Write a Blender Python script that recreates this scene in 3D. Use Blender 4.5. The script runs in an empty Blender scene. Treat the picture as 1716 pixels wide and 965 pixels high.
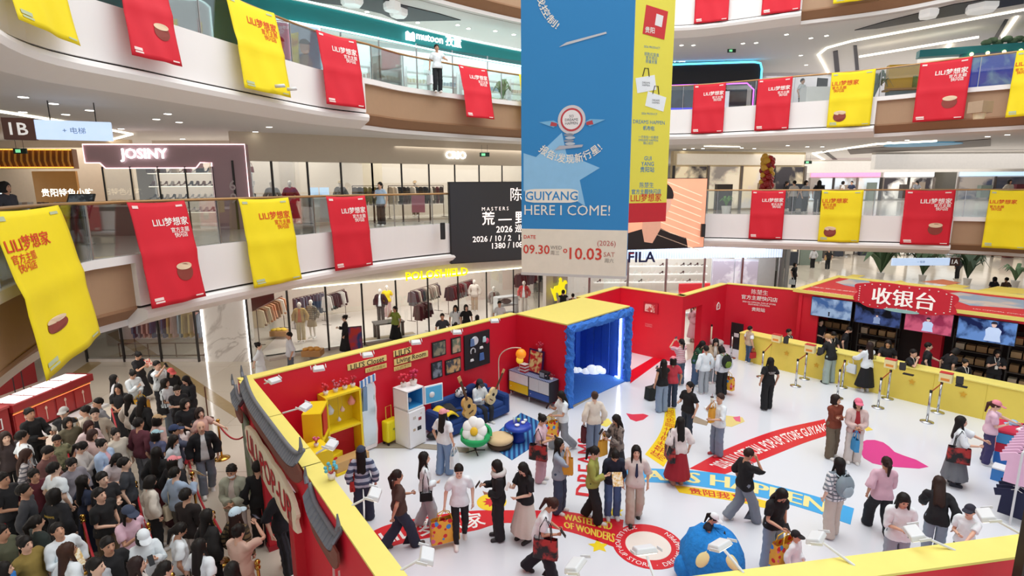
import bpy, math, random
import numpy as np
from mathutils import Matrix, Vector
SC = bpy.context.scene
COL = SC.collection
random.seed(7)
# ------------------------------------------------------------------ camera
FPX, CX, CY, HC = 920.0, 858.0, 482.5, 6.7          # photograph is 1716 x 965
PITCH = math.atan((CY - 310.0) / FPX)
ROLL = math.radians(0.35)
cam = bpy.data.objects.new('camera', bpy.data.cameras.new('camera'))
COL.objects.link(cam)
cam.data.sensor_fit = 'HORIZONTAL'
cam.data.sensor_width = 36.0
cam.data.lens = 36.0 * FPX / 1716.0
cam.data.clip_end = 400
cam.location = (0, 0, HC)
cam.matrix_world = Matrix.Translation((0, 0, HC)) @ Matrix.Rotation(math.pi / 2 - PITCH, 4, 'X') @ Matrix.Rotation(-ROLL, 4, 'Z')
SC.camera = cam
# ------------------------------------------------------------------ light and exposure
SC.view_settings.view_transform = 'Standard'
SC.view_settings.look = 'None'
SC.view_settings.exposure = 0.15
SC.view_settings.gamma = 1.0
SC.view_settings.use_curve_mapping = False
W = bpy.data.worlds.new('world'); SC.world = W; W.use_nodes = True
W.node_tree.nodes['Background'].inputs[0].default_value = (0.92, 0.96, 1.0, 1)
W.node_tree.nodes['Background'].inputs[1].default_value = 0.75
def area(name, loc, sx, sy, power, col=(1, 1, 1), rot=(0, 0, 0)):
 l = bpy.data.lights.new(name, 'AREA'); l.shape = 'RECTANGLE'; l.size = sx; l.size_y = sy
 l.energy = power; l.color = col
 o = bpy.data.objects.new(name, l); o.location = loc; o.rotation_euler = rot
 COL.objects.link(o); return o
area('atrium_skylight', (4, 14, 24), 22, 22, 4300, (1, .985, .96))
area('store_light', (-5.5, 26.5, 3.6), 12, 4, 520, (1, .96, .92), (0, 0, .55))
area('store_light', (9, 31.5, 3.55), 8, 8, 420, (1, 1, 1))
area('store_light', (-14, 24, 8.3), 12, 5, 420, (1, .96, .92))
area('store_light', (-2, 28, 8.3), 10, 5, 380, (1, .94, .88), (0, 0, .6))
area('store_light', (-4, 28, 13.3), 14, 6, 700, (.93, 1, 1), (0, 0, .5))
area('mall_light', (26, 42, 8.4), 24, 24, 1900, (1, 1, 1))
area('mall_light', (30, 45, 3.6), 24, 24, 1600, (1, .99, .97))
area('mall_light', (26, 40, 13.3), 20, 20, 1500, (1, 1, 1))
area('queue_light', (-13.0, 11, 3.6), 6, 12, 420, (1, .97, .93))
# ------------------------------------------------------------------ pixel -> place
def ray(px, py):
 x = (px - CX) / FPX; y = -(py - CY) / FPX
 c, s = math.cos(ROLL), math.sin(ROLL)
 x, y = c * x + s * y, -s * x + c * y
 cp, sp = math.cos(PITCH), math.sin(PITCH)
 return Vector((x, cp + y * sp, -sp + y * cp))
def at(px, py, z=0.0):
 d = ray(px, py); t = (z - HC) / d.z
 return Vector((d.x * t, d.y * t, z))
def atd(px, py, Y):                                   # at the distance Y from the camera's wall
 d = ray(px, py); t = Y / d.y
 return Vector((d.x * t, Y, HC + d.z * t))
def proj(p):
 cp, sp = math.cos(PITCH), math.sin(PITCH)
 vx, vy, vz = p[0], p[1], p[2] - HC
 a, b, c_ = vx, vy * cp - vz * sp, vy * sp + vz * cp
 x, y = a / b, c_ / b
 c, s = math.cos(ROLL), math.sin(ROLL)
 return CX + FPX * (c * x - s * y), CY - FPX * (s * x + c * y)
# ------------------------------------------------------------------ materials
def lin(c):
 if isinstance(c, str):
  c = c.lstrip('#'); c = ''.join(q * 2 for q in c) if len(c) == 3 else c; c = [int(c[i:i + 2], 16) / 255 for i in (0, 2, 4)]
 return tuple(x / 12.92 if x <= .04045 else ((x + .055) / 1.055) ** 2.4 for x in c)
MATS = {}
def M(hexc, rough=.6, metal=0., emit=0., var=.06, scale=6., kind='', c2=None, tr=0., ecol=None, bump=0., spec=.5):
 key = (hexc, rough, metal, emit, var, scale, kind, c2, tr, ecol, bump, spec)
 if key in MATS: return MATS[key]
 m = bpy.data.materials.new('mat_' + (kind or 'plain') + '_' + hexc.strip('#')); m.use_nodes = True
 nt = m.node_tree; N = nt.nodes; L = nt.links; b = N['Principled BSDF']
 b.inputs['Roughness'].default_value = rough; b.inputs['Metallic'].default_value = metal
 b.inputs['Specular IOR Level'].default_value = spec
 c = lin(hexc); d = lin(c2) if c2 else None
 tc = N.new('ShaderNodeTexCoord'); co = tc.outputs['Object']
 def mix(fac, A, Bc):
  x = N.new('ShaderNodeMix'); x.data_type = 'RGBA'
  if hasattr(fac, 'links'): L.new(fac, x.inputs[0])
  else: x.inputs[0].default_value = fac
  for i, v in ((6, A), (7, Bc)):
   if isinstance(v, tuple): x.inputs[i].default_value = (*v[:3], 1)
   else: L.new(v, x.inputs[i])
  return x.outputs[2]
 def math_(op, a, v=None):
  x = N.new('ShaderNodeMath'); x.operation = op
  for i, q in ((0, a), (1, v)):
   if q is None: continue
   if isinstance(q, (int, float)): x.inputs[i].default_value = q
   else: L.new(q, x.inputs[i])
  return x.outputs[0]
 nz = N.new('ShaderNodeTexNoise'); nz.inputs['Scale'].default_value = scale; nz.inputs['Detail'].default_value = 3
 L.new(co, nz.inputs['Vector'])
 base = mix(nz.outputs[0], tuple(max(0, x * (1 - var)) for x in c), tuple(min(1, x * (1 + var)) for x in c))
 sep = N.new('ShaderNodeSeparateXYZ'); L.new(co, sep.inputs[0])
 def stripes(ax, freq, duty):
  return math_('LESS_THAN', math_('FRACT', math_('MULTIPLY', sep.outputs[ax], freq)), duty)
 if kind == 'stripe_z': base = mix(stripes(2, scale, .5), base, d)
 elif kind == 'stripe_x': base = mix(stripes(0, scale, .5), base, d)
 elif kind == 'stripe_fine': base = mix(stripes(2, scale, .35), base, d)
 elif kind == 'plaid':
  base = mix(stripes(2, scale, .35), base, d); base = mix(math_('MULTIPLY', stripes(0, scale, .35), .75), base, d)
 elif kind == 'dots':
  v = N.new('ShaderNodeTexVoronoi'); v.inputs['Scale'].default_value = scale; L.new(co, v.inputs['Vector'])
  hs = N.new('ShaderNodeHueSaturation'); hs.inputs['Saturation'].default_value = 1.6
  L.new(v.outputs['Color'], hs.inputs['Color'])
  r = N.new('ShaderNodeValToRGB'); r.color_ramp.interpolation = 'CONSTANT'
  e = r.color_ramp.elements; e[0].color = (*d, 1); e[0].position = 0; e[1].position = .35; e[1].color = (*lin('#3f8fd8'), 1)
  q = e.new(.6); q.color = (*lin('#e06a92'), 1); q = e.new(.8); q.color = (*lin('#d8262c'), 1)
  s2 = N.new('ShaderNodeSeparateColor'); L.new(v.outputs['Color'], s2.inputs[0]); L.new(s2.outputs[0], r.inputs[0])
  base = mix(math_('LESS_THAN', v.outputs['Distance'], .42), base, r.outputs[0])
 elif kind == 'camo' or kind == 'marble' or kind == 'picture':
  n2 = N.new('ShaderNodeTexNoise'); n2.inputs['Scale'].default_value = scale * (.7 if kind != 'marble' else .35); n2.inputs['Detail'].default_value = 5
  n2.inputs['Distortion'].default_value = 1.5 if kind == 'marble' else .4
  L.new(co, n2.inputs['Vector'])
  r = N.new('ShaderNodeValToRGB'); e = r.color_ramp.elements
  if kind == 'marble':
   e[0].position = .47; e[0].color = (0, 0, 0, 1); e[1].position = .53; e[1].color = (0, 0, 0, 1); q = e.new(.5); q.color = (.6, .6, .6, 1)
  else:
   e[0].position = .44; e[0].color = (0, 0, 0, 1); e[1].position = .56; e[1].color = (1, 1, 1, 1)
  L.new(n2.outputs[0], r.inputs[0])
  base = mix(r.outputs[0], base, d)
 L.new(base, b.inputs['Base Color'])
 if bump:
  bp = N.new('ShaderNodeBump'); bp.inputs['Strength'].default_value = bump; bp.inputs['Distance'].default_value = .03
  L.new(nz.outputs[0], bp.inputs['Height']); L.new(bp.outputs[0], b.inputs['Normal'])
 if emit:
  if ecol: b.inputs['Emission Color'].default_value = (*lin(ecol), 1)
  else: L.new(base, b.inputs['Emission Color'])
  b.inputs['Emission Strength'].default_value = emit
 if tr:                                               # clear glass: mostly lets light through, reflects at grazing
  t = N.new('ShaderNodeBsdfTransparent'); t.inputs[0].default_value = (*[1 - (1 - x) * .25 for x in c], 1)
  g = N.new('ShaderNodeBsdfGlossy'); g.inputs['Roughness'].default_value = .02
  fr = N.new('ShaderNodeFresnel'); fr.inputs[0].default_value = 1.45
  f2 = math_('ADD', math_('MULTIPLY', fr.outputs[0], .8), 1 - tr)
  ms = N.new('ShaderNodeMixShader'); L.new(f2, ms.inputs[0]); L.new(t.outputs[0], ms.inputs[1]); L.new(g.outputs[0], ms.inputs[2])
  L.new(ms.outputs[0], N['Material Output'].inputs[0])
 MATS[key] = m
 return m
# ------------------------------------------------------------------ mesh builder
class B:
 def __init__(s): s.v = []; s.f = []; s.m = []
 def add(s, vs, fs, mi=0):
  o = len(s.v); s.v += [tuple(p) for p in vs]; s.f += [tuple(i + o for i in f) for f in fs]; s.m += [mi] * len(fs); return s
 def box(s, c, d, rz=0, mi=0, ax=None, top=None):
  hx, hy, hz = d[0] / 2, d[1] / 2, d[2] / 2; P = []
  for z in (-1, 1):
   k = top if (top and z > 0) else 1
   for x, y in ((-1, -1), (1, -1), (1, 1), (-1, 1)): P.append(Vector((x * hx * k, y * hy * k, z * hz)))
  R = ax if ax is not None else Matrix.Rotation(rz, 3, 'Z')
  c = Vector(c)
  return s.add([R @ p + c for p in P], [(0, 3, 2, 1), (4, 5, 6, 7), (0, 1, 5, 4), (1, 2, 6, 5), (2, 3, 7, 6), (3, 0, 4, 7)], mi)
 def tube(s, pts, r, n=8, mi=0, cap=True, closed=False):
  pts = [Vector(p) for p in pts]; k = len(pts)
  rs = r if isinstance(r, (list, tuple)) else [r] * k
  vs = []; up = None
  for i, p in enumerate(pts):
   if closed: t = pts[(i + 1) % k] - pts[i - 1]
   else: t = pts[min(i + 1, k - 1)] - pts[max(i - 1, 0)]
   t = t.normalized() if t.length > 1e-9 else Vector((0, 0, 1))
   if up is None: up = Vector((0, 0, 1)) if abs(t.z) < .9 else Vector((1, 0, 0))
   a = t.cross(up)
   if a.length < 1e-6: a = t.cross(Vector((0, 1, 0)))
   a.normalize(); b = a.cross(t).normalized(); up = b
   for j in range(n):
    w = 2 * math.pi * j / n; vs.append(p + rs[i] * (math.cos(w) * a + math.sin(w) * b))
  fs = []
  for i in range(k if closed else k - 1):
   i2 = (i + 1) % k
   for j in range(n): fs.append((i * n + j, i * n + (j + 1) % n, i2 * n + (j + 1) % n, i2 * n + j))
  if cap and not closed: fs.append(tuple(range(n))[::-1]); fs.append(tuple((k - 1) * n + j for j in range(n)))
  return s.add(vs, fs, mi)
 def lathe(s, prof, c=(0, 0, 0), n=16, mi=0, sx=1, sy=1):
  vs = []; fs = []; k = len(prof)
  for r, z in prof:
   for j in range(n):
    w = 2 * math.pi * j / n; vs.append((c[0] + r * sx * math.cos(w), c[1] + r * sy * math.sin(w), c[2] + z))
  for i in range(k - 1):
   for j in range(n): fs.append((i * n + j, i * n + (j + 1) % n, (i + 1) * n + (j + 1) % n, (i + 1) * n + j))
  fs.append(tuple(range(n))[::-1]); fs.append(tuple((k - 1) * n + j for j in range(n)))
  return s.add(vs, fs, mi)
 def ball(s, c, r, nu=12, nv=8, mi=0):
  rx, ry, rz = r if isinstance(r, (tuple, list)) else (r, r, r)
  prof = [(math.sin(math.pi * (i + .02 if i == 0 else (i - .02 if i == nv else i)) / nv), -math.cos(math.pi * i / nv)) for i in range(nv + 1)]
  k = B().lathe(prof, (0, 0, 0), nu)
  return s.add([(c[0] + x * rx, c[1] + y * ry, c[2] + z * rz) for x, y, z in k.v], k.f, mi)
 def prism(s, pts, mat4, th, mi=0):                 # 2D outline (ccw) in the x,z plane of mat4, thickness th along its -y
  n = len(pts); vs = [mat4 @ Vector((x, 0, z)) for x, z in pts] + [mat4 @ Vector((x, th, z)) for x, z in pts]
  fs = [tuple(range(n)), tuple(range(2 * n - 1, n - 1, -1))] + [(i, i + n, (i + 1) % n + n, (i + 1) % n) for i in range(n)]
  return s.add(vs, fs, mi)
 def flat(s, pts, z0, z1, mi=0):                     # horizontal plate from plan points
  n = len(pts); vs = [(p[0], p[1], z0) for p in pts] + [(p[0], p[1], z1) for p in pts]
  a = sum(pts[i][0] * pts[(i + 1) % n][1] - pts[(i + 1) % n][0] * pts[i][1] for i in range(n))
  T = tuple(range(n, 2 * n)); Bo = tuple(range(n - 1, -1, -1)); S = [(i, (i + 1) % n, (i + 1) % n + n, i + n) for i in range(n)]
  if a < 0: T = T[::-1]; Bo = Bo[::-1]; S = [q[::-1] for q in S]
  return s.add(vs, [T, Bo] + S, mi)
 def grid(s, fn, nu, nv, mi=0):
  vs = [fn(i / nu, j / nv) for j in range(nv + 1) for i in range(nu + 1)]
  fs = [(j * (nu + 1) + i, j * (nu + 1) + i + 1, (j + 1) * (nu + 1) + i + 1, (j + 1) * (nu + 1) + i) for j in range(nv) for i in range(nu)]
  return s.add(vs, fs, mi)
 def map(s, fn): s.v = [tuple(fn(Vector(p))) for p in s.v]; return s
 def mesh(s, name):
  me = bpy.data.meshes.new(name); me.from_pydata(s.v, [], s.f)
  return me
 def obj(s, name, mats, parent=None, smooth=False, bevel=0., solid=0., world=False):
  me = s.mesh(name)
  for m in (mats if isinstance(mats, (list, tuple)) else [mats]): me.materials.append(m)
  if len(set(s.m)) > 1: me.polygons.foreach_set('material_index', s.m)
  if smooth: me.polygons.foreach_set('use_smooth', [True] * len(me.polygons))
  me.update()
  return put(me, name, parent, bevel, solid, world)
def put(me, name, parent=None, bevel=0., solid=0., world=False):
 o = bpy.data.objects.new(name, me); COL.objects.link(o)
 if parent is not None:
  o.parent = parent
  if world: o.matrix_parent_inverse = rootmat(parent).inverted()
 if bevel:
  b = o.modifiers.new('bevel', 'BEVEL'); b.width = bevel; b.segments = 2; b.limit_method = 'ANGLE'
 if solid:
  b = o.modifiers.new('solid', 'SOLIDIFY'); b.thickness = solid; b.offset = 0
 return o
def rootmat(p):
 m = Matrix.Translation(p.location) @ p.rotation_euler.to_matrix().to_4x4()
 if p.parent is not None: m = rootmat(p.parent) @ p.matrix_parent_inverse @ m
 return m
def tag(o, label=None, cat=None, group=None, kind=None):
 if label: o['label'] = label
 if cat: o['category'] = cat
 if group: o['group'] = group
 if kind: o['kind'] = kind
 return o
def thing(name, label, cat, loc=(0, 0, 0), rz=0., group=None):
 o = bpy.data.objects.new(name, None); o.empty_display_size = .1; COL.objects.link(o)
 o.location = loc; o.rotation_euler = (0, 0, rz)
 return tag(o, label, cat, group)
KIDS = {}
def kids(root): return [o for o in root.children]
def dup(root, loc, rz, label=None, group=None):
 r = root.copy(); COL.objects.link(r); r.location = loc; r.rotation_euler = (0, 0, rz)
 if label: r['label'] = label
 if group: r['group'] = group
 for ch in root.children:
  c = ch.copy(); COL.objects.link(c); c.parent = r
  for g in ch.children:
   d = g.copy(); COL.objects.link(d); d.parent = c
 return r
def struct(o): o['kind'] = 'structure'; return o
# ------------------------------------------------------------------ lettering
TXT = {}
def text(s, bold=0.0, res=2):
 """outline letters as a flat B-like (verts, faces) with cap height about 0.7, origin centred"""
 bold = 0. if any(q in 'MW陈收' for q in s) else min(bold, .014)      # thickened outlines of these break up
 k = (s, bold, res)
 if k in TXT: return TXT[k]
 cu = bpy.data.curves.new('lettering', 'FONT'); cu.body = s; cu.size = 1; cu.offset = bold; cu.resolution_u = res
 cu.align_x = 'CENTER'; cu.align_y = 'CENTER';  cu.space_line = .95
 o = bpy.data.objects.new('lettering', cu); COL.objects.link(o)
 dg = bpy.context.evaluated_depsgraph_get(); ev = o.evaluated_get(dg); me = ev.to_mesh()
 n = len(me.vertices); a = np.empty(n * 3); me.vertices.foreach_get('co', a); a = a.reshape(-1, 3)
 if n:
  mn, mx = a.min(0), a.max(0); a = a - (mn + mx) / 2; size = mx - mn
 else: size = np.array([1, 1, 0])
 fs = [tuple(p.vertices) for p in me.polygons]
 ev.to_mesh_clear(); bpy.data.objects.remove(o); bpy.data.curves.remove(cu)
 TXT[k] = (a[:, :2].copy(), fs, float(size[0]), float(size[1])); return TXT[k]
def letter(s, fn, width=None, height=None, bold=.0, b=None, mi=0):
 """letters of the given width (or height), each point (x,y) placed by fn -> 3D"""
 vs, fs, w, h = text(s, bold)
 k = (width / w) if width else (height / h)
 b = b or B()
 return b.add([fn(x * k, y * k) for x, y in vs], fs, mi)
def plane_fn(o, u, v, n=None, eps=0.0):
 o, u, v = Vector(o), Vector(u).normalized(), Vector(v).normalized(); nn = u.cross(v) * eps
 return lambda x, y: o + u * x + v * y + nn
def frame(o, u, v=(0, 0, 1)):
 """matrix with x along u, z along v, y = into the surface"""
 u = Vector(u).normalized(); v = Vector(v).normalized(); n = v.cross(u)
 m = Matrix((u, n, v)).transposed().to_4x4(); return Matrix.Translation(o) @ m
# ================================================================== people
# A body is grown once as one continuous surface at rest (A-pose), with hands, fingers and face; clothes and hair likewise.
# Every person is that body posed joint by joint.
def nets(fn, lo, hi, h):
 """surface of the zero level of fn (negative inside) on a grid"""
 xs = [np.arange(lo[i], hi[i] + h, h) for i in range(3)]
 X, Y, Z = np.meshgrid(*xs, indexing='ij'); V = fn(X, Y, Z)
 s = V < 0; nx, ny, nz = V.shape
 acc = np.zeros((nx - 1, ny - 1, nz - 1, 3)); cnt = np.zeros((nx - 1, ny - 1, nz - 1))
 org = np.array(lo, float)
 for ax in range(3):
  a = [slice(None)] * 3; b = [slice(None)] * 3; a[ax] = slice(0, -1); b[ax] = slice(1, None)
  va, vb = V[tuple(a)], V[tuple(b)]; cr = (va < 0) != (vb < 0); idx = np.argwhere(cr)
  t = va[cr] / (va[cr] - vb[cr]); P = idx.astype(float); P[:, ax] += t
  o1, o2 = [k for k in range(3) if k != ax]
  for d1 in (0, -1):
   for d2 in (0, -1):
    c = idx.copy(); c[:, o1] += d1; c[:, o2] += d2
    ok = (c >= 0).all(1) & (c[:, 0] < nx - 1) & (c[:, 1] < ny - 1) & (c[:, 2] < nz - 1)
    np.add.at(acc, tuple(c[ok].T), P[ok]); np.add.at(cnt, tuple(c[ok].T), 1)
 use = cnt > 0; ids = -np.ones(cnt.shape, int); ids[use] = np.arange(use.sum())
 verts = org + h * acc[use] / cnt[use][:, None]
 faces = []
 for ax in range(3):
  a = [slice(None)] * 3; b = [slice(None)] * 3; a[ax] = slice(0, -1); b[ax] = slice(1, None)
  sa, sb = s[tuple(a)], s[tuple(b)]; o1, o2 = (ax + 1) % 3, (ax + 2) % 3
  for flip, cr in ((False, sa & ~sb), (True, ~sa & sb)):
   idx = np.argwhere(cr)
   ok = (idx[:, o1] > 0) & (idx[:, o2] > 0) & (idx[:, o1] < V.shape[o1] - 1) & (idx[:, o2] < V.shape[o2] - 1)
   idx = idx[ok]; q = []
   for d1, d2 in ((-1, -1), (0, -1), (0, 0), (-1, 0)):
    c = idx.copy(); c[:, o1] += d1; c[:, o2] += d2; q.append(ids[tuple(c.T)])
   q = np.stack(q, 1); faces.append(q[:, ::-1] if flip else q)
 return verts, np.concatenate(faces)
def cone(P, a, b, ra, rb, sy=1.0):
 X, Y, Z = P; a = np.array(a, float); b = np.array(b, float); d = b - a; d2 = d.copy(); d2[1] *= sy
 px, py, pz = X - a[0], (Y - a[1]) * sy, Z - a[2]
 t = np.clip((px * d2[0] + py * d2[1] + pz * d2[2]) / (d2 @ d2 + 1e-12), 0, 1)
 return np.sqrt((px - t * d2[0]) ** 2 + (py - t * d2[1]) ** 2 + (pz - t * d2[2]) ** 2) - (ra + (rb - ra) * t)
def smin(a, b, k):
 h = np.clip(.5 + .5 * (b - a) / k, 0, 1); return b + (a - b) * h - k * h * (1 - h)
def ell(P, c, r):
 X, Y, Z = P; q = np.sqrt(((X - c[0]) / r[0]) ** 2 + ((Y - c[1]) / r[1]) ** 2 + ((Z - c[2]) / r[2]) ** 2)
 return (q - 1) * min(r)
S35, C35 = math.sin(math.radians(35)), math.cos(math.radians(35))
SHO = np.array([.16, 0, 1.325]); ELB = SHO + .27 * np.array([S35, 0, -C35]); WRI = ELB + .235 * np.array([S35, 0, -C35])
HND = WRI + .085 * np.array([S35, 0, -C35])
HIP = np.array([.085, 0, .87]); KNE = np.array([.09, -.005, .46]); ANK = np.array([.09, .01, .075])
def sdf_arm(P, s, g, r=1.0):
 A = lambda p: (p[0] * s, p[1], p[2])
 d = cone(P, A(SHO), A(ELB), .045 * r + g, .037 * r + g)
 return smin(d, cone(P, A(ELB), A(WRI), .04 * r + g, .026 * r + g), .02)
def sdf_leg(P, s, g, wide=0.0):
 A = lambda p: (p[0] * s, p[1], p[2])
 d = cone(P, A((.083, .0, .84)), A(KNE), .085 + g, .054 + g + wide * .55)
 return smin(d, cone(P, A(KNE), A(ANK), .054 + g + wide * .55, .038 + g + wide), .03)
def sdf_torso(P, g):
 d = cone(P, (-.055, 0, .90), (.055, 0, .90), .108 + g, .108 + g, 1.1)
 d = smin(d, cone(P, (0, 0, 1.0), (0, 0, 1.08), .118 + g, .12 + g, 1.28), .06)
 d = smin(d, cone(P, (-.05, .0, 1.22), (.05, .0, 1.22), .108 + g, .108 + g, 1.12), .07)
 d = smin(d, cone(P, (-.125, .01, 1.315), (.125, .01, 1.315), .044 + g * .8, .044 + g * .8, 1.0), .06)
 for s in (-1, 1): d = smin(d, cone(P, (s * .02, .015, 1.385), (s * .13, .01, 1.335), .042 + g * .5, .03 + g * .6), .03)
 return d
def sdf_head(P):
 d = ell(P, (0, .012, 1.562), (.076, .094, .098))
 d = smin(d, ell(P, (0, -.028, 1.50), (.056, .062, .07)), .035)        # jaw
 d = smin(d, cone(P, (0, -.088, 1.545), (0, -.104, 1.515), .008, .013), .014)   # nose
 d = smin(d, cone(P, (0, -.078, 1.475), (0, -.074, 1.465), .012, .012), .02)    # chin and lips
 for s in (-1, 1):
  d = smin(d, ell(P, (s * .077, .018, 1.535), (.011, .022, .03)), .008)      # ear
  d = np.maximum(d, -cone(P, (s * .03, -.098, 1.553), (s * .032, -.098, 1.553), .012, .012))   # eye socket
 d = smin(d, cone(P, (0, .02, 1.36), (0, .0, 1.47), .056, .05), .03)
 return d
def sdf_body(X, Y, Z):
 P = (X, Y, Z); d = smin(sdf_torso(P, -.012), sdf_head(P), .03)
 for s in (-1, 1):
  d = smin(d, sdf_arm(P, s, -.004), .03)
  dx = np.array([S35 * s, 0, -C35]); w = np.array([WRI[0] * s, 0, WRI[2]])
  d = smin(d, cone(P, w + dx * .02, w + dx * .078, .021, .03, 1.7), .02)   # palm
  d = smin(d, sdf_leg(P, s, -.004), .03)
  d = smin(d, cone(P, (s * .09, .03, .035), (s * .098, -.13, .03), .034, .03), .03)
 return d
def template(fn, lo, hi, h, target, name):
 v, f = nets(fn, lo, hi, h)
 me = bpy.data.meshes.new(name); me.from_pydata(v.tolist(), [], f.tolist()); me.update()
 o = bpy.data.objects.new(name, me); COL.objects.link(o)
 r = target / (2.0 * len(f))
 if r < 1:
  d = o.modifiers.new('d', 'DECIMATE'); d.ratio = r
 dg = bpy.context.evaluated_depsgraph_get(); m2 = bpy.data.meshes.new_from_object(o.evaluated_get(dg))
 bpy.data.objects.remove(o); bpy.data.meshes.remove(me)
 n = len(m2.vertices); a = np.empty(n * 3); m2.vertices.foreach_get('co', a)
 fs = [tuple(p.vertices) for p in m2.polygons]; bpy.data.meshes.remove(m2)
 return a.reshape(-1, 3), fs
BONES = ['pelvis', 'chest', 'head', 'uarm-', 'uarm+', 'farm-', 'farm+', 'hand-', 'hand+', 'thigh-', 'thigh+', 'shin-', 'shin+', 'foot-', 'foot+']
WAI, NEC = np.array([0, 0, 1.02]), np.array([0, .015, 1.41])
def mir(p, s): return np.array([p[0] * s, p[1], p[2]])
SEG = {'pelvis': ((0, 0, .86), (0, 0, .99)), 'chest': ((0, 0, 1.06), (0, 0, 1.33)), 'head': ((0, .01, 1.45), (0, 0, 1.62))}
for q, s in (('-', -1), ('+', 1)):
 SEG['uarm' + q] = (mir(SHO, s) + np.array([.015 * s, 0, -.02]), mir(ELB, s)); SEG['farm' + q] = (mir(ELB, s), mir(WRI, s)); SEG['hand' + q] = (mir(WRI, s) + np.array([S35 * s, 0, -C35]) * .03, mir(HND, s))
 SEG['thigh' + q] = (mir((.095, 0, .8), s), mir(KNE, s)); SEG['shin' + q] = (mir(KNE, s), mir((.09, .01, .11), s)); SEG['foot' + q] = (mir((.09, 0, .05), s), mir((.098, -.14, .03), s))
def weights(v, only=None):
 w = np.zeros((len(v), len(BONES)))
 for i, b in enumerate(BONES):
  if only and b not in only: continue
  a, c = np.array(SEG[b][0], float), np.array(SEG[b][1], float); d = c - a
  t = np.clip(((v - a) @ d) / (d @ d), 0, 1); dist = np.linalg.norm(v - a - t[:, None] * d, axis=1)
  k = 1.0 / (dist + .012) ** 5
  if b in ('pelvis', 'chest'): k = 1.0 / (np.maximum(dist - .07, 0) + .02) ** 5
  if b[-1] == '-': k = k * (v[:, 0] < .012)
  if b[-1] == '+': k = k * (v[:, 0] > -.012)
  w[:, i] = k
 return w / w.sum(1)[:, None]
def finish(v, f, mats=None, only=None):
 return dict(v=np.array(v), f=f, m=mats, w=weights(np.array(v), only))
def make_body():
 v, f = template(sdf_body, (-.60, -.2, -.02), (.60, .2, 1.70), .0115, 5200, 'body')
 b = B(); b.add(v, f, 0); only_idx = {}
 hair_n = len(v)
 for s in (-1, 1):                                              # eyes, brows, fingers
  b.ball((s * .031, -.0845, 1.553), (.0125, .006, .0065), 8, 6, 1)
  b.box((s * .032, -.089, 1.576), (.032, .006, .006), 0, 2)
 b.ball((0, -.0915, 1.487), (.021, .006, .0065), 8, 6, 3)
 nhead = len(b.v)
 groups = [(0, hair_n, None), (hair_n, nhead, ['head'])]
 for s, q in ((-1, '-'), (1, '+')):
  st = len(b.v); d = np.array([S35 * s, 0, -C35]); n = np.array([C35 * s, 0, S35]); base = mir(WRI, s)
  fwd = np.array([0, -1, 0]); palm = -n                                  # palm looks to the body; fingers curl to it
  for k, (off, L) in enumerate(((-.024, .064), (-.008, .074), (.008, .07), (.023, .055))):
   p = base + d * .085 - fwd * off; pts = [p - d * .02]; ang = .2
   for j in range(3):
    pts.append(pts[-1] + L / 2.6 * (d * math.cos(ang) + palm * math.sin(ang))); ang += .32
   b.tube(pts, [.0085, .0085, .0075, .005], 5, 0)
  p = base + d * .03 + fwd * .022
  b.tube([p, p + d * .028 + fwd * .022, p + d * .055 + fwd * .026 + palm * .01, p + d * .072 + fwd * .022 + palm * .014], [.012, .011, .009, .006], 5, 0)
  groups.append((st, len(b.v), ['hand' + q]))
 V = np.array(b.v); T = dict(v=V, f=b.f, m=b.m, w=np.zeros((len(V), len(BONES))))
 for a, c, only in groups: T['w'][a:c] = weights(V[a:c], only)
 return T
def armcut(P, s, L):
 dx = np.array([S35 * s, 0, -C35]); return (P[0] - SHO[0] * s) * dx[0] + (P[2] - SHO[2]) * dx[2] - L
def fold(P, amp):
 X, Y, Z = P; return 1.7 * amp * (np.sin(X * 46 + Z * 21) * np.sin(Z * 33 - X * 17) + .6 * np.sin(Y * 60 + Z * 40))
def make_top(sleeve, hem, g=.018, loose=.037, opening=False):
 def fn(X, Y, Z):
  P = (X, Y, Z); t = np.clip((1.25 - Z) / .5, 0, 1); d = sdf_torso(P, g) - loose * t - fold(P, .003)
  d = np.maximum(d, hem - Z)
  d = np.maximum(d, -(ell(P, (0, -.02, 1.435), (.066, .075, .06))))
  for s in (-1, 1):
   a = sdf_arm(P, s, g + .004) - fold(P, .003) - loose * .5 * np.clip(armcut(P, s, 0) / .3, 0, 1)
   d = smin(d, np.maximum(a, armcut(P, s, sleeve)), .035)
  if opening: d = np.maximum(d, -np.maximum(np.abs(X) - .035 - .16 * np.clip(1.36 - Z, 0, .5) * .6, Y + .01))
  return d
 v, f = template(fn, (-.55, -.24, hem - .04), (.55, .24, 1.47), .0135, 1900, 'top')
 T = finish(v, f, None, [b for b in BONES if not b.startswith(('head', 'hand', 'foot', 'shin'))])
 return T
def make_pants(g, wide, cut=.06):
 def fn(X, Y, Z):
  P = (X, Y, Z); d = np.maximum(cone(P, (-.055, 0, .90), (.055, 0, .90), .112 + g * .7, .112 + g * .7, 1.12), Z - .98)
  for s in (-1, 1):
   d = smin(d, sdf_leg(P, s, g, wide) - fold(P, .003), .025)
  d = np.maximum(d, cut - Z)
  return np.maximum(d, .012 - np.abs(X) - np.clip(Z - .76, 0, 1) * 2)
 v, f = template(fn, (-.34, -.26, .0), (.34, .26, 1.03), .0135, 1500, 'pants')
 return finish(v, f, None, [b for b in BONES if b[:4] in ('pelv', 'thig', 'shin')])
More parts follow.
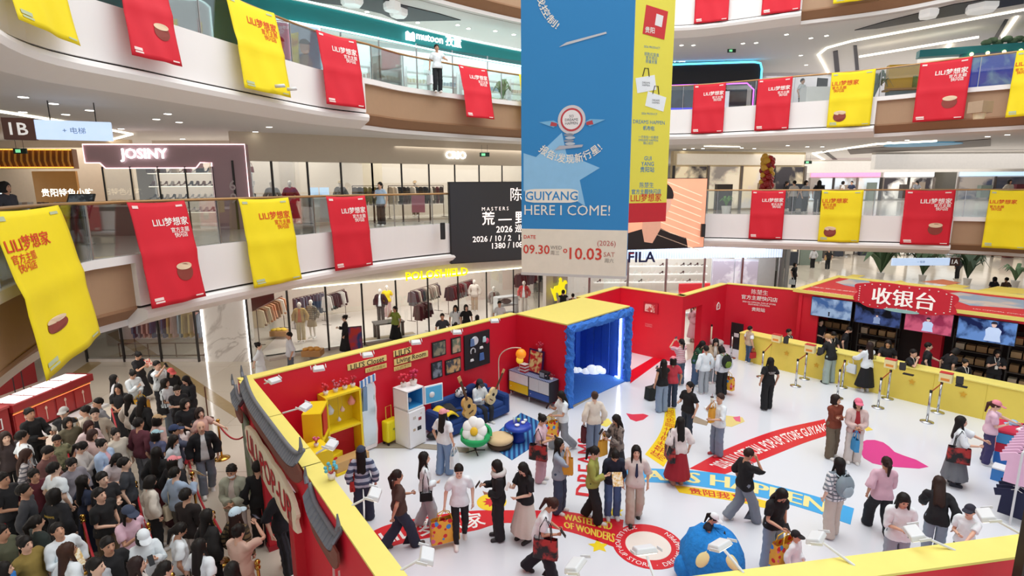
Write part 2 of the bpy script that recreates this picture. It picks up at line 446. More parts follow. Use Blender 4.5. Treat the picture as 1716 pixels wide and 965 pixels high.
def make_skirt(hem, flare):
 def fn(X, Y, Z):
  P = (X, Y, Z); t = np.clip((.95 - Z) / .8, 0, 1); r = .135 + flare * t + .008 * t * np.sin(np.arctan2(Y, X) * 11)
  d = (np.sqrt((X * .9) ** 2 + (Y * 1.08) ** 2) - r); return np.maximum(np.maximum(d, hem - Z), Z - .99)
 v, f = template(fn, (-.42, -.4, hem - .04), (.42, .4, 1.06), .016, 1000, 'skirt')
 T = finish(v, f, None, ['pelvis']); k = np.clip((.9 - v[:, 2]) / .5, 0, 1) * .8; side = np.clip(.5 + v[:, 0] / .24, 0, 1)
 T['w'][:, BONES.index('thigh+')] = k * side; T['w'][:, BONES.index('thigh-')] = k * (1 - side); T['w'][:, 0] = 1 - k
 return T
def make_shoe(s):
 def fn(X, Y, Z):
  P = (X, Y, Z); d = smin(cone(P, (s * .09, .03, .042), (s * .1, -.14, .036), .046, .042), cone(P, (s * .09, .015, .06), (s * .09, .012, .09), .048, .048), .03)
  return np.maximum(d, .004 - Z)
 v, f = template(fn, (s * .09 - .08, -.22, -.02), (s * .09 + .08, .12, .15), .012, 260, 'shoe')
 return finish(v, f, None, ['foot+' if s > 0 else 'foot-'])
def hair_fn(kind):
 def fn(X, Y, Z):
  P = (X, Y, Z); cap = ell(P, (0, .02, 1.572), (.089, .106, .108)) - .004 * np.sin(X * 110 + Y * 40) * np.sin(Z * 60 + Y * 90) - .003 * np.sin(Y * 150 + X * 70)
  face = ell(P, (0, -.10, 1.515), (.064, .075, .085))
  if kind == 'short':
   d = np.maximum(cap, 1.525 - Z + np.clip(-Y, 0, .1) * .9 - np.clip(Y, 0, 1) * .5)
  elif kind == 'bald': d = cap + .2
  else: d = np.maximum(cap, 1.50 - Z + np.clip(-Y, 0, .1) * .6 - np.clip(Y, 0, 1) * .6)
  if kind == 'bob':
   d = smin(d, np.maximum(cone(P, (0, .03, 1.56), (0, .03, 1.44), .098, .1, .95), 1.425 - Z), .03)
  if kind == 'long':
   b = np.maximum(cone(P, (0, .045, 1.55), (0, .09, 1.17), .088, .095, 1.55), 1.13 - Z + .02 * np.sin(X * 50))
   d = smin(d, b, .04)
   for s in (-1, 1): d = smin(d, cone(P, (s * .078, -.0, 1.55), (s * .095, -.055, 1.27), .024, .022), .03)
  if kind == 'tail':
   d = smin(d, cone(P, (0, .11, 1.59), (0, .15, 1.54), .03, .034), .02); d = smin(d, cone(P, (0, .15, 1.54), (0, .13, 1.33), .036, .02), .02)
  if kind == 'bun': d = smin(d, ell(P, (0, .105, 1.635), (.045, .045, .042)), .015)
  d = np.maximum(d, -face)
  return np.maximum(d, -(ell(P, (0, -.025, 1.40), (.065, .06, .075))))
 return fn
def make_hair(kind):
 lo = 1.08 if kind == 'long' else 1.28
 v, f = template(hair_fn(kind), (-.16, -.16, lo), (.16, .25, 1.72), .0115, 1000, 'hair')
 T = finish(v, f, None, ['head'])
 if kind == 'long':
  k = np.clip((1.42 - v[:, 2]) / .16, 0, 1); T['w'][:, 2] = 1 - k; T['w'][:, 1] = k
 return T
def make_cap():
 def fn(X, Y, Z):
  P = (X, Y, Z); d = np.maximum(ell(P, (0, .015, 1.575), (.096, .113, .115)), 1.585 - Z)
  brim = np.maximum(np.abs(Z - 1.592 - (Y + .1) * .22 + X * X * 2.0) - .008, np.sqrt((X * 1.05) ** 2 + ((Y + .1) * .95) ** 2) - .092)
  return np.minimum(d, np.maximum(brim, Y + .05))
 v, f = template(fn, (-.14, -.24, 1.52), (.14, .16, 1.72), .0095, 700, 'cap')
 return finish(v, f, None, ['head'])
TPL = {}
MAKERS = {'body': make_body, 'tee': lambda: make_top(.19, .84), 'long': lambda: make_top(.475, .82), 'coat': lambda: make_top(.48, .70, .028, .045), 'openlong': lambda: make_top(.475, .81, .028, .04, True), 'opencoat': lambda: make_top(.48, .68, .03, .05, True), 'openvest': lambda: make_top(.03, .84, .028, .042, True),
          'sleeveless': lambda: make_top(.03, .86), 'wide': lambda: make_top(.3, .82, .022, .045),
          'slim': lambda: make_pants(.008, .006), 'pants': lambda: make_pants(.012, .028), 'loose': lambda: make_pants(.02, .045, .03), 'shorts': lambda: make_pants(.018, .03, .5),
          'skirt': lambda: make_skirt(.2, .15), 'mini': lambda: make_skirt(.52, .1),
          'shoe-': lambda: make_shoe(-1), 'shoe+': lambda: make_shoe(1), 'cap': make_cap}
for hk in ('short', 'bob', 'long', 'tail', 'bun', 'tied'): MAKERS['hair_' + hk] = (lambda k: (lambda: make_hair(k)))(hk)
def tpl(k):
 if k not in TPL:
  T = MAKERS[k](); b = B(); b.add(T['v'], T['f']); me = b.mesh(k)
  me.polygons.foreach_set('use_smooth', [True] * len(me.polygons))
  if T['m'] is not None: me.polygons.foreach_set('material_index', T['m'])
  T['mesh'] = me; TPL[k] = T
 return TPL[k]
def rot(ax, a):
 c, s = math.cos(a), math.sin(a)
 return np.array({'x': [[1, 0, 0], [0, c, -s], [0, s, c]], 'y': [[c, 0, s], [0, 1, 0], [-s, 0, c]], 'z': [[c, -s, 0], [s, c, 0], [0, 0, 1]]}[ax])
def arc(a, b):
 a = a / np.linalg.norm(a); b = b / np.linalg.norm(b); v = np.cross(a, b); c = float(a @ b)
 if c < -.9999: return rot('z', math.pi)
 K = np.array([[0, -v[2], v[1]], [v[2], 0, -v[0]], [-v[1], v[0], 0]]); return np.eye(3) + K + K @ K / (1 + c)
def ik(a, t, l1, l2, pole):
 d = t - a; L = np.linalg.norm(d); L2 = min(max(L, .12), (l1 + l2) * .998); d = d / L
 x = (l1 * l1 - l2 * l2 + L2 * L2) / (2 * L2); h = math.sqrt(max(l1 * l1 - x * x, 0))
 p = pole - (pole @ d) * d; p = p / (np.linalg.norm(p) + 1e-9)
 m = a + d * x + p * h; return m, a + d * L2
# hand targets (side, forward, up) measured in the chest frame: side counts outward from the body's middle
HANDS = {'down': (.25, .02, .86), 'swingf': (.22, .2, .9), 'swingb': (.24, -.2, .9), 'phone': (.07, .30, 1.22), 'phone2': (.1, .27, 1.12), 'chest': (.04, .24, 1.1), 'belly': (.02, .2, 1.0),
         'up': (.1, .3, 1.5), 'mouth': (.06, .2, 1.42), 'hip': (.23, .02, .98), 'pocket': (.19, .06, .88), 'reach': (.16, .5, 1.12), 'counter': (.17, .38, 1.03), 'strap': (.13, .17, 1.25),
         'back': (.03, -.17, .98), 'point': (.3, .5, 1.25), 'carry': (.29, .04, .85), 'tray': (.14, .32, 1.08), 'cross': (-.1, .2, 1.15), 'rail': (.25, .42, 1.08), 'lap': (.1, .28, 1.0), 'shoulder': (.16, .12, 1.33)}
LEGS = {'stand': ((.0, .0, 0), (.0, .0, 0)), 'ease': ((.06, .0, 0), (-.05, .02, 0)), 'walk': ((.27, 0, 0), (-.27, 0, .05)), 'walk2': ((-.25, 0, .05), (.25, 0, 0)),
  'step': ((.15, 0, 0), (-.15, 0, .02)), 'apart': ((.02, .06, 0), (-.02, .06, 0)), 'run': ((.36, 0, 0), (-.38, 0, .14))}
def pose(legs='stand', la='down', ra='down', lean=0., turn=0., nod=0., look=0., sit=0., side=0.):
 R, J = {}, {}
 drop = 0.0
 Rp = np.eye(3); pel = np.array([0., 0, .0])
 if sit: pel = np.array([0, 0, -(.87 - sit)])
 elif legs in ('walk', 'walk2', 'run'): pel = np.array([0, 0, -.045 if legs != 'run' else -.08])
 elif legs == 'step': pel = np.array([0, 0, -.015])
 Rc = rot('z', math.radians(turn)) @ rot('x', math.radians(lean)) @ rot('y', math.radians(side))
 wai = WAI + pel; R['pelvis'] = (Rp, np.zeros(3), pel); R['chest'] = (Rc, WAI, wai)
 Rh = Rc @ rot('z', math.radians(look)) @ rot('x', math.radians(nod - lean * .35)); nec = wai + Rc @ (NEC - WAI)
 R['head'] = (Rh, NEC, nec)
 for q, s, h in (('-', -1, ra), ('+', 1, la)):
  h = HANDS[h] if isinstance(h, str) else h
  t = np.array([h[0] * s, -h[1], h[2]]); a = mir(SHO, s)
  el, wr = ik(a, t, .27, .235, np.array([.55 * s, .55, -.75]))
  sh = wai + Rc @ (a - WAI); e2 = wai + Rc @ (el - WAI); w2 = wai + Rc @ (wr - WAI)
  d0 = mir(ELB, s) - mir(SHO, s)
  Ru = arc(d0, e2 - sh); Rf = arc(d0, w2 - e2)
  if Ru is not None:
   Rf = arc(Ru @ d0, w2 - e2) @ Ru
  R['uarm' + q] = (Ru, mir(SHO, s), sh); R['farm' + q] = (Rf, mir(ELB, s), e2); R['hand' + q] = (Rf, mir(WRI, s), w2)
  J['hand' + q] = w2 + Rf @ (mir(HND, s) - mir(WRI, s)); J['dir' + q] = Rf @ (mir(HND, s) - mir(WRI, s)) / .085
 LL = LEGS[legs]
 for (q, s), l in zip((('-', -1), ('+', 1)), LL):
  hp = mir(HIP, s) + pel
  if sit: ft = np.array([s * (.09 + l[1]), -.42 - l[0], .075])
  else: ft = np.array([s * (.09 + l[1]), -l[0] + .01, .075 + l[2]])
  kn, an = ik(hp, ft, .41, .386, np.array([s * .12, -1.0, .1]))
  d1, d2 = KNE - HIP, ANK - KNE; d1 = mir(d1, s); d2 = mir(d2, s)
  R['thigh' + q] = (arc(d1, kn - hp), mir(HIP, s), hp); Rs = arc(d2, an - kn)
  R['shin' + q] = (Rs, mir(KNE, s), kn)
  pt = .0 if l[2] == 0 else .45
  R['foot' + q] = (rot('x', pt), mir(ANK, s), an)
 J['neck'] = nec; J['Rc'] = Rc; J['wai'] = wai; J['Rh'] = Rh
 return R, J
def skin(T, R, sc):
 v = T['v']; out = np.zeros_like(v)
 for i, b in enumerate(BONES):
  w = T['w'][:, i]; k = w > 1e-4
  if not k.any(): continue
  Rm, c, j = R[b]; out[k] += w[k, None] * ((v[k] - c) @ Rm.T + j)
 return out * sc
SKINS = ['#e2b49a', '#d8a98c', '#eac3aa', '#c9977a']
BLACK = '#15151a'
def fab(c, rough=.85):
 """a cloth: '#hex' or (kind, '#hex', '#hex2', scale)"""
 if not isinstance(c, tuple) and len(c) == 7 and min(int(c[i:i + 2], 16) for i in (1, 3, 5)) > 222: c = '#e8f0f4'
 if isinstance(c, tuple): return M(c[1], rough, var=.08, kind=c[0], c2=c[2], scale=c[3], bump=.3)
 return M(c, rough, var=.06, scale=5, bump=.35)
NPEOPLE = 0
SPOTS = []
def person(px, py, label, face=0, h=1.62, foot=None, z=0., hair='long', hc='#17120f', top='tee', tc='#e8e6e2', inner=None, low='pants', lc='#23252c',
           shoe='#e9e7e3', cap=None, at_xy=None, hold='', build=1.0, name='person', group=None, kid=False, **kw):
 """px,py = top of the head in the photograph (and foot = ground point where it shows); face = heading, 0 towards the camera, 90 to the picture's east"""
 global NPEOPLE
 NPEOPLE += 1
 if at_xy is not None: g = Vector((*at_xy, z))
 elif foot is not None: g = at(*foot, z)
 else:
  g = at(px, py, z + h * (.985 - .006 * abs(kw.get('lean', 0)) ** .9 * .5)); g.z = z
  if kw.get('sit'): g = at(px, py, z + h - (.87 - kw['sit']) * h / 1.65); g.z = z
 if not kw.get('sit'):                                 # nobody stands inside a neighbour
  for _ in range(4):
   for q in SPOTS:
    d = g - q
    if abs(d.z) < .1 and d.length < .43: g = q + (d.normalized() if d.length > .01 else Vector((1, 0, 0))) * .43
  SPOTS.append(g.copy())
 sc = h / 1.65
 root = thing(name, label, 'person', g, math.radians(face), group)
 R, J = pose(**kw); S = np.array([sc * build, sc * build, sc])
 rnd = random.Random(NPEOPLE)
 def part(k, nm, mats):
  T = tpl(k); me = T['mesh'].copy(); co = skin(T, R, S)
  if kid and nm in ('body', 'hair', 'cap'):
   pass
  me.vertices.foreach_set('co', co.astype(np.float32).ravel())
  for m in mats: me.materials.append(m)
  me.update(); return put(me, nm, root)
 sk = M(rnd.choice(SKINS), .55, var=.05)
 part('body', 'body', [sk, M('#241712', .3), M(hc if hair != 'bald' else '#3a2b22', .6), M('#b5665c', .5)])
 if hair != 'bald': part('hair_' + hair, 'hair', [M(hc, .6, var=.3, scale=30, spec=.3)])
 tm = fab(tc)
 if inner:
  part('tee', 'shirt', [fab(inner)]); top = {'coat': 'opencoat', 'sleeveless': 'openvest'}.get(top, 'openlong')
 part(top, {'opencoat': 'jacket', 'openlong': 'jacket', 'openvest': 'vest', 'tee': 'shirt', 'long': 'shirt', 'coat': 'jacket', 'sleeveless': 'vest', 'wide': 'shirt'}[top], [tm])
 part(low, {'skirt': 'skirt', 'mini': 'skirt', 'shorts': 'shorts'}.get(low, 'trousers'), [fab(lc)])
 sm = M(shoe, .5)
 part('shoe-', 'shoe', [sm]); part('shoe+', 'shoe', [sm])
 if cap: part('cap', 'cap', [fab(cap)])
 # joints in the world
 Rz = Matrix.Rotation(math.radians(face), 3, 'Z')
 P = lambda p: g + Rz @ Vector((p[0] * S[0], p[1] * S[1], p[2] * S[2]))
 D = lambda d: Rz @ Vector(d)
 info = dict(root=root, hl=P(J['hand+']), hr=P(J['hand-']), dl=D(J['dir+']), dr=D(J['dir-']), fwd=D((0, -1, 0)), side=D((1, 0, 0)), P=P, J=J, sc=sc, g=g, face=math.radians(face))
 what = label
 for it in hold.split():
  ITEMS[it](info, what)
 return info
# ================================================================== things people hold or carry
def ends(what): return ' ' + what
def at_hand(i, q): return (i['hr'], i['dr']) if q == 'r' else (i['hl'], i['dl'])
def yawm(i): return Matrix.Rotation(i['face'], 4, 'Z')
def it_phone(q, col='#17181c'):
 def f(i, w):
  p, d = at_hand(i, q); t = thing('phone', 'phone in the hand' + ends(w), 'phone', p + i['fwd'] * .05 + Vector((0, 0, .03)), i['face'])
  ax = Matrix.Rotation(math.radians(-35), 3, 'X')
  B().box((0, 0, 0), (.074, .009, .155), ax=ax).obj('case', M(col, .35), t, bevel=.004)
  B().box(ax @ Vector((0, .0055, 0)), (.066, .002, .142), ax=ax).obj('screen', M('#3b4a63', .15, emit=.25), t)
 return f
def it_tote(q, col, c2=None, hang=.0, size=(.36, .12, .32), strap=.16, desc='bag', mat=None, name='tote_bag', strapc=None, front=False):
 def f(i, w):
  p, d = at_hand(i, q)
  t = thing(name, desc + ' held by the' + ends(w), 'bag', p + Vector((0, 0, -.02)), i['face'] + (.2 if front else math.pi / 2 + .25))
  body(t, col, size, strap, mat, strapc)
 return f
def body(t, col, size, strap, mat=None, strapc=None, drop=0.0):
 sx, sy, sz = size; m = mat or fab(col); b = B(); zt = -strap - drop
 def side(u, v):
  a = u * 2 * math.pi; k = 1 - .25 * abs(math.cos(a)) * 0; bulge = .72 + .28 * math.sin(min(1, (1 - v) * 1.6) * math.pi / 2)
  cx = max(-1, min(1, 1.35 * math.cos(a))); cy = max(-1, min(1, 1.35 * math.sin(a)))
  return (cx * sx / 2 * (1 - .06 * v), cy * sy / 2 * bulge + .006 * math.sin(u * 40 + v * 7), zt - sz + v * sz)
 b.grid(side, 20, 5); b.grid(lambda u, v: side(u, 0.02 * v) if v else (0, 0, zt - sz), 20, 1)
 b.obj('sack', m, t, smooth=True)
 for s in (-1, 1):
  B().tube([(-sx * .25, s * sy * .4, zt - .03), (-sx * .2, s * sy * .3, zt + strap * .6), (0, s * .01, zt + strap + .02), (sx * .2, s * sy * .3, zt + strap * .6), (sx * .25, s * sy * .4, zt - .03)], .009, 6).obj('strap', fab(strapc or col), t)
def it_shoulder(q, col, size=(.34, .1, .3), strap=.46, desc='black bag', mat=None, strapc=None):
 def f(i, w):
  s = 1 if q == 'l' else -1
  p = i['P'](i['J']['wai'] + i['J']['Rc'] @ np.array([s * .2, .0, .36]))
  t = thing('shoulder_bag', desc + ' worn by the' + ends(w), 'bag', p, i['face'] + math.pi / 2)
  body(t, col, size, strap, mat, strapc)
 return f
def it_pack(col, desc='black backpack', c2=None):
 def f(i, w):
  p = i['P'](i['J']['wai'] + i['J']['Rc'] @ np.array([0, .19, .16]))
  t = thing('backpack', desc + ' worn by the' + ends(w), 'backpack', p, i['face'])
  def sh(u, v):
   a = u * 2 * math.pi; c, s_ = math.cos(a), math.sin(a); r = math.sin(max(.04, min(.96, v)) * math.pi) ** .35
   return (max(-1, min(1, 1.25 * c)) * .15 * r, max(-1, min(1, 1.25 * s_)) * .085 * r, -.21 + .42 * v)
  B().grid(sh, 18, 9).obj('sack', fab(col), t, smooth=True)
  B().grid(lambda u, v: (sh(u, v)[0] * .75, sh(u, v)[1] * .45 + .075, sh(u, v)[2] * .5 - .08), 14, 6).obj('pocket', fab(c2 or col), t, smooth=True)
  for s in (-1, 1):
   B().tube([(s * .1, -.05, .17), (s * .11, -.15, .2), (s * .13, -.27, .14), (s * .14, -.3, .0), (s * .13, -.2, -.13), (s * .12, -.06, -.17)], .012, 6).obj('strap', fab(c2 or col), t)
  B().tube([(-.04, 0, .2), (0, .0, .25), (.04, 0, .2)], .009, 6).obj('handle', fab(c2 or col), t)
 return f
def it_card(q, col='#efe6cf', size=(.2, .27), desc='cream leaflet', c2='#d9b36a'):
 def f(i, w):
  p, d = at_hand(i, q); ax = Matrix.Rotation(math.radians(-40), 3, 'X')
  t = thing('leaflet', desc + ' held by the' + ends(w), 'leaflet', p + i['fwd'] * .07 + Vector((0, 0, .07)), i['face'])
  B().box((0, 0, 0), (size[0], .006, size[1]), ax=ax).obj('sheet', M(col, .6, kind='camo', c2=c2, scale=26), t)
 return f
def it_cup(q, col='#f0ead8'):
 def f(i, w):
  p, d = at_hand(i, q)
  t = thing('cup', 'drink cup in the hand' + ends(w), 'cup', p + i['fwd'] * .04 - Vector((0, 0, .03)), i['face'])
  B().lathe([(.028, 0), (.04, .13)], n=12).obj('cup_body', M(col, .4), t, smooth=True)
  B().lathe([(.043, .13), (.043, .145), (.02, .15)], n=12).obj('lid', M('#222', .4) if 0 else M('#2b2b2e', .4), t)
  B().tube([(0, 0, .14), (.01, 0, .22)], .005, 6).obj('straw', M('#c7454c', .5), t)
 return f
def it_lanyard(i, w):
 pts = []
 Rc = i['J']['Rc']; wa = i['J']['wai']
 for x, y, z in ((-.05, .0, .41), (-.06, -.1, .36), (-.03, -.148, .22), (0, -.155, .1), (.03, -.148, .22), (.06, -.1, .36), (.05, .0, .41)):
  pts.append(i['P'](wa + Rc @ np.array([x, y, z])))
 t = thing('lanyard', 'white staff lanyard of the' + ends(w), 'lanyard', i['g'], 0)
 B().tube(pts, .008, 5).obj('ribbon', M('#ecebe8', .6), t, world=True)
 c = i['P'](wa + Rc @ np.array([0, -.165, .06])); B().box(c, (.07, .012, .1), i['face']).obj('badge', M('#f4f3ee', .5), t, world=True)
def it_mask(i, w):
 c = i['P'](i['J']['neck'] + i['J']['Rh'] @ np.array([0, -.085, .082])); t = thing('face_mask', 'white face mask worn by the ' + w, 'mask', c, i['face'])
 B().grid(lambda u, v: ((u - .5) * .13, .06 * (2 * abs(u - .5)) ** 2 - .028 * math.sin(v * math.pi) ** .5, (v - .5) * .085), 8, 5).obj('cloth', M('#f2f3f4', .7), t, smooth=True, solid=.004)
def it_scarf(i, w):
 pts = [i['P'](i['J']['wai'] + i['J']['Rc'] @ np.array([.115 * math.sin(a), .01 - .10 * math.cos(a), .385 - .02 * math.cos(a)])) for a in np.linspace(0, 2 * math.pi, 16)[:-1]]
 t = thing('shawl', 'grey hood collar of the' + ends(w), 'scarf', i['g'], 0)
 B().tube(pts, .055, 8, closed=True).obj('cloth', fab('#cfcbc8'), t, smooth=True, world=True)
def it_tie(i, w):
 c = i['P'](i['J']['wai'] + i['J']['Rc'] @ np.array([0, -.155, .2])); t = thing('necktie', 'dark necktie of the' + ends(w), 'tie', c, i['face'])
 B().prism([(-.015, .14), (-.032, -.12), (0, -.17), (.032, -.12), (.015, .14)], Matrix.Identity(4), .01).obj('cloth', fab('#2b3350'), t)
def it_backprint(text_, col, col2=None, hgt=.05):
 def f(i, w):
  for k in range(1):
   R = i['J']['Rc']; wa = i['J']['wai']; Rz = Matrix.Rotation(i['face'], 3, 'Z'); S = i['sc']
   def fn(x, y):
    return i['P'](wa + R @ np.array([-x / S, .158 - (x * x) * 1.2, .2 + y / S]))
   b = letter(text_, fn, width=.22, bold=.02); b.obj('shirt_print', M(col, .6), i['root'], world=True)
 return f
DOTS = lambda: M('#f0b53a', .55, kind='dots', c2='#f0b53a', scale=9, var=.05)
PRINT = lambda: M('#15151a', .6, kind='picture', c2='#b3312f', scale=7)
ITEMS = {'phone': it_phone('r'), 'phoneL': it_phone('l'), 'phoneW': it_phone('r', '#e6e4e2'), 'pack': it_pack('#1b1b1f'), 'packgrey': it_pack('#8fa3ad', 'pale blue grey backpack', '#a8bcc6'), 'packg': it_pack('#1e2320', 'black backpack with green trim', '#6f8a2e'),
         'dots': it_tote('r', '#f0b53a', size=(.46, .18, .42), strap=.14, desc='spotted shopping bag', mat=None, strapc='#e9c33c'), 'dotsL': it_tote('l', '#f0b53a', size=(.46, .18, .42), strap=.14, desc='spotted shopping bag', strapc='#e9c33c'),
         'dotsF': it_tote('r', '#f0b53a', size=(.55, .18, .46), strap=.14, desc='spotted shopping bag', strapc='#e9c33c', front=True), 'tote': it_tote('r', '#efece6', desc='white tote bag'), 'toteL': it_tote('l', '#efece6', desc='white tote bag'), 'totey': it_tote('r', '#e3a63a', size=(.24, .1, .36), desc='yellow shopping bag'), 'toteblue': it_tote('l', '#3f8fc4', size=(.24, .1, .3), strap=.2, desc='blue shopping bag'),
         'red': it_tote('r', '#b3272c', size=(.26, .1, .22), desc='small red bag'), 'jacket': it_tote('l', '#5c2328', size=(.16, .1, .42), strap=.05, desc='folded dark red jacket', name='jacket'),
         'sblack': it_shoulder('r', '#18181b', size=(.25, .1, .17), strap=.45), 'sblackL': it_shoulder('l', '#18181b'), 'sred': it_shoulder('l', '#b8322f', size=(.24, .1, .22), strap=.4, desc='small red bag'),
         'swhite': it_shoulder('r', '#ece8e0', desc='white round bag', strap=.4), 'scream': it_shoulder('l', '#e6d9bd', desc='cream cloth bag'),
         'sprint': it_shoulder('l', '#17171b', size=(.42, .13, .36), strap=.36, desc='red printed tote', mat='print'), 'sprintR': it_shoulder('r', '#17171b', size=(.42, .13, .36), strap=.36, desc='red printed tote', mat='print'),
         'card': it_card('r'), 'redcard': it_card('r', '#d2473a', desc='red and white leaflet', c2='#efe4d4'), 'bag_tan': it_shoulder('l', '#c6a26b', size=(.26, .1, .24), strap=.38, desc='tan bag'),
         'cup': it_cup('r'), 'cupL': it_cup('l'), 'lanyard': it_lanyard, 'mask': it_mask, 'scarf': it_scarf, 'tie': it_tie, 'backyellow': it_backprint('DREAMS', '#e3bd3c'), 'backwhite': it_backprint('SO DREAMS\nHAPPEN', '#ebe9e6')}
_body = body
def body(t, col, size, strap, mat=None, strapc=None, drop=0.0):
 if mat == 'print': mat = PRINT()
 elif col == '#f0b53a': mat = DOTS()
 _body(t, col, size, strap, mat, strapc, drop)
# ================================================================== the atrium: ground, floor edges, glass rails, shop line
Z2, Z3, Z4 = 5.2, 10.1, 15.0
def spline(P, n=10):
 P = [Vector((p[0], p[1])) for p in P]; Q = [2 * P[0] - P[1]] + P + [2 * P[-1] - P[-2]]; out = []
 for i in range(1, len(Q) - 2):
  a, b, c, d = Q[i - 1], Q[i], Q[i + 1], Q[i + 2]
  for k in range(n):
   t = k / n; out.append(.5 * (2 * b + (c - a) * t + (2 * a - 5 * b + 4 * c - d) * t * t + (3 * b - a - 3 * c + d) * t ** 3))
 out.append(P[-1]); return out
EDGE = {2: spline([(-3.4, 1.6), (-5.4, 4.6), (-7.07, 7.46), (-8.1, 9.88), (-7.99, 11.33), (-7.52, 12.97), (-6.85, 14.5), (-5.68, 16.9), (-4.24, 18.9), (-2.3, 20.7), (.5, 22.9), (3.6, 24.8), (6.6, 26.0), (9.26, 26.2), (11.97, 25.2), (14.2, 24.3), (16.4, 23.6), (18.4, 22.8), (20.2, 21.4), (21.6, 18), (22, 12), (21, 4)])}
EDGE[3] = spline([(-3.4, 1.6), (-5.4, 4.6), (-7.07, 7.46), (-8.1, 9.88), (-7.6, 12.1), (-6.9, 14.5), (-5.85, 17.6), (-4.7, 19.2), (-3.4, 21.2), (.46, 24.6), (4.4, 26.9), (8.2, 27.4), (12.4, 25.3), (15.13, 23.76), (16.83, 22.0), (18.4, 20.6), (19.6, 18), (20.2, 12), (19.5, 4)])
EDGE[4] = EDGE[3]
ZF = {2: Z2, 3: Z3, 4: Z4}
def normal(C, i):
 t = C[min(i + 1, len(C) - 1)] - C[max(i - 1, 0)]; t.normalize(); return Vector((t.y, -t.x))   # towards the void
def arclen(C):
 L = [0]
 for i in range(1, len(C)): L.append(L[-1] + (C[i] - C[i - 1]).length)
 return L
LEN = {k: arclen(c) for k, c in EDGE.items()}
def at_s(fl, s):
 C, L = EDGE[fl], LEN[fl]; s = max(0, min(L[-1], s))
 i = max(1, next(k for k in range(1, len(L)) if L[k] >= s)); t = (s - L[i - 1]) / (L[i] - L[i - 1])
 p = C[i - 1].lerp(C[i], t); n = normal(C, i - 1).lerp(normal(C, i), t).normalized(); return p, n
def s_at_px(fl, px, z, near=False):
 best = None
 C, L = EDGE[fl], LEN[fl]; prev = None
 for i, c in enumerate(C):
  if c.y < 3 or i > len(C) - 15: prev = None; continue
  x = proj((c.x, c.y, z))[0]
  if prev is not None and (prev - px) * (x - px) <= 0 and x != prev:
   return L[i - 1] + (L[i] - L[i - 1]) * (px - prev) / (x - prev)
  prev = x
 return 0 if px < 800 else L[-1]
WHITE = M('#f1eeec', .35, var=.02, scale=1.5); WHITE2 = M('#e9e6e3', .45, var=.02)
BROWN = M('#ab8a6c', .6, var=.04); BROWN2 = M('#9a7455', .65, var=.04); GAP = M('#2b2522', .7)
CEIL = M('#e6e3e0', .7, var=.015); STEEL = M('#b9bbbd', .3, 1.0); GOLDR = M('#b58f62', .35, .6); GLASS = M('#e4f1ee', .05, tr=.94)
def sweep(fl, s0, s1, prof, name, mat, parent=None, caps=True, step=.45):
 n = max(2, int((s1 - s0) / step)); rows = []; z = ZF[fl]
 for i in range(n + 1):
  p, nn = at_s(fl, s0 + (s1 - s0) * i / n)
  rows.append([(p.x + nn.x * a, p.y + nn.y * a, z + b) for a, b in prof])
 k = len(prof); b = B(); b.v = [q for r in rows for q in r]
 for i in range(n):
  for j in range(k): b.f.append((i * k + j, (i + 1) * k + j, (i + 1) * k + (j + 1) % k, i * k + (j + 1) % k))
 b.f.append(tuple(range(k))); b.f.append(tuple(n * k + j for j in range(k - 1, -1, -1))); b.m = [0] * len(b.f)
 return b.obj(name, mat, parent)
def slab_edge(fl, s0, s1, kind, idx):
 if kind == 'w':
  o = struct(sweep(fl, s0, s1, [(-.3, .1), (0, .1), (0, -1.0), (-.3, -1.0)], f'trim_{idx}', WHITE))
  sweep(fl, s0, s1, [(-.3, -1.0), (-.06, -1.0), (-.06, -1.05), (-.3, -1.05)], 'shadow_gap', GAP, o)
  sweep(fl, s0, s1, [(-.4, -1.05), (.06, -1.05), (.14, -1.09), (.16, -1.17), (.12, -1.28), (-.35, -1.5), (-.4, -1.5)], 'rounded_lip', WHITE, o)
 else:
  o = struct(sweep(fl, s0, s1, [(-.3, .1), (0, .1), (0, -.07), (-.3, -.07)], f'trim_{idx}', WHITE))
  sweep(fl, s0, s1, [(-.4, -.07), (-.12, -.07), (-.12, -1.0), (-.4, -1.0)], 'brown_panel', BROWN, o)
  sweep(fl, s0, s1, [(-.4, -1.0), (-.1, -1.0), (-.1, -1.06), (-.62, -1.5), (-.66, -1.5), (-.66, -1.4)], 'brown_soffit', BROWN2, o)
 return o
def cheek(fl, s, side, idx):
 """rounded end of a white bay beside a brown one"""
 p, n = at_s(fl, s); t = Vector((-n.y, n.x)) * side; m = frame((p.x - n.x * .3, p.y - n.y * .3, ZF[fl] + .0), (t.x, t.y, 0))
 return
# segments by where they change in the view
def seg(fl, cuts):
 ss = [0] + [s_at_px(fl, px, ZF[fl]) for px, _ in cuts[1:]] + [LEN[fl][-1]]
 for i, (_, k) in enumerate(cuts):
  global TRIM; TRIM += 1
  slab_edge(fl, ss[i], ss[i + 1], k, TRIM)
TRIM = 0
seg(2, [(0, 'b'), (226, 'w'), (1598, 'b')])
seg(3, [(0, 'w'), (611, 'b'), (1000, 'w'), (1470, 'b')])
seg(4, [(0, 'b'), (1000, 'w'), (1347, 'b')])
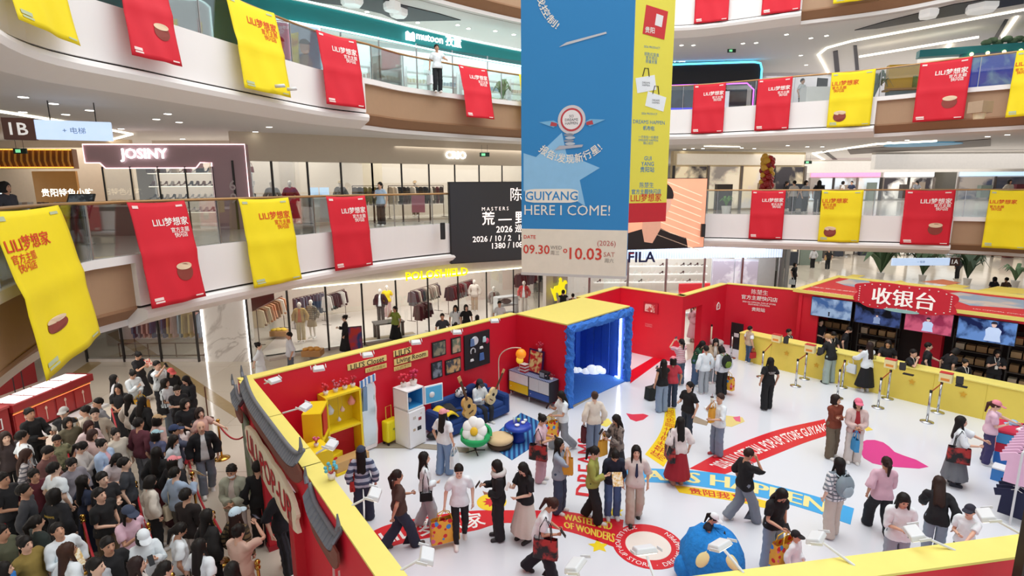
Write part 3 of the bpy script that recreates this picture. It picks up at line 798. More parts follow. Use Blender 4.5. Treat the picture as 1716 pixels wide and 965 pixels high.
# floors of the upper storeys and the ceilings under them
def slab(fl, w, ztop, zbot, name, mat, inset=.3):
 C = EDGE[fl]; a, b = [], []
 for i, c in enumerate(C):
  n = normal(C, i); a.append(c - n * inset)
 outer = OUTER
 n = len(a); k = len(outer)
 poly = a + outer[::-1]
 return struct(B().flat([(p.x, p.y) for p in poly], zbot, ztop).obj(name, mat))
OUTER = [Vector(p) for p in [(-14, 0), (-24, 6), (-24, 36), (0, 44), (14, 60), (55, 70), (58, 20), (34, 4)]]
FLOOR2 = M('#d6cfc6', .12, var=.05, scale=.6)
slab(2, 9, Z2, Z2 - .12, 'floor_upper', FLOOR2)
slab(2, 9, Z2 - 1.3, Z2 - 1.45, 'ceiling', CEIL, .4)
slab(3, 9, Z3, Z3 - .12, 'floor_upper', FLOOR2)
slab(3, 9, Z3 - 1.36, Z3 - 1.5, 'ceiling', CEIL, .4)
slab(4, 9, Z4 - 1.36, Z4 - 1.5, 'ceiling', CEIL, .4)
# ground
GROUND = M('#d3c8b8', .1, var=.05, scale=.5)
g = struct(B().flat([(-26, -2), (60, -2), (60, 72), (-26, 72)], -.2, -.006).obj('floor', GROUND))
for pts in ([at(180, 560), at(395, 700), at(412, 692), at(200, 552)], [at(0, 708), at(155, 602), at(170, 608), at(0, 730)]):
 B().flat([(p.x, p.y) for p in pts], 0, .004).obj('stone_band', M('#a78f63', .15, var=.15, scale=5), g)
# big polished floor tiles, each a slab of its own with an open joint (those the stage covers are left out)
TS = 2.6; tiles = [B().box((0, 0, -.006), (TS - .014, TS - .014, .012)).mesh('tile') for _ in range(3)]
for me, c in zip(tiles, ('#d3c8b8', '#d6ccbd', '#cfc4b3')): me.materials.append(M(c, .1, var=.05, scale=.7))
nt = 0
for i in range(-9, 16):
 for k in range(0, 18):
  x, y = i * TS + .9, k * TS + .4; st = x + 4.2 > abs(y - 12) and y < 19 and x < 22
  px_, py_ = proj((x, y, 0)) if y > 2 else (-999, 0)
  if st or not -260 < px_ < 1900 or py_ < 395 or nt >= 300: continue
  nt += 1; o = put(tiles[(i * 7 + k * 3) % 3], 'tile', g); o.location = (x, y, 0)
# glass rails: panes, posts, wooden handrail
def rail(fl, label, s0=None, s1=None):
 L = LEN[fl][-1]; s0 = s0 or 4; s1 = s1 or L - 12
 p, n = at_s(fl, (s0 + s1) / 2); t = thing('glass_railing', label, 'railing', (p.x, p.y, ZF[fl]))
 z = ZF[fl]; pts = []
 k = int((s1 - s0) / .5)
 for i in range(k + 1):
  q, nn = at_s(fl, s0 + (s1 - s0) * i / k); pts.append((q.x - nn.x * .08, q.y - nn.y * .08, z + 1.2))
 B().tube(pts, .036, 8).obj('handrail', GOLDR, t, smooth=True, world=True)
 m = int((s1 - s0) / 1.55)
 for i in range(m):
  a, na = at_s(fl, s0 + (s1 - s0) * i / m + .02); b, nb = at_s(fl, s0 + (s1 - s0) * (i + 1) / m - .02)
  a = a - na * .08; b = b - nb * .08; c = (a + b) / 2; d = b - a
  B().box((c.x, c.y, z + .64), (d.length, .015, 1.1), math.atan2(d.y, d.x)).obj('glass_pane', GLASS, t, world=True)
  if i: B().box((a.x, a.y, z + .62), (.025, .03, 1.1), math.atan2(d.y, d.x)).obj('post', STEEL, t, world=True)
rail(2, 'glass railing with brown handrail around the second storey opening')
rail(3, 'glass railing with brown handrail around the third storey opening')
# ------------------------------------------------------------------ banners over the rails
RED, YEL = '#d4162d', '#f3dc12'
def banner(fl, pa, pb, col, zb, hang, label, art=None, pb_shift=0., txt=True, place=''):
 z = ZF[fl] + 1.2; s0, s1 = s_at_px(fl, pa, z), s_at_px(fl, pb, z)
 if pb > 1716 or pa < -60:
  pass
 p0, n0 = at_s(fl, s0); p1, n1 = at_s(fl, s1); w = (p1 - p0).length; H = z - zb
 u = (p1 - p0).normalized(); nn = Vector((u.y, -u.x)); ph = pa * .37
 def fn(a, b, e=0.0):                                # a: 0..1 across, b: 0..1 down
  bend = .06 + hang * b ** .8
  wav = .022 * math.sin(a * 7 + b * 3 + ph) * (.3 + b) + .014 * math.sin(a * 15 - b * 8 + ph) * b - .03 * math.exp(-((a - .5) ** 2) * 10) * math.exp(-b * 5) + .03 * math.exp(-((b - .5) * 16) ** 2)
  q = p0 + u * (w * a) + nn * (bend + wav + e) + u * (pb_shift * b)
  sag = .035 * math.sin(a * math.pi) * math.exp(-b * 9)
  return Vector((q.x, q.y, z - H * b - sag))
 c = fn(.5, 1)
 t = thing('hanging_banner', label, 'banner', (c.x, c.y, c.z), 0, 'cloth banners on the railings')
 B().grid(lambda a, b: fn(1 - a, b), 18, 20).obj('cloth', M(RED if col == 'r' else YEL, .7, var=.04, scale=3), t, smooth=True, solid=.006, world=True)
 tc = M('#f6f1ec', .7) if col == 'r' else M('#d9481c', .7); b = B()
 fx = lambda x0, y0: (lambda x, y: fn(x0 + x / w, y0 - y * (1 if pa > 0 else .6) / H, .012))
 if txt:
  X = .64 if (col == 'r' or pa < 700) and not (col == 'y' and (pa < 50 or pa > 1300)) else .34
  letter('LILI梦想家', fx(X, .2), width=w * .62, bold=.014, b=b)
  letter('官方主题\n快闪店', fx(X + (.13 if X > .5 else -.13), .31), width=w * .33, bold=.01, b=b)
 b.obj('lettering', tc, t, world=True)
 for x0, y0, ww, hh in ((.1, .045, .1, .028), (.86, .045, .12, .02), (.14, .925, .16, .028), (.15, .955, .16, .016), (.88, .965, .14, .014)):
  B().add([fn(x0 + i * ww / 2, y0 + j_ * hh / 2, .013) for i, j_ in ((-1, -1), (-1, 1), (1, 1), (1, -1))], [(0, 1, 2, 3)]).obj('printed_tag', M('#f3d9d4' if col == 'r' else '#b9c4a0', .7), t, world=True)
 if art == 'drum':
  drum(fx, t, w, (.68, .7) if col == 'r' else (.28, .8) if pa > 0 else (.36, .74), 1. if pa > 0 else .5)
 return t
def drum(fx, t, w, c, ys=1.):
 f_ = fx(*c); f = lambda x, y: f_(x, y * ys); b = B(); r = .15 * w
 b.add([f(r * 1.0 * math.cos(a), r * .9 * math.sin(a) - r * .1) for a in np.linspace(0, 2 * math.pi, 25)[:-1]], [tuple(range(24))], 0)
 g2 = lambda x, y: f(x, y) + (f(0, 0) - f(0, 0)); 
 b2 = B(); fe = lambda x, y: f(x, y + r * .55)
 b.obj('drum_print', M('#8a3a30', .7), t, world=True)
 n = (f(1, 0) - f(0, 0)).cross(f(0, 1) - f(0, 0)).normalized() * .006
 b2.add([fe(r * .95 * math.cos(a), r * .38 * math.sin(a)) + n for a in np.linspace(0, 2 * math.pi, 21)[:-1]], [tuple(range(20))])
 b2.obj('drum_skin_print', M('#e3c9a8', .7), t, world=True)
BAN = [
 (2, -34, 90, 'y', 4.0, .34, 'yellow banner with a drum print hanging below the queue side railing, largest of all', 'drum'),
 (2, 208, 305, 'r', 4.17, .34, 'red banner with a drum print above the jewellery counter', 'drum'),
 (2, 396, 480, 'y', 4.1, .3, 'yellow banner on the second storey railing before the clothes store', None),
 (2, 544, 609, 'r', 4.12, .22, 'plain red banner on the second storey railing beside the dark screen', None),
 (2, 1260, 1317, 'r', 4.2, .12, 'red banner on the second storey railing beside the portrait screen', None),
 (2, 1377, 1447, 'y', 4.15, .12, 'yellow banner with a drum print above the cashier roof', 'drum'),
 (2, 1517, 1601, 'r', 4.12, .12, 'red banner with a drum print above the cashier roof', 'drum'),
 (2, 1660, 1735, 'y', 4.1, .2, 'yellow banner with narrow top above the cashier screens', None),
 (3, -60, 64, 'y', 9.2, .3, 'yellow banner cut by the upper corner above the hanging direction sign', None),
 (3, 172, 262, 'r', 9.25, .34, 'large red banner with a drum print under the teal shop', 'drum'),
 (3, 373, 456, 'y', 9.1, .34, 'yellow banner beside the poster of two smiling men', None),
 (3, 527, 594, 'r', 9.15, .3, 'red banner on the third storey railing at the end of a white bay', None),
 (3, 766, 813, 'r', 9.3, .5, 'small red banner hanging on brown fascia under the man with a carrier bag', None),
 (3, 868, 915, 'y', 9.3, .3, 'yellow banner half hidden by the tall blue hanging panel', None),
 (3, 1163, 1217, 'r', 9.05, .12, 'red banner in front of the neon lit dark arcade', None),
 (3, 1271, 1329, 'r', 9.05, .12, 'red banner next to the neon arcade corner', None),
 (3, 1394, 1468, 'y', 9.05, .12, 'yellow banner with a drum print on the third storey railing', 'drum'),
 (3, 1543, 1631, 'r', 9.05, .14, 'red banner with a drum print on the third storey before the play centre', 'drum'),
 (3, 1705, 1790, 'y', 9.0, .2, 'yellow banner beside the blue play centre screen', None),
 (4, 1168, 1226, 'r', 13.95, .12, 'red banner of the top storey above the arcade', None),
 (4, 1283, 1349, 'r', 13.95, .12, 'red banner of the top storey at the end of the white bay', None),
 (4, 1405, 1492, 'y', 14.0, .12, 'yellow banner of the top storey on brown fascia', None)]
for fl, a, b_, c, zb, hg, lab, art in BAN: banner(fl, a, b_, c, zb, hg, lab, art, txt=True)
# ================================================================== the pop-up stage
PRED = M('#d6142f', .5, var=.03); PYEL = M('#ecdc74', .55, var=.03); CYEL = M('#eed31c', .5, var=.03); BLUE = M('#1f4fb0', .7, var=.1)
BLK = M('#17171a', .5); WHT = M('#dadcde', .4, var=.02); TEXTW = M('#f4f2ee', .6); CHROME = M('#c9cbcd', .2, 1.0); GOLD = M('#c79a4b', .22, 1.0)
def hit(px, py, P0, u):
 """where the pixel's line of sight meets the upright plane through P0 along u"""
 d = ray(px, py); n = Vector((u[1], -u[0], 0)); o = Vector((0, 0, HC)); t = (Vector(P0).to_3d() - o).dot(n) / d.dot(n); return o + d * t
A = at(426, 635, 2.6); Bc = at(865, 527, 2.6); U = (Bc - A); U.z = 0; U.normalize(); V = Vector((U.y, -U.x, 0))
A.z = Bc.z = 0
C1 = Bc + V * 2.08; C2 = C1 + U * 3.42; C3 = Bc + U * 3.5
D_ = at(1040, 482, 2.6); E_ = at(1145, 497, 2.6); G_ = at(1218, 476, 2.6); K_ = at(1340, 487, 2.6)
for p in (D_, E_, G_, K_): p.z = 0
STAGE = M('#dfe3ea', .16, var=.015, scale=.8)
HOUT = [at(1340, 487, 2.7), at(1716, 535, 2.7)]; HU = (HOUT[1] - HOUT[0]); HU.z = 0; HU.normalize(); HN = Vector((-HU.y, HU.x, 0))  # HN: into the hut
H0 = Vector((HOUT[0].x, HOUT[0].y, 0)); 
stage = struct(B().flat([(p[0], p[1]) for p in (A, Bc, C3, D_, E_, G_, K_, H0 + HU * 11 + HN * 3, H0 + HU * 13, (12, 5.4), (5.9, 5.7), (2.3, 5.1), (-1.15, 5.2), (-2.9, 7.6))], 0, .012).obj('floor_stage', STAGE))
WN = [0]
def pwall(a, b, name, th=.25, h=2.6, out=1, cap=True, gap=None, z0=0):
 """red panel wall whose room face runs a -> b; thickness to the far side"""
 u = (b - a); L = u.length; u.normalize(); n = Vector((-u.y, u.x, 0)) * out; c = (a + b) / 2 + n * th / 2
 o = struct(B().box((c.x, c.y, (h + z0) / 2), (L, th, h - z0), math.atan2(u.y, u.x)).obj(name, PRED))
 if cap: B().box((c.x, c.y, h + .012), (L + .02, th + .03, .03), math.atan2(u.y, u.x)).obj('yellow_cap', PYEL, o)
 return o
pwall(A - U * .25, Bc, 'wall_back')
pwall(C3, D_, 'wall_back'); pwall(D_, E_, 'wall_east')
EG = (G_ - E_).normalized()
pwall(E_ + EG * 1.55, G_, 'wall_east'); pwall(E_, E_ + EG * 1.55, 'wall_east', z0=2.05); pwall(E_, E_ + EG * .12, 'wall_east', cap=False, h=2.05)
pwall(G_, K_, 'wall_north')
# front wall with its gate
F0 = A + Vector((-.02, -.05, 0)); F2 = at(678, 965, 2.6); F2.z = 0; FD = at(537, 777, 2.6); FD.z = 0
fu = (FD - F0).normalized(); g0 = 2.35; g1 = 4.0; fl_ = (FD - F0).length
pwall(F0, F0 + fu * g0, 'wall_front', out=-1); pwall(F0 + fu * g0, F0 + fu * g1, 'wall_front', out=-1, z0=1.95); pwall(F0 + fu * g1, FD, 'wall_front', out=-1)
fv = (F2 - FD).normalized(); pwall(FD, F2 + fv * 1.2, 'wall_front', out=-1)
S0 = at(1705, 900, 2.6); S1 = at(1280, 955, 2.6); S0.z = S1.z = 0; su = (S1 - S0).normalized()
pwall(S1 + su * 3.2, S0 - su * 2.2, 'wall_south', out=-1, th=.3)
# booth
bu = struct(B().flat([(p.x, p.y) for p in (Bc, C1, C2, C3)], 2.6, 2.64).obj('ceiling_booth', PYEL))
pwall(Bc, C1, 'wall_booth', th=.1, cap=False); pwall(C2, C3, 'wall_booth', th=.1, cap=False); pwall(C3, Bc, 'wall_booth', th=.1, cap=False, out=-1)
FUR = M('#3a7ad6', .95, var=.35, scale=40, bump=.8); DBL = M('#2458cc', .8, var=.12, scale=12)
def fluffy(pts, r, seed, amp=.035, n=12):
 rnd = random.Random(seed); b = B(); b.tube(pts, r, n)
 b.v = [(x + rnd.uniform(-amp, amp), y + rnd.uniform(-amp, amp), z + rnd.uniform(-amp, amp)) for x, y, z in b.v]; return b
t = thing('booth_surround', 'shaggy blue fur surround of the open photo booth', 'booth', (C1 + C2) / 2)
def line(a, b, n): return [a.lerp(b, i / n) for i in range(n + 1)]
Zv = lambda p, z: Vector((p.x, p.y, z))
e = V * .04
for nm, a, b in (('fur_post', Zv(C1 + e + U * .1, .0), Zv(C1 + e + U * .1, 2.5)), ('fur_post', Zv(C2 + e - U * .12, 0), Zv(C2 + e - U * .12, 2.5)), ('fur_lintel', Zv(C1 + e, 2.46), Zv(C2 + e, 2.46))):
 fluffy(line(a, b, 30), .13, 3).obj(nm, FUR, t, world=True)
inn = lambda a, v: a - V * v
b = B(); b.flat([(p.x, p.y) for p in (C1 + U * .02 + V * .05, C2 - U * .02 + V * .05, C3 - U * .12, Bc + U * .1)], .012, .05); 
b.obj('blue_carpet', FUR, t, world=True)
for a, b_, nm in ((Bc + U * .12 + V * .02, C3 - U * .12 + V * .02, 'back_panel'), (Bc + U * .12, C1 + U * .12, 'side_panel'), (C3 - U * .12, C2 - U * .12, 'side_panel')):
 u = (b_ - a).normalized(); L = (b_ - a).length; k = int(L / .3)
 for i in range(k):
  c = a + u * (L * (i + .5) / k); B().box((c.x, c.y, 1.3), (L / k * .93, .06 + .04 * (i % 2), 2.5), math.atan2(u.y, u.x)).obj('quilted_panel' if 0 else nm, DBL, t, world=True)
LED = M('#fffdf0', .4, emit=16)
for q in (at(1001, 618, 0), at(1037, 636, 0)):
 B().tube([Zv(q, .06), Zv(q, 2.45)], .03, 6).obj('light_strip', LED, t, world=True)
B().tube([Zv(at(1001, 618, 0), .07), Zv(at(1037, 636, 0), .07)], .022, 6).obj('light_strip', LED, t, world=True)
for (px, py, s), lb in zip(((966, 622, .2), (996, 624, .32)), ('small white cloud lamp on the blue booth carpet', 'large white cloud lamp on the blue booth carpet')):
 p = at(px, py, .1); c = thing('cloud_lamp', lb, 'lamp', (p.x, p.y, .05)); b = B()
 for dx, dz, r in ((-.9, .3, .5), (-.3, .55, .65), (.4, .5, .6), (.95, .3, .45), (0, .25, .6)): b.ball((dx * s, 0, dz * s), (r * s, .5 * r * s, r * s * .8), 10, 7)
 o = b.obj('cloud_body', M('#f2f6fa', .5, emit=.5), c, smooth=True); o['kind'] = 'stuff'
# ------------------------------------------------------------------ prints on the stage floor (flat stickers)
def sticker(pts, hexc, label, z=.0165, name='floor_sticker'):
 P = [at(x, y, 0) for x, y in pts]; o = B().flat([(p.x, p.y) for p in P], .0125, z).obj(name, M(hexc, .3, var=.02), stage); o['label'] = label; return o
def ring_sticker(up, lo, hexc, label, n=8, z=.0165):
 a = spline([at(x, y, 0) for x, y in up], n); b_ = spline([at(x, y, 0) for x, y in lo], n)
 b = B(); k = len(a); m = len(b_)
 b.flat([(p.x, p.y) for p in a + b_[::-1]], .0125, z); o = b.obj('floor_sticker', M(hexc, .3, var=.02), stage); o['label'] = label
 return a, b_
def arc_letters(s, up, lo, hexc, f0=.0, f1=1.0, hscale=.62, z=.0195, bold=.02, flip=False, sp=None):
 """letters set between two floor curves: along the curve, up = towards `up`"""
 a = spline([at(x, y, 0) for x, y in up], 8); b_ = spline([at(x, y, 0) for x, y in lo], 8)
 def on(C, t):
  L = arclen(C); s_ = max(0, min(1, t)) * L[-1]; i = max(1, next((k for k in range(1, len(L)) if L[k] >= s_ - 1e-9), len(L) - 1)); w = (s_ - L[i - 1]) / (L[i] - L[i - 1] + 1e-9); return C[i - 1].lerp(C[i], w)
 vs, fs, w, h = text(s, bold)
 def fn(x, y):
  t = f0 + (f1 - f0) * (x / w + .5); v = .5 + y / h * hscale
  p = on(b_, t).lerp(on(a, t), v); return Vector((p.x, p.y, z))
 B().add([fn(x, y) for x, y in vs], fs).obj('floor_lettering', M(hexc, .4), stage)
up, lo = [(1155, 786), (1220, 752), (1300, 722), (1382, 703)], [(1213, 796), (1290, 766), (1345, 744), (1390, 729)]
ring_sticker(up, lo, '#d8232f', 'red curved floor print reading official store lettering in white'); arc_letters('2026 LILI OFFICIAL POP-UP STORE GUIYANG', up, lo, '#f4f2ee', .08, 1.0, .5)
up, lo = [(1035, 782), (1093, 786), (1155, 789), (1230, 798), (1300, 815), (1365, 832), (1431, 853)], [(1038, 808), (1093, 809), (1150, 813), (1230, 825), (1300, 840), (1362, 858), (1425, 880)]
ring_sticker(up, lo, '#3fa9e6', 'sky blue floor band with pale yellow capital letters', z=.0185); [arc_letters('AMS HAPPEN', up, lo, '#f0e39a', .12 + k * .005, .9 + k * .005, .7, .0215 + .0006 * k) for k in (0, 1, 2)]
up, lo = [(1130, 814), (1180, 820), (1235, 828), (1290, 842)], [(1138, 826), (1180, 833), (1232, 841), (1285, 853)]
ring_sticker(up, lo, '#f2cf2d', 'yellow floor strip with red characters under the sky blue band'); arc_letters('贵阳我来啦', up, lo, '#d2362a', .14, .9, .8)
up, lo = [(1112, 783), (1130, 750), (1133, 715), (1131, 684)], [(1081, 762), (1101, 735), (1111, 712), (1115, 684)]
ring_sticker(lo, up, '#f4d41c', 'yellow curved floor print with red characters by the red skirted woman'); arc_letters('店闪快题主方官生楚陈'[::-1], [(1115, 684), (1111, 712), (1101, 735), (1081, 762)][::-1], [(1131, 684), (1133, 715), (1130, 750), (1112, 783)][::-1], '#c9281f', .05, .95, .75)
[arc_letters('DREAMS', [(962, 830), (966, 790), (966, 735)], [(1000, 835), (1003, 790), (1000, 735)], '#d2262f', k * .008, 1, .9, .0195 + .0006 * k) for k in (0, 1, 2)]
up, lo = [(620, 893), (655, 879), (720, 866), (790, 857), (860, 856), (945, 858), (1005, 868), (1045, 872)], [(642, 922), (680, 910), (735, 899), (795, 890), (850, 877), (940, 889), (1000, 907), (1040, 922)]
ring_sticker(up, lo, '#d8232f', 'red curved floor print with large white characters and a yellow phrase')
arc_letters('LILI梦想家', up, lo, '#f6f4f1', .02, .43, .8, .0195, .03); [arc_letters('WASTELAND\n OF WONDERS', up, lo, '#f0cf4a', .76 + k * .0015, .97 + k * .0015, .72, .0195 + .0006 * k) for k in (0, 1, 2)]
def disc(px, py, r, hexc, label, z=.0165, n=40, star=0, k=.5):
 p = at(px, py, 0); b = B(); m = n if not star else star * 2
 b.flat([(p.x + (r if not star or i % 2 == 0 else r * k) * math.cos(6.2832 * i / m + .3), p.y + (r if not star or i % 2 == 0 else r * k) * math.sin(6.2832 * i / m + .3)) for i in range(m)], .0125, z)
 o = b.obj('floor_sticker', M(hexc, .3, var=.02), stage); o['label'] = label; return p
c = disc(1086, 915, .66, '#d8232f', 'round red floor badge with white ring lettering beside the blue pouffe', .018)
vs, fs, w, h = text('2026 LILI POP-UP STORE  ·  DREAMS HAPPEN', .02); kk = .92
B().add([((lambda a, r: (c.x + r * math.cos(a), c.y + r * math.sin(a), .0215))(math.radians(250) + x / w * math.radians(300), .56 - y / h * .1)) for x, y in vs], fs).obj('floor_lettering', M('#f6f4f1', .4), stage)
o = disc(1086, 915, .42, '#f0e6dc', 'pale centre of the round red floor badge', .0205)
disc(824, 842, .32, '#f4d433', 'yellow round floor print with a red burst', .017); disc(824, 842, .2, '#dc3a3a', 'red burst on the yellow round floor print', .0195, star=9, k=.6)
disc(1003, 916, .2, '#f0d62a', 'yellow star on the white floor below the yellow phrase', star=5, k=.5); disc(1031, 858, .19, '#f0d62a', 'yellow star on the white floor at the feet of the stooping woman', star=5, k=.5)
sticker([(1443, 742), (1452, 738), (1466, 738), (1480, 742), (1490, 749), (1499, 758), (1514, 764), (1535, 771), (1556, 783), (1540, 786), (1510, 784), (1485, 782), (1462, 777), (1447, 768), (1441, 756)], '#dc3d8f', 'magenta spoon shaped floor print beyond the pink shirted woman')
sticker([(1049, 693), (1060, 695), (1078, 694), (1087, 697), (1078, 704), (1066, 707), (1056, 703)], '#dc2f4a', 'red crescent floor print near the sailor suited woman')
sticker([(1008, 703), (1020, 702), (1026, 710), (1016, 716), (1007, 713)], '#f0de5a', 'small yellow floor print by the jeans of the cream blouse woman')
sticker([(1152, 704), (1165, 698), (1188, 708), (1184, 714), (1160, 708)], '#a08f78', 'brown floor print of an instrument neck')
sticker([(1184, 708), (1208, 696), (1244, 700), (1248, 707), (1226, 716), (1196, 712)], '#e6d488', 'cream leaf shaped floor print by the drinking boy')
sticker([(1228, 700), (1240, 698), (1241, 708), (1233, 706)], '#e56a8b', 'pink patch of the leaf shaped floor print', .0195)
sticker([(1186, 694), (1200, 690), (1205, 697), (1192, 701)], '#5aa7d8', 'blue patch of the leaf shaped floor print')
sticker([(1056, 622), (1100, 596), (1113, 601), (1056, 643)], '#d8142c', 'red carpet strip before the framed picture wall')
sticker([(1445, 716), (1453, 714), (1463, 721), (1452, 723)], '#efd65a', 'small yellow floor print behind the couple')
B().flat([(p.x, p.y) for p in (at(617, 752), at(700, 752), at(786, 760), at(786, 752), at(700, 744), at(632, 742))], .0125, .03).obj('edge_strip', M('#9c9384', .6, var=.3, scale=60), stage)
B().flat([(p.x, p.y) for p in (at(912, 712), at(948, 690), at(990, 668), at(985, 662), at(945, 681), at(905, 705))], .0125, .03).obj('edge_strip', M('#9c9384', .6, var=.3, scale=60), stage)
# ------------------------------------------------------------------ wall lamps on arms
def wlamp(base, head, label):
 t = thing('wall_floodlight', label, 'lamp', base, 0, 'floodlights on the stage walls')
 d = (head - base); d.z = 0
 ang = math.atan2(d.y, d.x)
 B().tube([base, head], .016, 8).obj('arm', WHT, t, world=True)
 R = Matrix.Rotation(ang, 3, 'Z') @ Matrix.Rotation(.35, 3, 'Y')
 B().box(head, (.17, .26, .06), ax=R, top=.82).obj('lamp_head', WHT, t, world=True, bevel=.012)
 B().box(head - R @ Vector((0, 0, .037)), (.13, .22, .006), ax=R).obj('lens', M('#fff8ea', .3, emit=1.5), t, world=True)
 for s in (-1, 1): B().box(head + R @ Vector((-.05, s * .155, 0)), (.12, .012, .03), ax=R).obj('bracket', WHT, t, world=True)
def wl(px, py, bx, by, lab):
 h = at(px, py, 2.78); b_ = at(bx, by, 2.62); wlamp(b_, h, lab)
for a in ((460, 637, 443, 643, 'white floodlight at the far corner of the front wall'), (534, 617, 528, 612, 'white floodlight above the yellow closet'), (616, 594, 608, 592, 'white floodlight above the closet sign'), (697, 573, 690, 570, 'white floodlight above the living room sign'),
          (766, 556, 760, 552, 'white floodlight above the picture frames'), (829, 537, 822, 534, 'white floodlight above the black pegboard'), (512, 681, 474, 692, 'white floodlight over the grey tiled cornice'), (556, 744, 530, 760, 'white floodlight before the yellow closet panels'),
          (628, 827, 590, 847, 'white floodlight before the striped jumper woman'), (716, 930, 672, 955, 'white floodlight low over the bare white floor'), (964, 946, 972, 972, 'white floodlight by the foot of the woman carrying a printed tote'), (1080, 920, 1098, 972, 'white floodlight over the round floor badge'), (1206, 912, 1246, 960, 'white floodlight over the blue pouffe'),
          (1367, 900, 1432, 948, 'white floodlight beside the capped child'), (1532, 892, 1600, 922, 'white floodlight by the white shirted girl'), (1652, 862, 1712, 895, 'white floodlight over the garment rail')): wl(*a)
# ------------------------------------------------------------------ signs and frames on the back wall
W0 = A + V * .012
def wpt(px, py, off=.0, P=None, u=None): return hit(px, py, (P or W0) + V * off, u or U)
def board(x0, yt, yb, x1, P, u, th, name, label, cat, mat, group=None):
 """panel on an upright plane: its near edge runs from (x0,yt) down to (x0,yb), its far edge is at x1"""
 a = hit(x0, yb, P, u); h = hit(x0, yt, P, u).z - a.z; un = Vector(u).normalized(); c = hit(x1, yb, P, u)
 w = (c - a).dot(un); mid = a + un * w / 2; mid.z = a.z + h / 2
 t = thing(name, label, cat, mid, math.atan2(un.y, un.x), group)
 B().box((0, -th / 2, 0), (w, th, h)).obj('panel', mat, t, bevel=.004)
 return t, w, h
def print_on(t, s, x, y, width, mat, th, bold=.02, ext=.003, height=None):
 letter(s, lambda a, b: Vector((x + a, -th - ext, y + b)), width=width, height=height, bold=bold).obj('lettering', mat, t)
CREAM = M('#ead487', .6)
for (x0, yt, yb, x1, s, lab) in ((582, 611, 621, 648, "LILI'S Closet", 'yellow sign strip naming the closet'), (659, 588, 598, 689, "LILI'S", 'short yellow sign strip on the wall above the fridge'), (660, 602, 612.5, 717, 'Living Room', 'yellow sign strip naming the living room')):
 t, w, h = board(x0, yt, yb, x1, W0, U, .03, 'sign_strip', lab, 'sign', CREAM); print_on(t, s, 0, 0, w * .86, M('#2a2018', .6), .03, .012)
for (x0, yt, yb, x1, s, lab) in ((612, 617.5, 625, 648, 'LILI的衣帽间', 'small yellow strip under the closet sign'), (660, 615, 622, 689, 'LILI的客厅', 'small yellow strip under the living room sign')):
 t, w, h = board(x0, yt, yb, x1, W0, U, .02, 'sign_strip', lab, 'sign', CREAM); print_on(t, s, 0, 0, w * .85, M('#b08a3c', .6), .02, .01)
def picture(x0, yt, yb, x1, c1, c2, lab):
 t, w, h = board(x0, yt, yb, x1, W0, U, .03, 'picture_frame', lab, 'picture', BLK)
 B().box((0, -.033, 0), (w - .07, .006, h - .07)).obj('photograph', M(c1, .4, kind='picture', c2=c2, scale=7), t)
picture(724, 574, 600, 747, '#3d4a48', '#8f8a72', 'framed green grey photograph beside the living room sign'); picture(756, 567, 594, 772, '#6b7a66', '#c7a98c', 'narrow framed photograph next to the pegboard')
picture(723, 608, 636, 741, '#26313d', '#8792a0', 'framed dark blue photograph, lower and nearest to the fridge'); picture(746, 604, 629, 772, '#3a4350', '#d8b27c', 'framed photograph of a guitar in the lower row')
t, w, h = board(778, 562, 621, 820, W0, U, .04, 'pegboard', 'black wall pegboard hung with a cap, headphones and small gear', 'board', M('#1b1b20', .6))
for nm, c, x, z, sx, sz in (('hung_denim', '#5f7ba8', -.27, .36, .2, .3), ('hung_cap', '#bfe0e6', .3, .36, .17, .22), ('hung_box', '#e8e8ea', -.3, -.33, .17, .1), ('hung_shirt', '#4a6fae', .16, -.3, .24, .3), ('hung_gamepad', '#eeeeee', .15, .07, .17, .1)):
 B().box((x * w / .95 * .8, -.07, z * h / 1.1 * .8), (sx * .85, .05, sz * .8), top=.75).obj(nm, M(c, .6), t, bevel=.02)
B().lathe([(.16, -.02), (.17, 0), (.16, .02)], (0, 0, 0), 20).map(lambda p: (p.x * .8 - .12 * w, -.06 + p.z, p.y * .8 + .36 * h * .8)).obj('hung_plate', M('#d9dde4', .4), t)
B().tube([(-.2 * w + .09 * math.cos(a), -.06, .0 + .1 * math.sin(a)) for a in np.linspace(-.6, 3.74, 14)], .018, 6).obj('hung_headphones', M('#d8d8dc', .4), t)
B().ball((.36 * w, -.07, .2 * h), (.07, .05, .09), 10, 8).obj('hung_pompom', M('#d8325e', .8), t)
# ------------------------------------------------------------------ yellow closet, mirror, suitcase, fridge
def u_px(px, off, z):
 lo_, hi = -1., 12.
 for _ in range(40):
  m = (lo_ + hi) / 2; p = A + U * m + V * off
  if proj((p.x, p.y, z))[0] < px: lo_ = m
  else: hi = m
 return lo_
rU = math.atan2(U.y, U.x)
def along(u, off, z=0.): p = A + U * u + V * off; return Vector((p.x, p.y, z))
ua, ub = u_px(550, .45, 1.0), u_px(608, .45, 1.0); w = ub - ua
t = thing('closet_unit', 'bright yellow open closet with hanging charms and a red lower panel', 'closet', along((ua + ub) / 2, .24, .012), rU)
B().box((0, .2, .93), (w, .03, 1.86)).obj('back_panel', CYEL, t)
for s in (-1, 1): B().box((s * (w / 2 - .025), 0, .93), (.05, .42, 1.86)).obj('side_panel', CYEL, t)
for z in (.05, .98, 1.84): B().box((0, 0, z), (w - .1, .42, .05)).obj('shelf', CYEL, t)
B().box((0, .17, .52), (w - .12, .02, .84)).obj('red_panel', M('#c81f30', .6), t)
B().box((0, -.32, .16), (w * .95, .3, .3)).obj('step_box', M('#caa26a', .6), t, bevel=.01); B().box((0, -.32, .03), (w, .36, .06)).obj('plinth', CYEL, t)
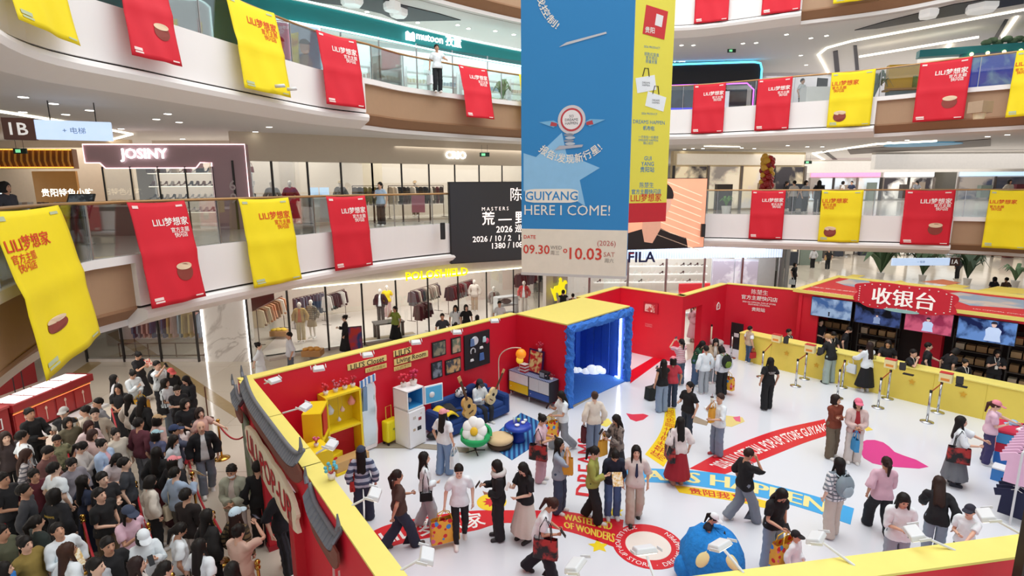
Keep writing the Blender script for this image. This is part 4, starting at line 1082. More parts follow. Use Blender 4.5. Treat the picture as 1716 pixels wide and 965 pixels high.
for (x, z, c, r) in ((-.28, 1.45, '#c9ced4', .11), (.3, 1.52, '#e79a8e', .1), (.05, 1.38, '#e2c3b8', .06), (-.05, 1.15, '#dcd6e0', .05)):
 k = thing('hanging_charm', {'#c9ced4': 'grey drop shaped charm', '#e79a8e': 'salmon drop shaped charm', '#e2c3b8': 'small pinkish charm', '#dcd6e0': 'small pale lilac charm'}[c] + ' hanging in the yellow closet', 'charm', t.location + Matrix.Rotation(rU, 3, 'Z') @ Vector((x, 0, z)), rU)
 B().lathe([(.005, r * 1.5), (r * .45, r * .9), (r, 0), (r * .75, -r * .75), (.01, -r)], n=14).obj('drop', M(c, .5), k, smooth=True); B().tube([(0, 0, r * 1.4), (0, 0, 1.8 - z)], .005, 5).obj('cord', M('#c9b24a', .5), k)
tops = ['#d33a4a', '#b9586a', '#d8324a', '#c23346', '#c9878f', '#d23c50']
flowers = []
def pot(p, c, lab, s=1.0):
 s *= .8
 k = thing('red_flower_pot', lab, 'plant pot', p, 0, 'little pots of red blooms on the closet')
 B().lathe([(.05 * s, 0), (.065 * s, .09 * s), (.055 * s, .09 * s)], n=12).obj('pot', M('#e8e2dc', .5), k, smooth=True)
 rnd = random.Random(c + lab); b = B()
 for i in range(9):
  a = i * .7; r = rnd.uniform(.02, .12) * s; q = (r * math.cos(a * 2), r * math.sin(a * 2), rnd.uniform(.17, .28) * s)
  B().ball(q, .03 * s, 7, 5).obj('bloom', M(c, .6), k, smooth=True)
  b.tube([(0, 0, .08 * s), q], .006 * s, 4)
 b.obj('stems', M('#b8323e', .6), k)['kind'] = 'stuff'
for i, (x, lab) in enumerate(((-.45, 'red blooms in a white pot at the near end of the closet top'), (-.12, 'red blooms in a white pot, second on the closet top'), (.2, 'red blooms in a white pot, third on the closet top'), (.48, 'pale red blooms in a white pot beside the mirror end'))):
 pot(t.location + Matrix.Rotation(rU, 3, 'Z') @ Vector((x * w / 1.2, 0, 1.865)), tops[i], lab, 1.25)
# angled closet wing
pa = along(ua - .02, .45, .012); q = at(520, 790, 0)
t2 = thing('closet_wing', 'yellow slanted closet wing with a red framed panel and open shelves', 'closet', along(ua - .35, .62, .012), rU + .9)
for s in (-1, 1): B().box((s * .36, 0, .9), (.05, .4, 1.8)).obj('side_panel', CYEL, t2)
for z in (.05, .55, 1.1, 1.78): B().box((0, 0, z), (.7, .4, .05)).obj('shelf', CYEL, t2)
B().box((0, .19, .9), (.72, .02, 1.8)).obj('back_panel', CYEL, t2); B().box((.1, -.17, 1.44), (.38, .03, .56)).obj('red_panel', M('#c9242c', .5), t2)
for x, z in ((-.18, .58), (.15, .58), (-.2, 1.13), (.2, .08)): B().ball((x, -.05, z + .08), (.08, .08, .09), 8, 6).obj('stored_toy' if 0 else 'knob', M(random.choice(['#b5563a', '#7f93b0', '#d8c9c0']), .6), t2)
t3 = thing('closet_cabinet', 'yellow closed cabinet by the gate wall with a pot of pink blooms on it', 'cabinet', along(ua - .72, 1.35, .012), rU + 1.5)
B().box((0, 0, .62), (.6, .45, 1.24)).obj('body', CYEL, t3, bevel=.01); B().box((0, -.235, .62), (.52, .02, 1.1)).obj('door', M('#e8cb14', .5), t3); B().ball((.2, -.26, .7), .02, 8, 6).obj('knob', WHT, t3)
pot(Vector((t3.location.x, t3.location.y, 1.255)), '#d86a86', 'pink blooms in a white pot on the yellow cabinet')
t4 = thing('closet_bench', 'low yellow bench with a red cushion block before the closet wing', 'bench', at(545, 790, .012), rU + .4)
B().box((0, 0, .2), (.8, .45, .4)).obj('body', CYEL, t4, bevel=.01); B().box((.0, -.24, .22), (.3, .04, .26)).obj('red_panel', M('#c9242c', .5), t4)
p = t4.location; pot(Vector((p.x - .1, p.y, .415)), '#3a3f55', 'dark blooms in a white pot on the low yellow bench')
# mirror
um0, um1 = u_px(611, .3, 1.0), u_px(637, .3, 1.0); mc = along((um0 + um1) / 2, .14, .02); mw = um1 - um0
t = thing('standing_mirror', 'tall mirror with a wavy white frame leaning on the red wall', 'mirror', mc, rU)
out = []
for i in range(48):
 a = 2 * math.pi * i / 48; x = mw * .5 * max(-1, min(1, 1.25 * math.cos(a))); z = .95 + .93 * max(-1, min(1, 1.25 * math.sin(a)))
 k = 1 + .05 * math.sin(a * 13); out.append((x * k, z if z > .1 else .03))
B().prism(out, Matrix.Identity(4), .06).obj('frame', M('#f0e6ea', .4), t); B().prism([(x * .8, .95 + (z - .95) * .88) for x, z in out], Matrix.Translation((0, -.008, 0)), .005).obj('glass', M('#d4dde2', .04, .9), t)
t = thing('denim_drape', 'blue and white jeans hung over the top of the mirror', 'clothing', mc + Vector((0, 0, 1.86)), rU)
B().grid(lambda a, b: (-.24 + a * .44, -.045 - .02 * math.sin(a * 9), .06 - .18 * b + .1 * a), 10, 5).obj('waist', M('#e6ecf5', .8, kind='stripe_x', c2='#4f86c6', scale=9), t, solid=.03)
B().grid(lambda a, b: (-.16 + a * .12 - b * .04, -.05 - .015 * math.sin(a * 6 + b * 3), -.12 - .62 * b), 5, 8).obj('trouser_leg', M('#7d9cbf', .8), t, solid=.03)
# suitcase
sp = at(656, 742, .012); t = thing('suitcase', 'bright yellow ribbed suitcase with its handle pulled up', 'suitcase', sp, rU + .12)
SY = M('#efe21a', .35, var=.02)
B().box((0, 0, .38), (.42, .25, .58)).obj('shell', SY, t, bevel=.045)
for x in (-.15, -.09, .09, .15): B().box((x, -.128, .38), (.018, .012, .5)).obj('rib', SY, t)
B().lathe([(.03, -.004), (.03, .004)], n=14).map(lambda p: (p.x, -.131 + p.z, p.y + .43)).obj('badge', M('#8a8b3a', .4), t)
B().tube([(-.09, .06, .66), (-.09, .06, 1.02), (.09, .06, 1.02), (.09, .06, .66)], .012, 8).obj('handle', M('#d9c14a', .4), t)
for x in (-.17, .17):
 for y in (-.09, .09): B().lathe([(.035, -.015), (.035, .015)], n=12).map(lambda p: (x + p.z, y + p.x, .047 + p.y)).obj('wheel', BLK, t)
# fridge
fp = at(688, 742, .012); t = thing('fridge', 'white fridge with stickers and its freezer door standing open', 'fridge', fp + V * -.0, rU + .1)
FW = M('#f1f1f3', .3, var=.01)
b = B(); b.box((0, 0, .52), (.56, .55, 1.0)); b.obj('body', FW, t, bevel=.02)
b = B()
for c, s in (((-.265, 0, 1.3), (.03, .55, .52)), ((.265, 0, 1.3), (.03, .55, .52)), ((0, .26, 1.3), (.56, .03, .52)), ((0, 0, 1.55), (.56, .55, .03)), ((0, 0, 1.05), (.56, .55, .03))): b.box(c, s)
o = b.obj('freezer_box', FW, t); o['kind'] = 'stuff'
FB_ = M('#3a9ad4', .5)
for c_, s_ in (((0, .235, 1.3), (.5, .01, .46)), ((-.243, 0, 1.3), (.01, .5, .46)), ((.243, 0, 1.3), (.01, .5, .46)), ((0, 0, 1.073), (.5, .5, .01)), ((0, 0, 1.527), (.5, .5, .01))): B().box(c_, s_).obj('freezer_lining', FB_, t)
B().box((0, -.295, .52), (.55, .04, .98)).obj('door', FW, t, bevel=.015)
o = B().box((.02, 0, .95), (.03, .03, .1)).obj('knob', CHROME, t) if 0 else None
dr = Matrix.Rotation(-1.9, 3, 'Z')
pts = Matrix.Translation((.28, -.29, 1.3)) @ Matrix.Rotation(-.3, 4, 'Z')
b = B().box((.27, -.0, 0), (.54, .04, .5)); b.map(lambda p: pts @ p); b.obj('freezer_door', FW, t, bevel=.015)
b = B().box((.27, -.026, 0), (.46, .02, .42)); b.map(lambda p: pts @ p); b.obj('door_lining', M('#57b5e6', .5), t)
b = B().ball((.2, -.05, 0), (.08, .04, .08), 10, 8); b.map(lambda p: pts @ p); b.obj('door_knob', WHT, t, smooth=True)
B().ball((.1, .1, 1.14), .07, 10, 8).obj('ice_ball', WHT, t, smooth=True)
for x, z, c, s in ((-.1, .82, '#c9c4bb', .09), (.08, .75, '#a33a3f', .1), (.05, .5, '#2b2b30', .13), (.13, .88, '#d9d6d0', .05), (-.12, .5, '#b9a58c', .08)):
 B().box((x, -.318, z), (s, .004, s * .8)).obj('sticker', M(c, .6), t)
q = fp + Vector((-.12, .0, 1.57)); pot(q, '#d8324a', 'red blooms in a white pot on the fridge back edge', 1.5); pot(fp + Vector((.12, .12, 1.57)), '#c92a55', 'crimson blooms in a white pot on the fridge, the taller', 1.9)
q = at(722, 705, .012); t = thing('crate', 'blue plastic crate beside the fridge', 'crate', q, rU)
for c, s in (((0, -.2, .22), (.5, .02, .36)), ((0, .2, .22), (.5, .02, .36)), ((-.25, 0, .22), (.02, .42, .36)), ((.25, 0, .22), (.02, .42, .36)), ((0, 0, .05), (.5, .4, .02))): B().box(c, s).obj('side_panel', M('#1f49b0', .4), t)
q = at(727, 735, .03); t = thing('portable_speaker', 'black pear shaped speaker on the floor by the crate', 'speaker', q, .4)
B().ball((0, 0, .1), (.2, .12, .1), 12, 8).obj('case', BLK, t, smooth=True); B().tube([(-.1, 0, .18), (0, 0, .27), (.1, 0, .18)], .01, 6).obj('handle', BLK, t)
# ------------------------------------------------------------------ sofa, guitar, table, pouffe, rug, flower chair
SB = M('#1d3f7e', .85, var=.12, scale=20, bump=.2)
s0, s1 = u_px(738, 1.0, .4), u_px(848, 1.0, .4); sw = s1 - s0
sofa = thing('sofa', 'deep blue two seat sofa against the red wall', 'sofa', along((s0 + s1) / 2, .72, .012), rU)
sofa_m = sofa
B().box((0, 0, .2), (sw, .9, .28)).obj('base', SB, sofa, bevel=.05)
for i in (-1, 1): B().box((i * sw * .21, -.06, .39), (sw * .41, .72, .16)).obj('seat_cushion', SB, sofa, bevel=.06)
for i in (-1, 1): B().box((i * sw * .21, .34, .6), (sw * .41, .2, .5)).obj('back_cushion', SB, sofa, bevel=.08)
for i in (-1, 1): B().box((i * (sw / 2 - .1), -.02, .36), (.22, .88, .62)).obj('armrest', SB, sofa, bevel=.09)
def onsofa(x, y, z): return sofa.location + Matrix.Rotation(rU, 3, 'Z') @ Vector((x, y, z))
t = thing('throw_jacket', 'yellow and black jacket thrown over the sofa arm by the fridge', 'clothing', onsofa(-sw * .36, -.05, .52), rU)
B().grid(lambda a, b: (-.3 + a * .5, -.35 + b * .62, .16 * math.sin(a * 3.1) + .04 * math.sin(b * 8)), 10, 10).obj('body', M('#e9c92a', .8), t, smooth=True, solid=.04)
B().grid(lambda a, b: (.1 + a * .26, -.3 + b * .6, .12 + .05 * math.sin(a * 3 + b * 6)), 8, 8).obj('lining', M('#2c2a2c', .8), t, smooth=True, solid=.04)
t = thing('scatter_cushion', 'black and white patterned cushion on the sofa back', 'cushion', onsofa(-.1, .2, .9), rU)
B().ball((0, 0, 0), (.22, .09, .15), 12, 8).obj('cover', M('#f0f0f0', .8, kind='picture', c2='#151515', scale=14), t, smooth=True)
t = thing('scatter_cushion', 'plain navy cushion on the sofa back beside the patterned one', 'cushion', onsofa(.3, .22, .88), rU)
B().ball((0, 0, 0), (.24, .1, .16), 12, 8).obj('cover', M('#1a2f66', .9), t, smooth=True)
t = thing('plush_pillow', 'red round pillow on the sofa back behind the seated woman', 'cushion', onsofa(.55, .24, .92), rU)
B().ball((0, 0, 0), (.2, .1, .14), 12, 8).obj('cover', M('#c8283c', .9), t, smooth=True)
def guitar(loc, rz, tilt, lab, c='#e3b76e'):
 t = thing('guitar', lab, 'guitar', loc, rz); R = Matrix.Rotation(tilt, 4, 'Y') @ Matrix.Scale(1.25 if c == '#e3b76e' else 1, 4)
 o = []
 for i in range(40):
  a = 2 * math.pi * i / 40; z = math.sin(a) * .25; r = .145 + .035 * math.cos(2 * (a + math.pi / 2)) - .02 * math.sin(a) ; r = (.19 if z < 0 else .145) * abs(math.cos(a)) ** .7 * (1 - .22 * math.exp(-((z - .03) / .06) ** 2)); o.append((r * (1 if math.cos(a) > 0 else -1), z + .25))
 B().prism(o, R, .09).obj('body', M(c, .35), t)
 m = M('#5b3a22', .5)
 def bx(cx, cz, dx, dz, y, dy): b = B().box((cx, y, cz), (dx, dy, dz)); return b.map(lambda p: R @ p)
 bx(0, .72, .05, .5, -.005, .03).obj('neck', m, t); bx(0, 1.02, .075, .14, 0, .025).obj('headstock', M('#c9a26a', .4), t); bx(0, .14, .13, .025, -.008, .014).obj('bridge', m, t)
 B().lathe([(.045, -.004), (.045, .004)], n=16).map(lambda p: R @ Vector((p.x, -.004 + p.z, p.y + .3))).obj('sound_hole', BLK, t)
 return t
guitar(onsofa(-.28, -.5, .42), rU, -.35, 'honey coloured acoustic guitar leaning on the sofa')
guitar(onsofa(.42, -.42, .55), rU, .6, 'pale guitar held by the woman seated on the sofa', '#e6cf9a')
rug = [at(812, 742), at(873, 693), at(935, 722), at(858, 772)]
o = B().flat([(p.x, p.y) for p in rug], .0125, .028).obj('striped_rug', M('#3f86bc', .9, var=.1, kind='stripe_x', c2='#123a78', scale=8), None); o.rotation_euler = (0, 0, 0)
tag(o, 'blue striped rug under the round table and pouffe', 'rug')
p = at(868, 738, .03); t = thing('mushroom_table', 'blue mushroom shaped side table with small cups on it', 'table', p)
B().lathe([(.2, 0), (.17, .05), (.15, .3), (.2, .34)], n=24).obj('pedestal', M('#1d3fa8', .4), t, smooth=True)
B().lathe([(.0, .33), (.24, .33), (.35, .37), (.36, .42), (.3, .47), (.0, .475)], n=28).obj('tabletop', M('#2146b4', .35), t, smooth=True)
for i, (x, y, c, r, hh, lab) in enumerate(((-.1, .02, '#d8e4ea', .035, .2, 'tall pale tumbler'), (.02, .12, '#b9d06a', .05, .09, 'green cup'), (.14, .0, '#eeeeee', .06, .05, 'white dish'), (-.02, -.14, '#e8e4ee', .07, .04, 'lilac dish'), (.2, .13, '#e9edf2', .05, .06, 'white bowl'))):
 k = thing('tableware', lab + ' on the blue mushroom table', 'dish', p + Vector((x, y, .476))); B().lathe([(r * .7, 0), (r, hh), (r * .85, hh), (r * .6, .012)], n=14).obj('vessel', M(c, .25), k, smooth=True)
p = at(838, 748, .03); t = thing('pouffe', 'round biscuit coloured pouffe with a dark base on the striped rug', 'pouffe', p)
B().lathe([(.28, 0), (.33, .06), (.33, .12), (.3, .15)], n=28).obj('base', M('#4a3524', .8), t, smooth=True); B().lathe([(.0, .15), (.3, .15), (.35, .2), (.34, .27), (.26, .31), (.0, .315)], n=28).obj('cushion', M('#d9bd92', .85), t, smooth=True)
p = at(797, 757, .012); t = thing('flower_chair', 'green swivel chair with a big white daisy cushion', 'chair', p, -.1)
GR = M('#1f9e5a', .85, bump=.2)
B().lathe([(.1, .28), (.34, .3), (.46, .42), (.45, .52), (.3, .5), (.0, .46)], n=28).obj('seat', GR, t, smooth=True)
B().grid(lambda a, b: (.47 * math.cos(math.pi * a), .1 + .36 * math.sin(math.pi * a), .42 + .26 * b * math.sin(math.pi * a) ** .5 + .05), 16, 6).obj('backrest', GR, t, smooth=True, solid=.09)
for i in range(7):
 a = i * 2 * math.pi / 7; b = B().ball((.2 * math.cos(a), -.0, .2 * math.sin(a)), (.16, .08, .16), 12, 8); b.map(lambda p: (p.x * 1.1, -.12 + p.y + .45 * p.z, .74 + p.z * 1.05)); b.obj('petal', M('#f2f3f1', .8), t, smooth=True)
b = B().ball((0, -.06, 0), (.1, .05, .1), 12, 8); b.map(lambda p: (p.x * 1.2, -.16 + p.y + .45 * p.z, .74 + p.z * 1.2)); b.obj('flower_centre', M('#e9bd2e', .8), t, smooth=True)
B().tube([(0, 0, .05), (0, 0, .3)], .03, 8).obj('pillar', BLK, t); t.scale = (.82, .82, .86)
for i in range(4): a = i * math.pi / 2 + .4; B().tube([(0, 0, .06), (.3 * math.cos(a), .3 * math.sin(a), .02)], .016, 6).obj('leg', BLK, t)
# ------------------------------------------------------------------ sideboard against the booth wall
rV = math.atan2(V.y, V.x)
def v_px(px, off, z):
 lo_, hi = -1., 5.
 for _ in range(40):
  m = (lo_ + hi) / 2; p = Bc + V * m - U * off
  if proj((p.x, p.y, z))[0] < px: lo_ = m
  else: hi = m
 return lo_
va, vb = v_px(853, .45, .6), v_px(921, .45, .6); sw2 = vb - va; cc = Bc + V * (va + vb) / 2 - U * .25
sb = thing('sideboard', 'black framed sideboard with white, yellow and blue doors', 'sideboard', (cc.x, cc.y, .012), rV)
HB = .86
for z in (.2, HB): B().box((0, 0, z), (sw2, .42, .03)).obj('top_panel' if z > .5 else 'bottom_panel', M('#2a2c38', .5) if z < .5 else M('#aab6d6', .4, kind='stripe_x', c2='#26325e', scale=16), sb)
for x in (-sw2 / 2, 0, sw2 / 2): B().box((x, 0, (HB + .2) / 2), (.03, .42, HB - .2)).obj('side_panel', M('#1e1f26', .5), sb)
B().box((0, .2, (HB + .2) / 2), (sw2, .02, HB - .2)).obj('back_panel', M('#1e1f26', .5), sb)
hw = sw2 / 2 - .04
for x0, c, z0, z1 in ((-sw2 / 4, '#f0f0ef', .52, .84), (-sw2 / 4, '#edc91c', .22, .5), (sw2 / 4, '#2a4fa0', .22, .42)):
 o = B().box((x0, -.2, (z0 + z1) / 2), (hw, .02, z1 - z0)).obj('door', M(c, .4), sb); B().ball((x0 - hw * .4, -.22, (z0 + z1) / 2), .014, 8, 6).obj('knob', WHT, o)
for k in (-1, 1): B().box((sw2 / 4 + k * hw / 4, -.2, .64), (hw / 2 - .01, .02, .4)).obj('door', WHT, sb)
for x in (-sw2 / 2 + .06, 0, sw2 / 2 - .06):
 for y in (-.17, .17): B().tube([(x, y, 0), (x, y, .19)], .014, 6).obj('leg', CHROME, sb)
def onsb(x, y, z): return sb.location + Matrix.Rotation(rV, 3, 'Z') @ Vector((x, y, z))
t = thing('framed_poster', 'dark purple framed poster with a red and yellow print on the sideboard', 'picture', onsb(.02, .08, HB + .016), rV)
R = Matrix.Rotation(-.12, 4, 'X')
B().box((0, 0, .38), (.6, .04, .76)).map(lambda p: R @ p).obj('frame', M('#33184a', .4), t); B().box((0, -.022, .38), (.5, .006, .66)).map(lambda p: R @ p).obj('print', M('#c2242f', .4, kind='picture', c2='#e6cf8a', scale=8), t)
t = thing('radio', 'dark table radio beside the framed poster', 'radio', onsb(sw2 * .3, -.02, HB + .016), rV)
B().box((0, 0, .11), (.34, .16, .22)).obj('case', M('#23252b', .5), t, bevel=.015); B().box((-.05, -.083, .11), (.18, .006, .14)).obj('speaker_cloth', M('#9aa3b0', .8), t); B().ball((.11, -.083, .12), .025, 8, 6).obj('knob', CHROME, t)
t = thing('table_lamp', 'small lamp with a yellow head on the sideboard', 'lamp', onsb(-sw2 * .33, 0, HB + .016), rV)
B().lathe([(.07, 0), (.07, .02), (.02, .03), (.02, .2)], n=12).obj('base', WHT, t); B().ball((0, 0, .34), (.12, .12, .13), 12, 8).obj('shade', M('#f0c93a', .5, emit=.4), t, smooth=True)
t = thing('record_stand', 'red and white block of records on the sideboard', 'box', onsb(-sw2 * .2, -.02, HB + .016), rV); B().box((0, 0, .13), (.22, .2, .26)).obj('box', M('#d8d4d2', .5, kind='stripe_z', c2='#b8232f', scale=10), t)
pot(onsb(sw2 * .12, .1, HB + .016) + Vector((0, 0, .76)), '#c2304a', 'red blooms in a white pot behind the framed poster', 1.2); pot(onsb(sw2 * .44, 0, HB + .016), '#7a2a35', 'dark red blooms in a white pot at the radio end of the sideboard', 1.0)
lb = along(u_px(836, .4, .5), .4, .012)
t = thing('arc_floor_lamp', 'white arc floor lamp with an orange globe', 'lamp', lb)
gl = hit(873, 593, lb, V + U * .2); pts = [Zv(lb, .3), Zv(lb, 1.4)] + [Vector((lb.x + (gl.x - lb.x) * (1 - math.cos(a)), lb.y + (gl.y - lb.y) * (1 - math.cos(a)), 1.4 + (gl.z + .18 - 1.4) * math.sin(a))) for a in np.linspace(.2, 1.57, 8)]
B().tube(pts, .016, 8).obj('stem', M('#e6d7c0', .4), t, world=True); B().ball(gl, .155, 16, 12).obj('globe', M('#f0921e', .4, emit=.35), t, smooth=True, world=True)
B().box((lb.x, lb.y, .2), (.26, .26, .4), .4).obj('base', M('#b08a58', .6), t, world=True)
t = thing('wall_print', 'small framed print lit on the red wall east of the booth', 'picture', (0, 0, 0)); 
wu = (E_ - D_).normalized(); Wd = D_ - Vector((-wu.y, wu.x, 0)) * .012; 
c = hit(1091, 516, Wd, wu); t.location = c; t.rotation_euler = (0, 0, math.atan2(wu.y, wu.x))
B().box((0, -.02, 0), (.62, .04, .42)).obj('frame', M('#b5122a', .5), t); B().box((-.03, -.043, 0), (.42, .006, .3)).obj('print', M('#efe0d6', .5, kind='picture', c2='#c2443e', scale=9), t)
c = hit(1087, 545, Wd, wu); t = thing('wall_caption', 'small white caption lettering under the lit print', 'sign', c, math.atan2(wu.y, wu.x)); letter('DREAMS\nHAPPEN', lambda a, b: Vector((a, -.006, b)), width=.3).obj('lettering', M('#e6a8a8', .6), t)
gu = (K_ - G_).normalized(); Wg = G_ - Vector((-gu.y, gu.x, 0)) * .012; c = hit(1272, 505, Wg, gu)
t = thing('wall_sign', 'white character sign on the red wall by the yellow counter end', 'sign', c, math.atan2(gu.y, gu.x))
for s, y, w_ in (('陈楚生', .38, .62), ('官方主题快闪店', .13, 1.35), ('2026 LILI OFFICIAL POP-UP STORE', -.06, 1.25), ('GUIYANG STATION', -.15, .8), ('贵阳站', -.34, .5)):
 letter(s, lambda a, b: Vector((a, -.012, y + b)), width=w_, bold=.02).obj('lettering', TEXTW, t)
Wc = E_ - Vector((-EG.y, EG.x, 0)) * .012; c = hit(1203, 513, Wc, EG); t = thing('wall_emblem', 'white house outline emblem on the red passage wall', 'sign', c, math.atan2(EG.y, EG.x))
B().tube([(-.13, -.02, -.12), (-.13, -.02, .06), (0, -.02, .16), (.13, -.02, .06), (.13, -.02, -.12)], .018, 6, closed=True).obj('outline', TEXTW, t)
letter('贵', lambda a, b: Vector((a, -.012, b + .0)), width=.12).obj('lettering', TEXTW, t)
p = at(1176, 576, .012); t = thing('sign_stand', 'white slanted notice stand in the doorway of the red wall', 'sign', p, .9)
B().tube([(0, 0, 0), (0, 0, 1.0)], .02, 8).obj('pole', BLK, t); B().lathe([(.18, 0), (.18, .02)], n=18).obj('base', BLK, t); B().box((0, 0, 1.2), (.4, .03, .56), ax=Matrix.Rotation(-.4, 3, 'X')).obj('panel', M('#f0f0f0', .4), t)
# round stool and black white toy chair seen past the booth
p = at(1062, 588, .012); t = thing('round_stool', 'dark stool with a red seat just past the blue booth', 'stool', p); B().lathe([(.18, 0), (.05, .04), (.05, .36), (.2, .4)], n=16).obj('base', BLK, t, smooth=True); B().lathe([(.2, .4), (.23, .44), (.2, .5), (0, .51)], n=18).obj('seat', M('#d8264a', .7), t, smooth=True)
# ================================================================== cashier hut, counter, stanchions, gate, merchandise
q0, q1 = at(1240, 557, 1.1), at(1716, 655, 1.1); cu = (q1 - q0); cu.z = 0; cu.normalize(); cn = Vector((-cu.y, cu.x, 0)); cl = (q1 - q0).length + 3.2; rC = math.atan2(cu.y, cu.x)
q0.z = 0
ctr = thing('cashier_counter', 'long yellow cashier counter across the red hut', 'counter', (q0 + cu * cl / 2 + cn * .28).to_tuple()[:2] + (.012,), rC)
B().box((0, 0, .53), (cl, .52, 1.06)).obj('body', M('#ead35a', .55, var=.03), ctr); B().box((0, 0, 1.075), (cl + .03, .58, .03)).obj('worktop', M('#f2e47a', .4), ctr)
for k in range(1, int(cl / 1.22)): B().box((-cl / 2 + k * 1.22, -.263, .53), (.006, .006, 1.04)).obj('panel_joint', M('#c9b640', .6), ctr)
def onctr(px, z=1.1, off=0.): p = at(px[0], px[1], z); return Vector((p.x, p.y, z))
for i, (px, lab) in enumerate((((1298, 574), 'nearest to the wall sign'), ((1354, 592), 'beside the leaning blond customer'), ((1489, 618), 'beside the skirted customer'), ((1582, 642), 'before the seated cashier with a lanyard'))):
 p = onctr(px) + cn * .16; t = thing('brochure_box', 'cream and orange brochure box on the counter ' + lab, 'box', p, rC, 'brochure boxes on the cashier counter')
 B().box((0, .0, .13), (.3, .2, .26)).obj('box', M('#f0e3a8', .6), t, bevel=.006); B().box((0, -.103, .09), (.2, .006, .07)).obj('printed_tag', M('#e8913a', .6), t); B().box((.0, .0, .27), (.3, .2, .02)).obj('lid', M('#c2322e', .6), t)
 m = thing('card_reader', 'black card terminal on the counter ' + lab, 'terminal', p + cu * .3 + cn * .05, rC + .3, 'card terminals on the cashier counter'); B().box((0, 0, .12), (.17, .04, .22), ax=Matrix.Rotation(-.3, 3, 'X')).obj('case', M('#2a2523', .4), m, bevel=.008); B().box((0, 0, .015), (.14, .12, .03)).obj('base', BLK, m)
for px, lab in (((1395, 587), 'beside the leaning customer'), ((1522, 628), 'by the second cashier'), ((1611, 648), 'by the seated cashier')):
 t = thing('keyboard', 'dark counter pad ' + lab, 'keyboard', onctr(px), rC); B().box((0, 0, .015), (.26, .12, .03)).obj('case', BLK, t)
# cheerful fish and star stickers are characters: only their plain star part is kept
for px, py in ((1318, 592), (1368, 612), (1528, 640), (1614, 661)):
 c = hit(px, py, q0 - cn * .005, cu); t = thing('star_sticker', 'orange star sticker on the yellow counter front, ' + {1318: 'nearest to the wall sign', 1368: 'behind the leaning customer', 1528: 'facing the silver post pair', 1614: 'nearest to the pink capped clerk'}[px], 'sticker', c, rC)
 B().prism([((.1 if i % 2 == 0 else .045) * math.sin(math.pi * i / 5), (.1 if i % 2 == 0 else .045) * math.cos(math.pi * i / 5)) for i in range(10)][::-1], Matrix.Translation((0, -.006, 0)), .006).obj('star', M('#d9a62a', .6), t)
# hut
hl = 13.0; HR = 2.72
deep = 4.6
hp = lambda u, n, z=0.: Vector((H0.x + HU.x * u + HN.x * n, H0.y + HU.y * u + HN.y * n, z)); rH = math.atan2(HU.y, HU.x)
roof = struct(B().flat([(p.x, p.y) for p in (hp(-.1, -.05), hp(hl, -.05), hp(hl, deep), hp(.0, deep))], HR - .06, HR).obj('roof_hut', M('#c92434', .5, var=.03)))
B().flat([(p.x, p.y) for p in (hp(-.1, -.07), hp(hl, -.07), hp(hl, -.0), hp(-.1, -.0))], HR - .08, HR + .03).obj('yellow_edge', PYEL, roof)
B().flat([(p.x, p.y) for p in (hp(-.22, -.05), hp(.04, -.05), hp(.12, deep), hp(-.1, deep))], HR - .08, HR + .03).obj('yellow_edge', PYEL, roof)
B().flat([(p.x, p.y) for p in (hp(.0, deep - .5), hp(hl, deep - .9), hp(hl, deep), hp(.0, deep))], HR, HR + .02).obj('yellow_print', PYEL, roof)
def rsh(px, hexc):
 P = [at(x, y, HR) for x, y in px]; B().flat([(p.x, p.y) for p in P], HR, HR + .008).obj('roof_print', M(hexc, .5, kind='picture', c2='#c9b9b0', scale=1.4) if hexc == '#8fa3b8' else M(hexc, .5), roof)
rsh([(1575, 492), (1610, 490), (1650, 496), (1716, 503), (1716, 518), (1660, 514), (1625, 512), (1590, 500)], '#8fa3b8'); rsh([(1400, 473), (1425, 467), (1455, 470), (1462, 478), (1440, 482), (1415, 478)], '#8fa3b8')
rsh([(1565, 482), (1600, 476), (1625, 480), (1610, 484)], '#e8d060'); rsh([(1640, 486), (1672, 480), (1716, 484), (1716, 493), (1670, 490)], '#e8d060'); rsh([(1480, 474), (1510, 470), (1525, 476), (1500, 480)], '#e8d060'); rsh([(1410, 466), (1430, 460), (1450, 462), (1430, 467)], '#e8d060'); rsh([(1545, 472), (1580, 468), (1610, 474), (1590, 478)], '#d97f5a')
for s, x, y, w_ in (('陈楚生官方主题快闪店', 1402, 486, 2.0), ('DREAMS HAPPEN GUIYANG', 1398, 492, 1.8), ('LILI OFFICIAL POP-UP STORE', 1690, 525, 1.7)):
 c = at(x, y, HR); letter(s, lambda a, b: Vector((c.x, c.y, HR + .012)) + HU * a + HN * b, width=w_, bold=.02).obj('roof_lettering', M('#f3e8dc', .6), roof)
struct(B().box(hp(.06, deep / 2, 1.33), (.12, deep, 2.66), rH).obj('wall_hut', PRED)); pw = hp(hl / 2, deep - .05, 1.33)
struct(B().box(pw, (hl, .1, 2.66), rH).obj('wall_hut', M('#5a1520', .6)))  # back wall: darkness inside the hut painted in as a deeper red
struct(B().box(hp(.35, .12, 1.33), (.7, .12, 2.66), rH).obj('wall_hut', PRED)); struct(B().box(hp(9.3, .12, 1.33), (2.2, .12, 2.66), rH).obj('wall_hut', PRED))
struct(B().box(hp(hl / 2, .06, 2.62), (hl, .1, .14), rH).obj('trim_90', PRED))
struct(B().box(hp(4.05, 1.1, 1.05), (.55, .5, 2.1), rH).obj('column', PRED))
struct(B().box(hp(4.6, 1.6, 1.0), (8.0, .08, 2.0), rH).obj('wall_hut', M('#2a1a18', .7)))  # near-black colour paints in the dark behind the cashiers
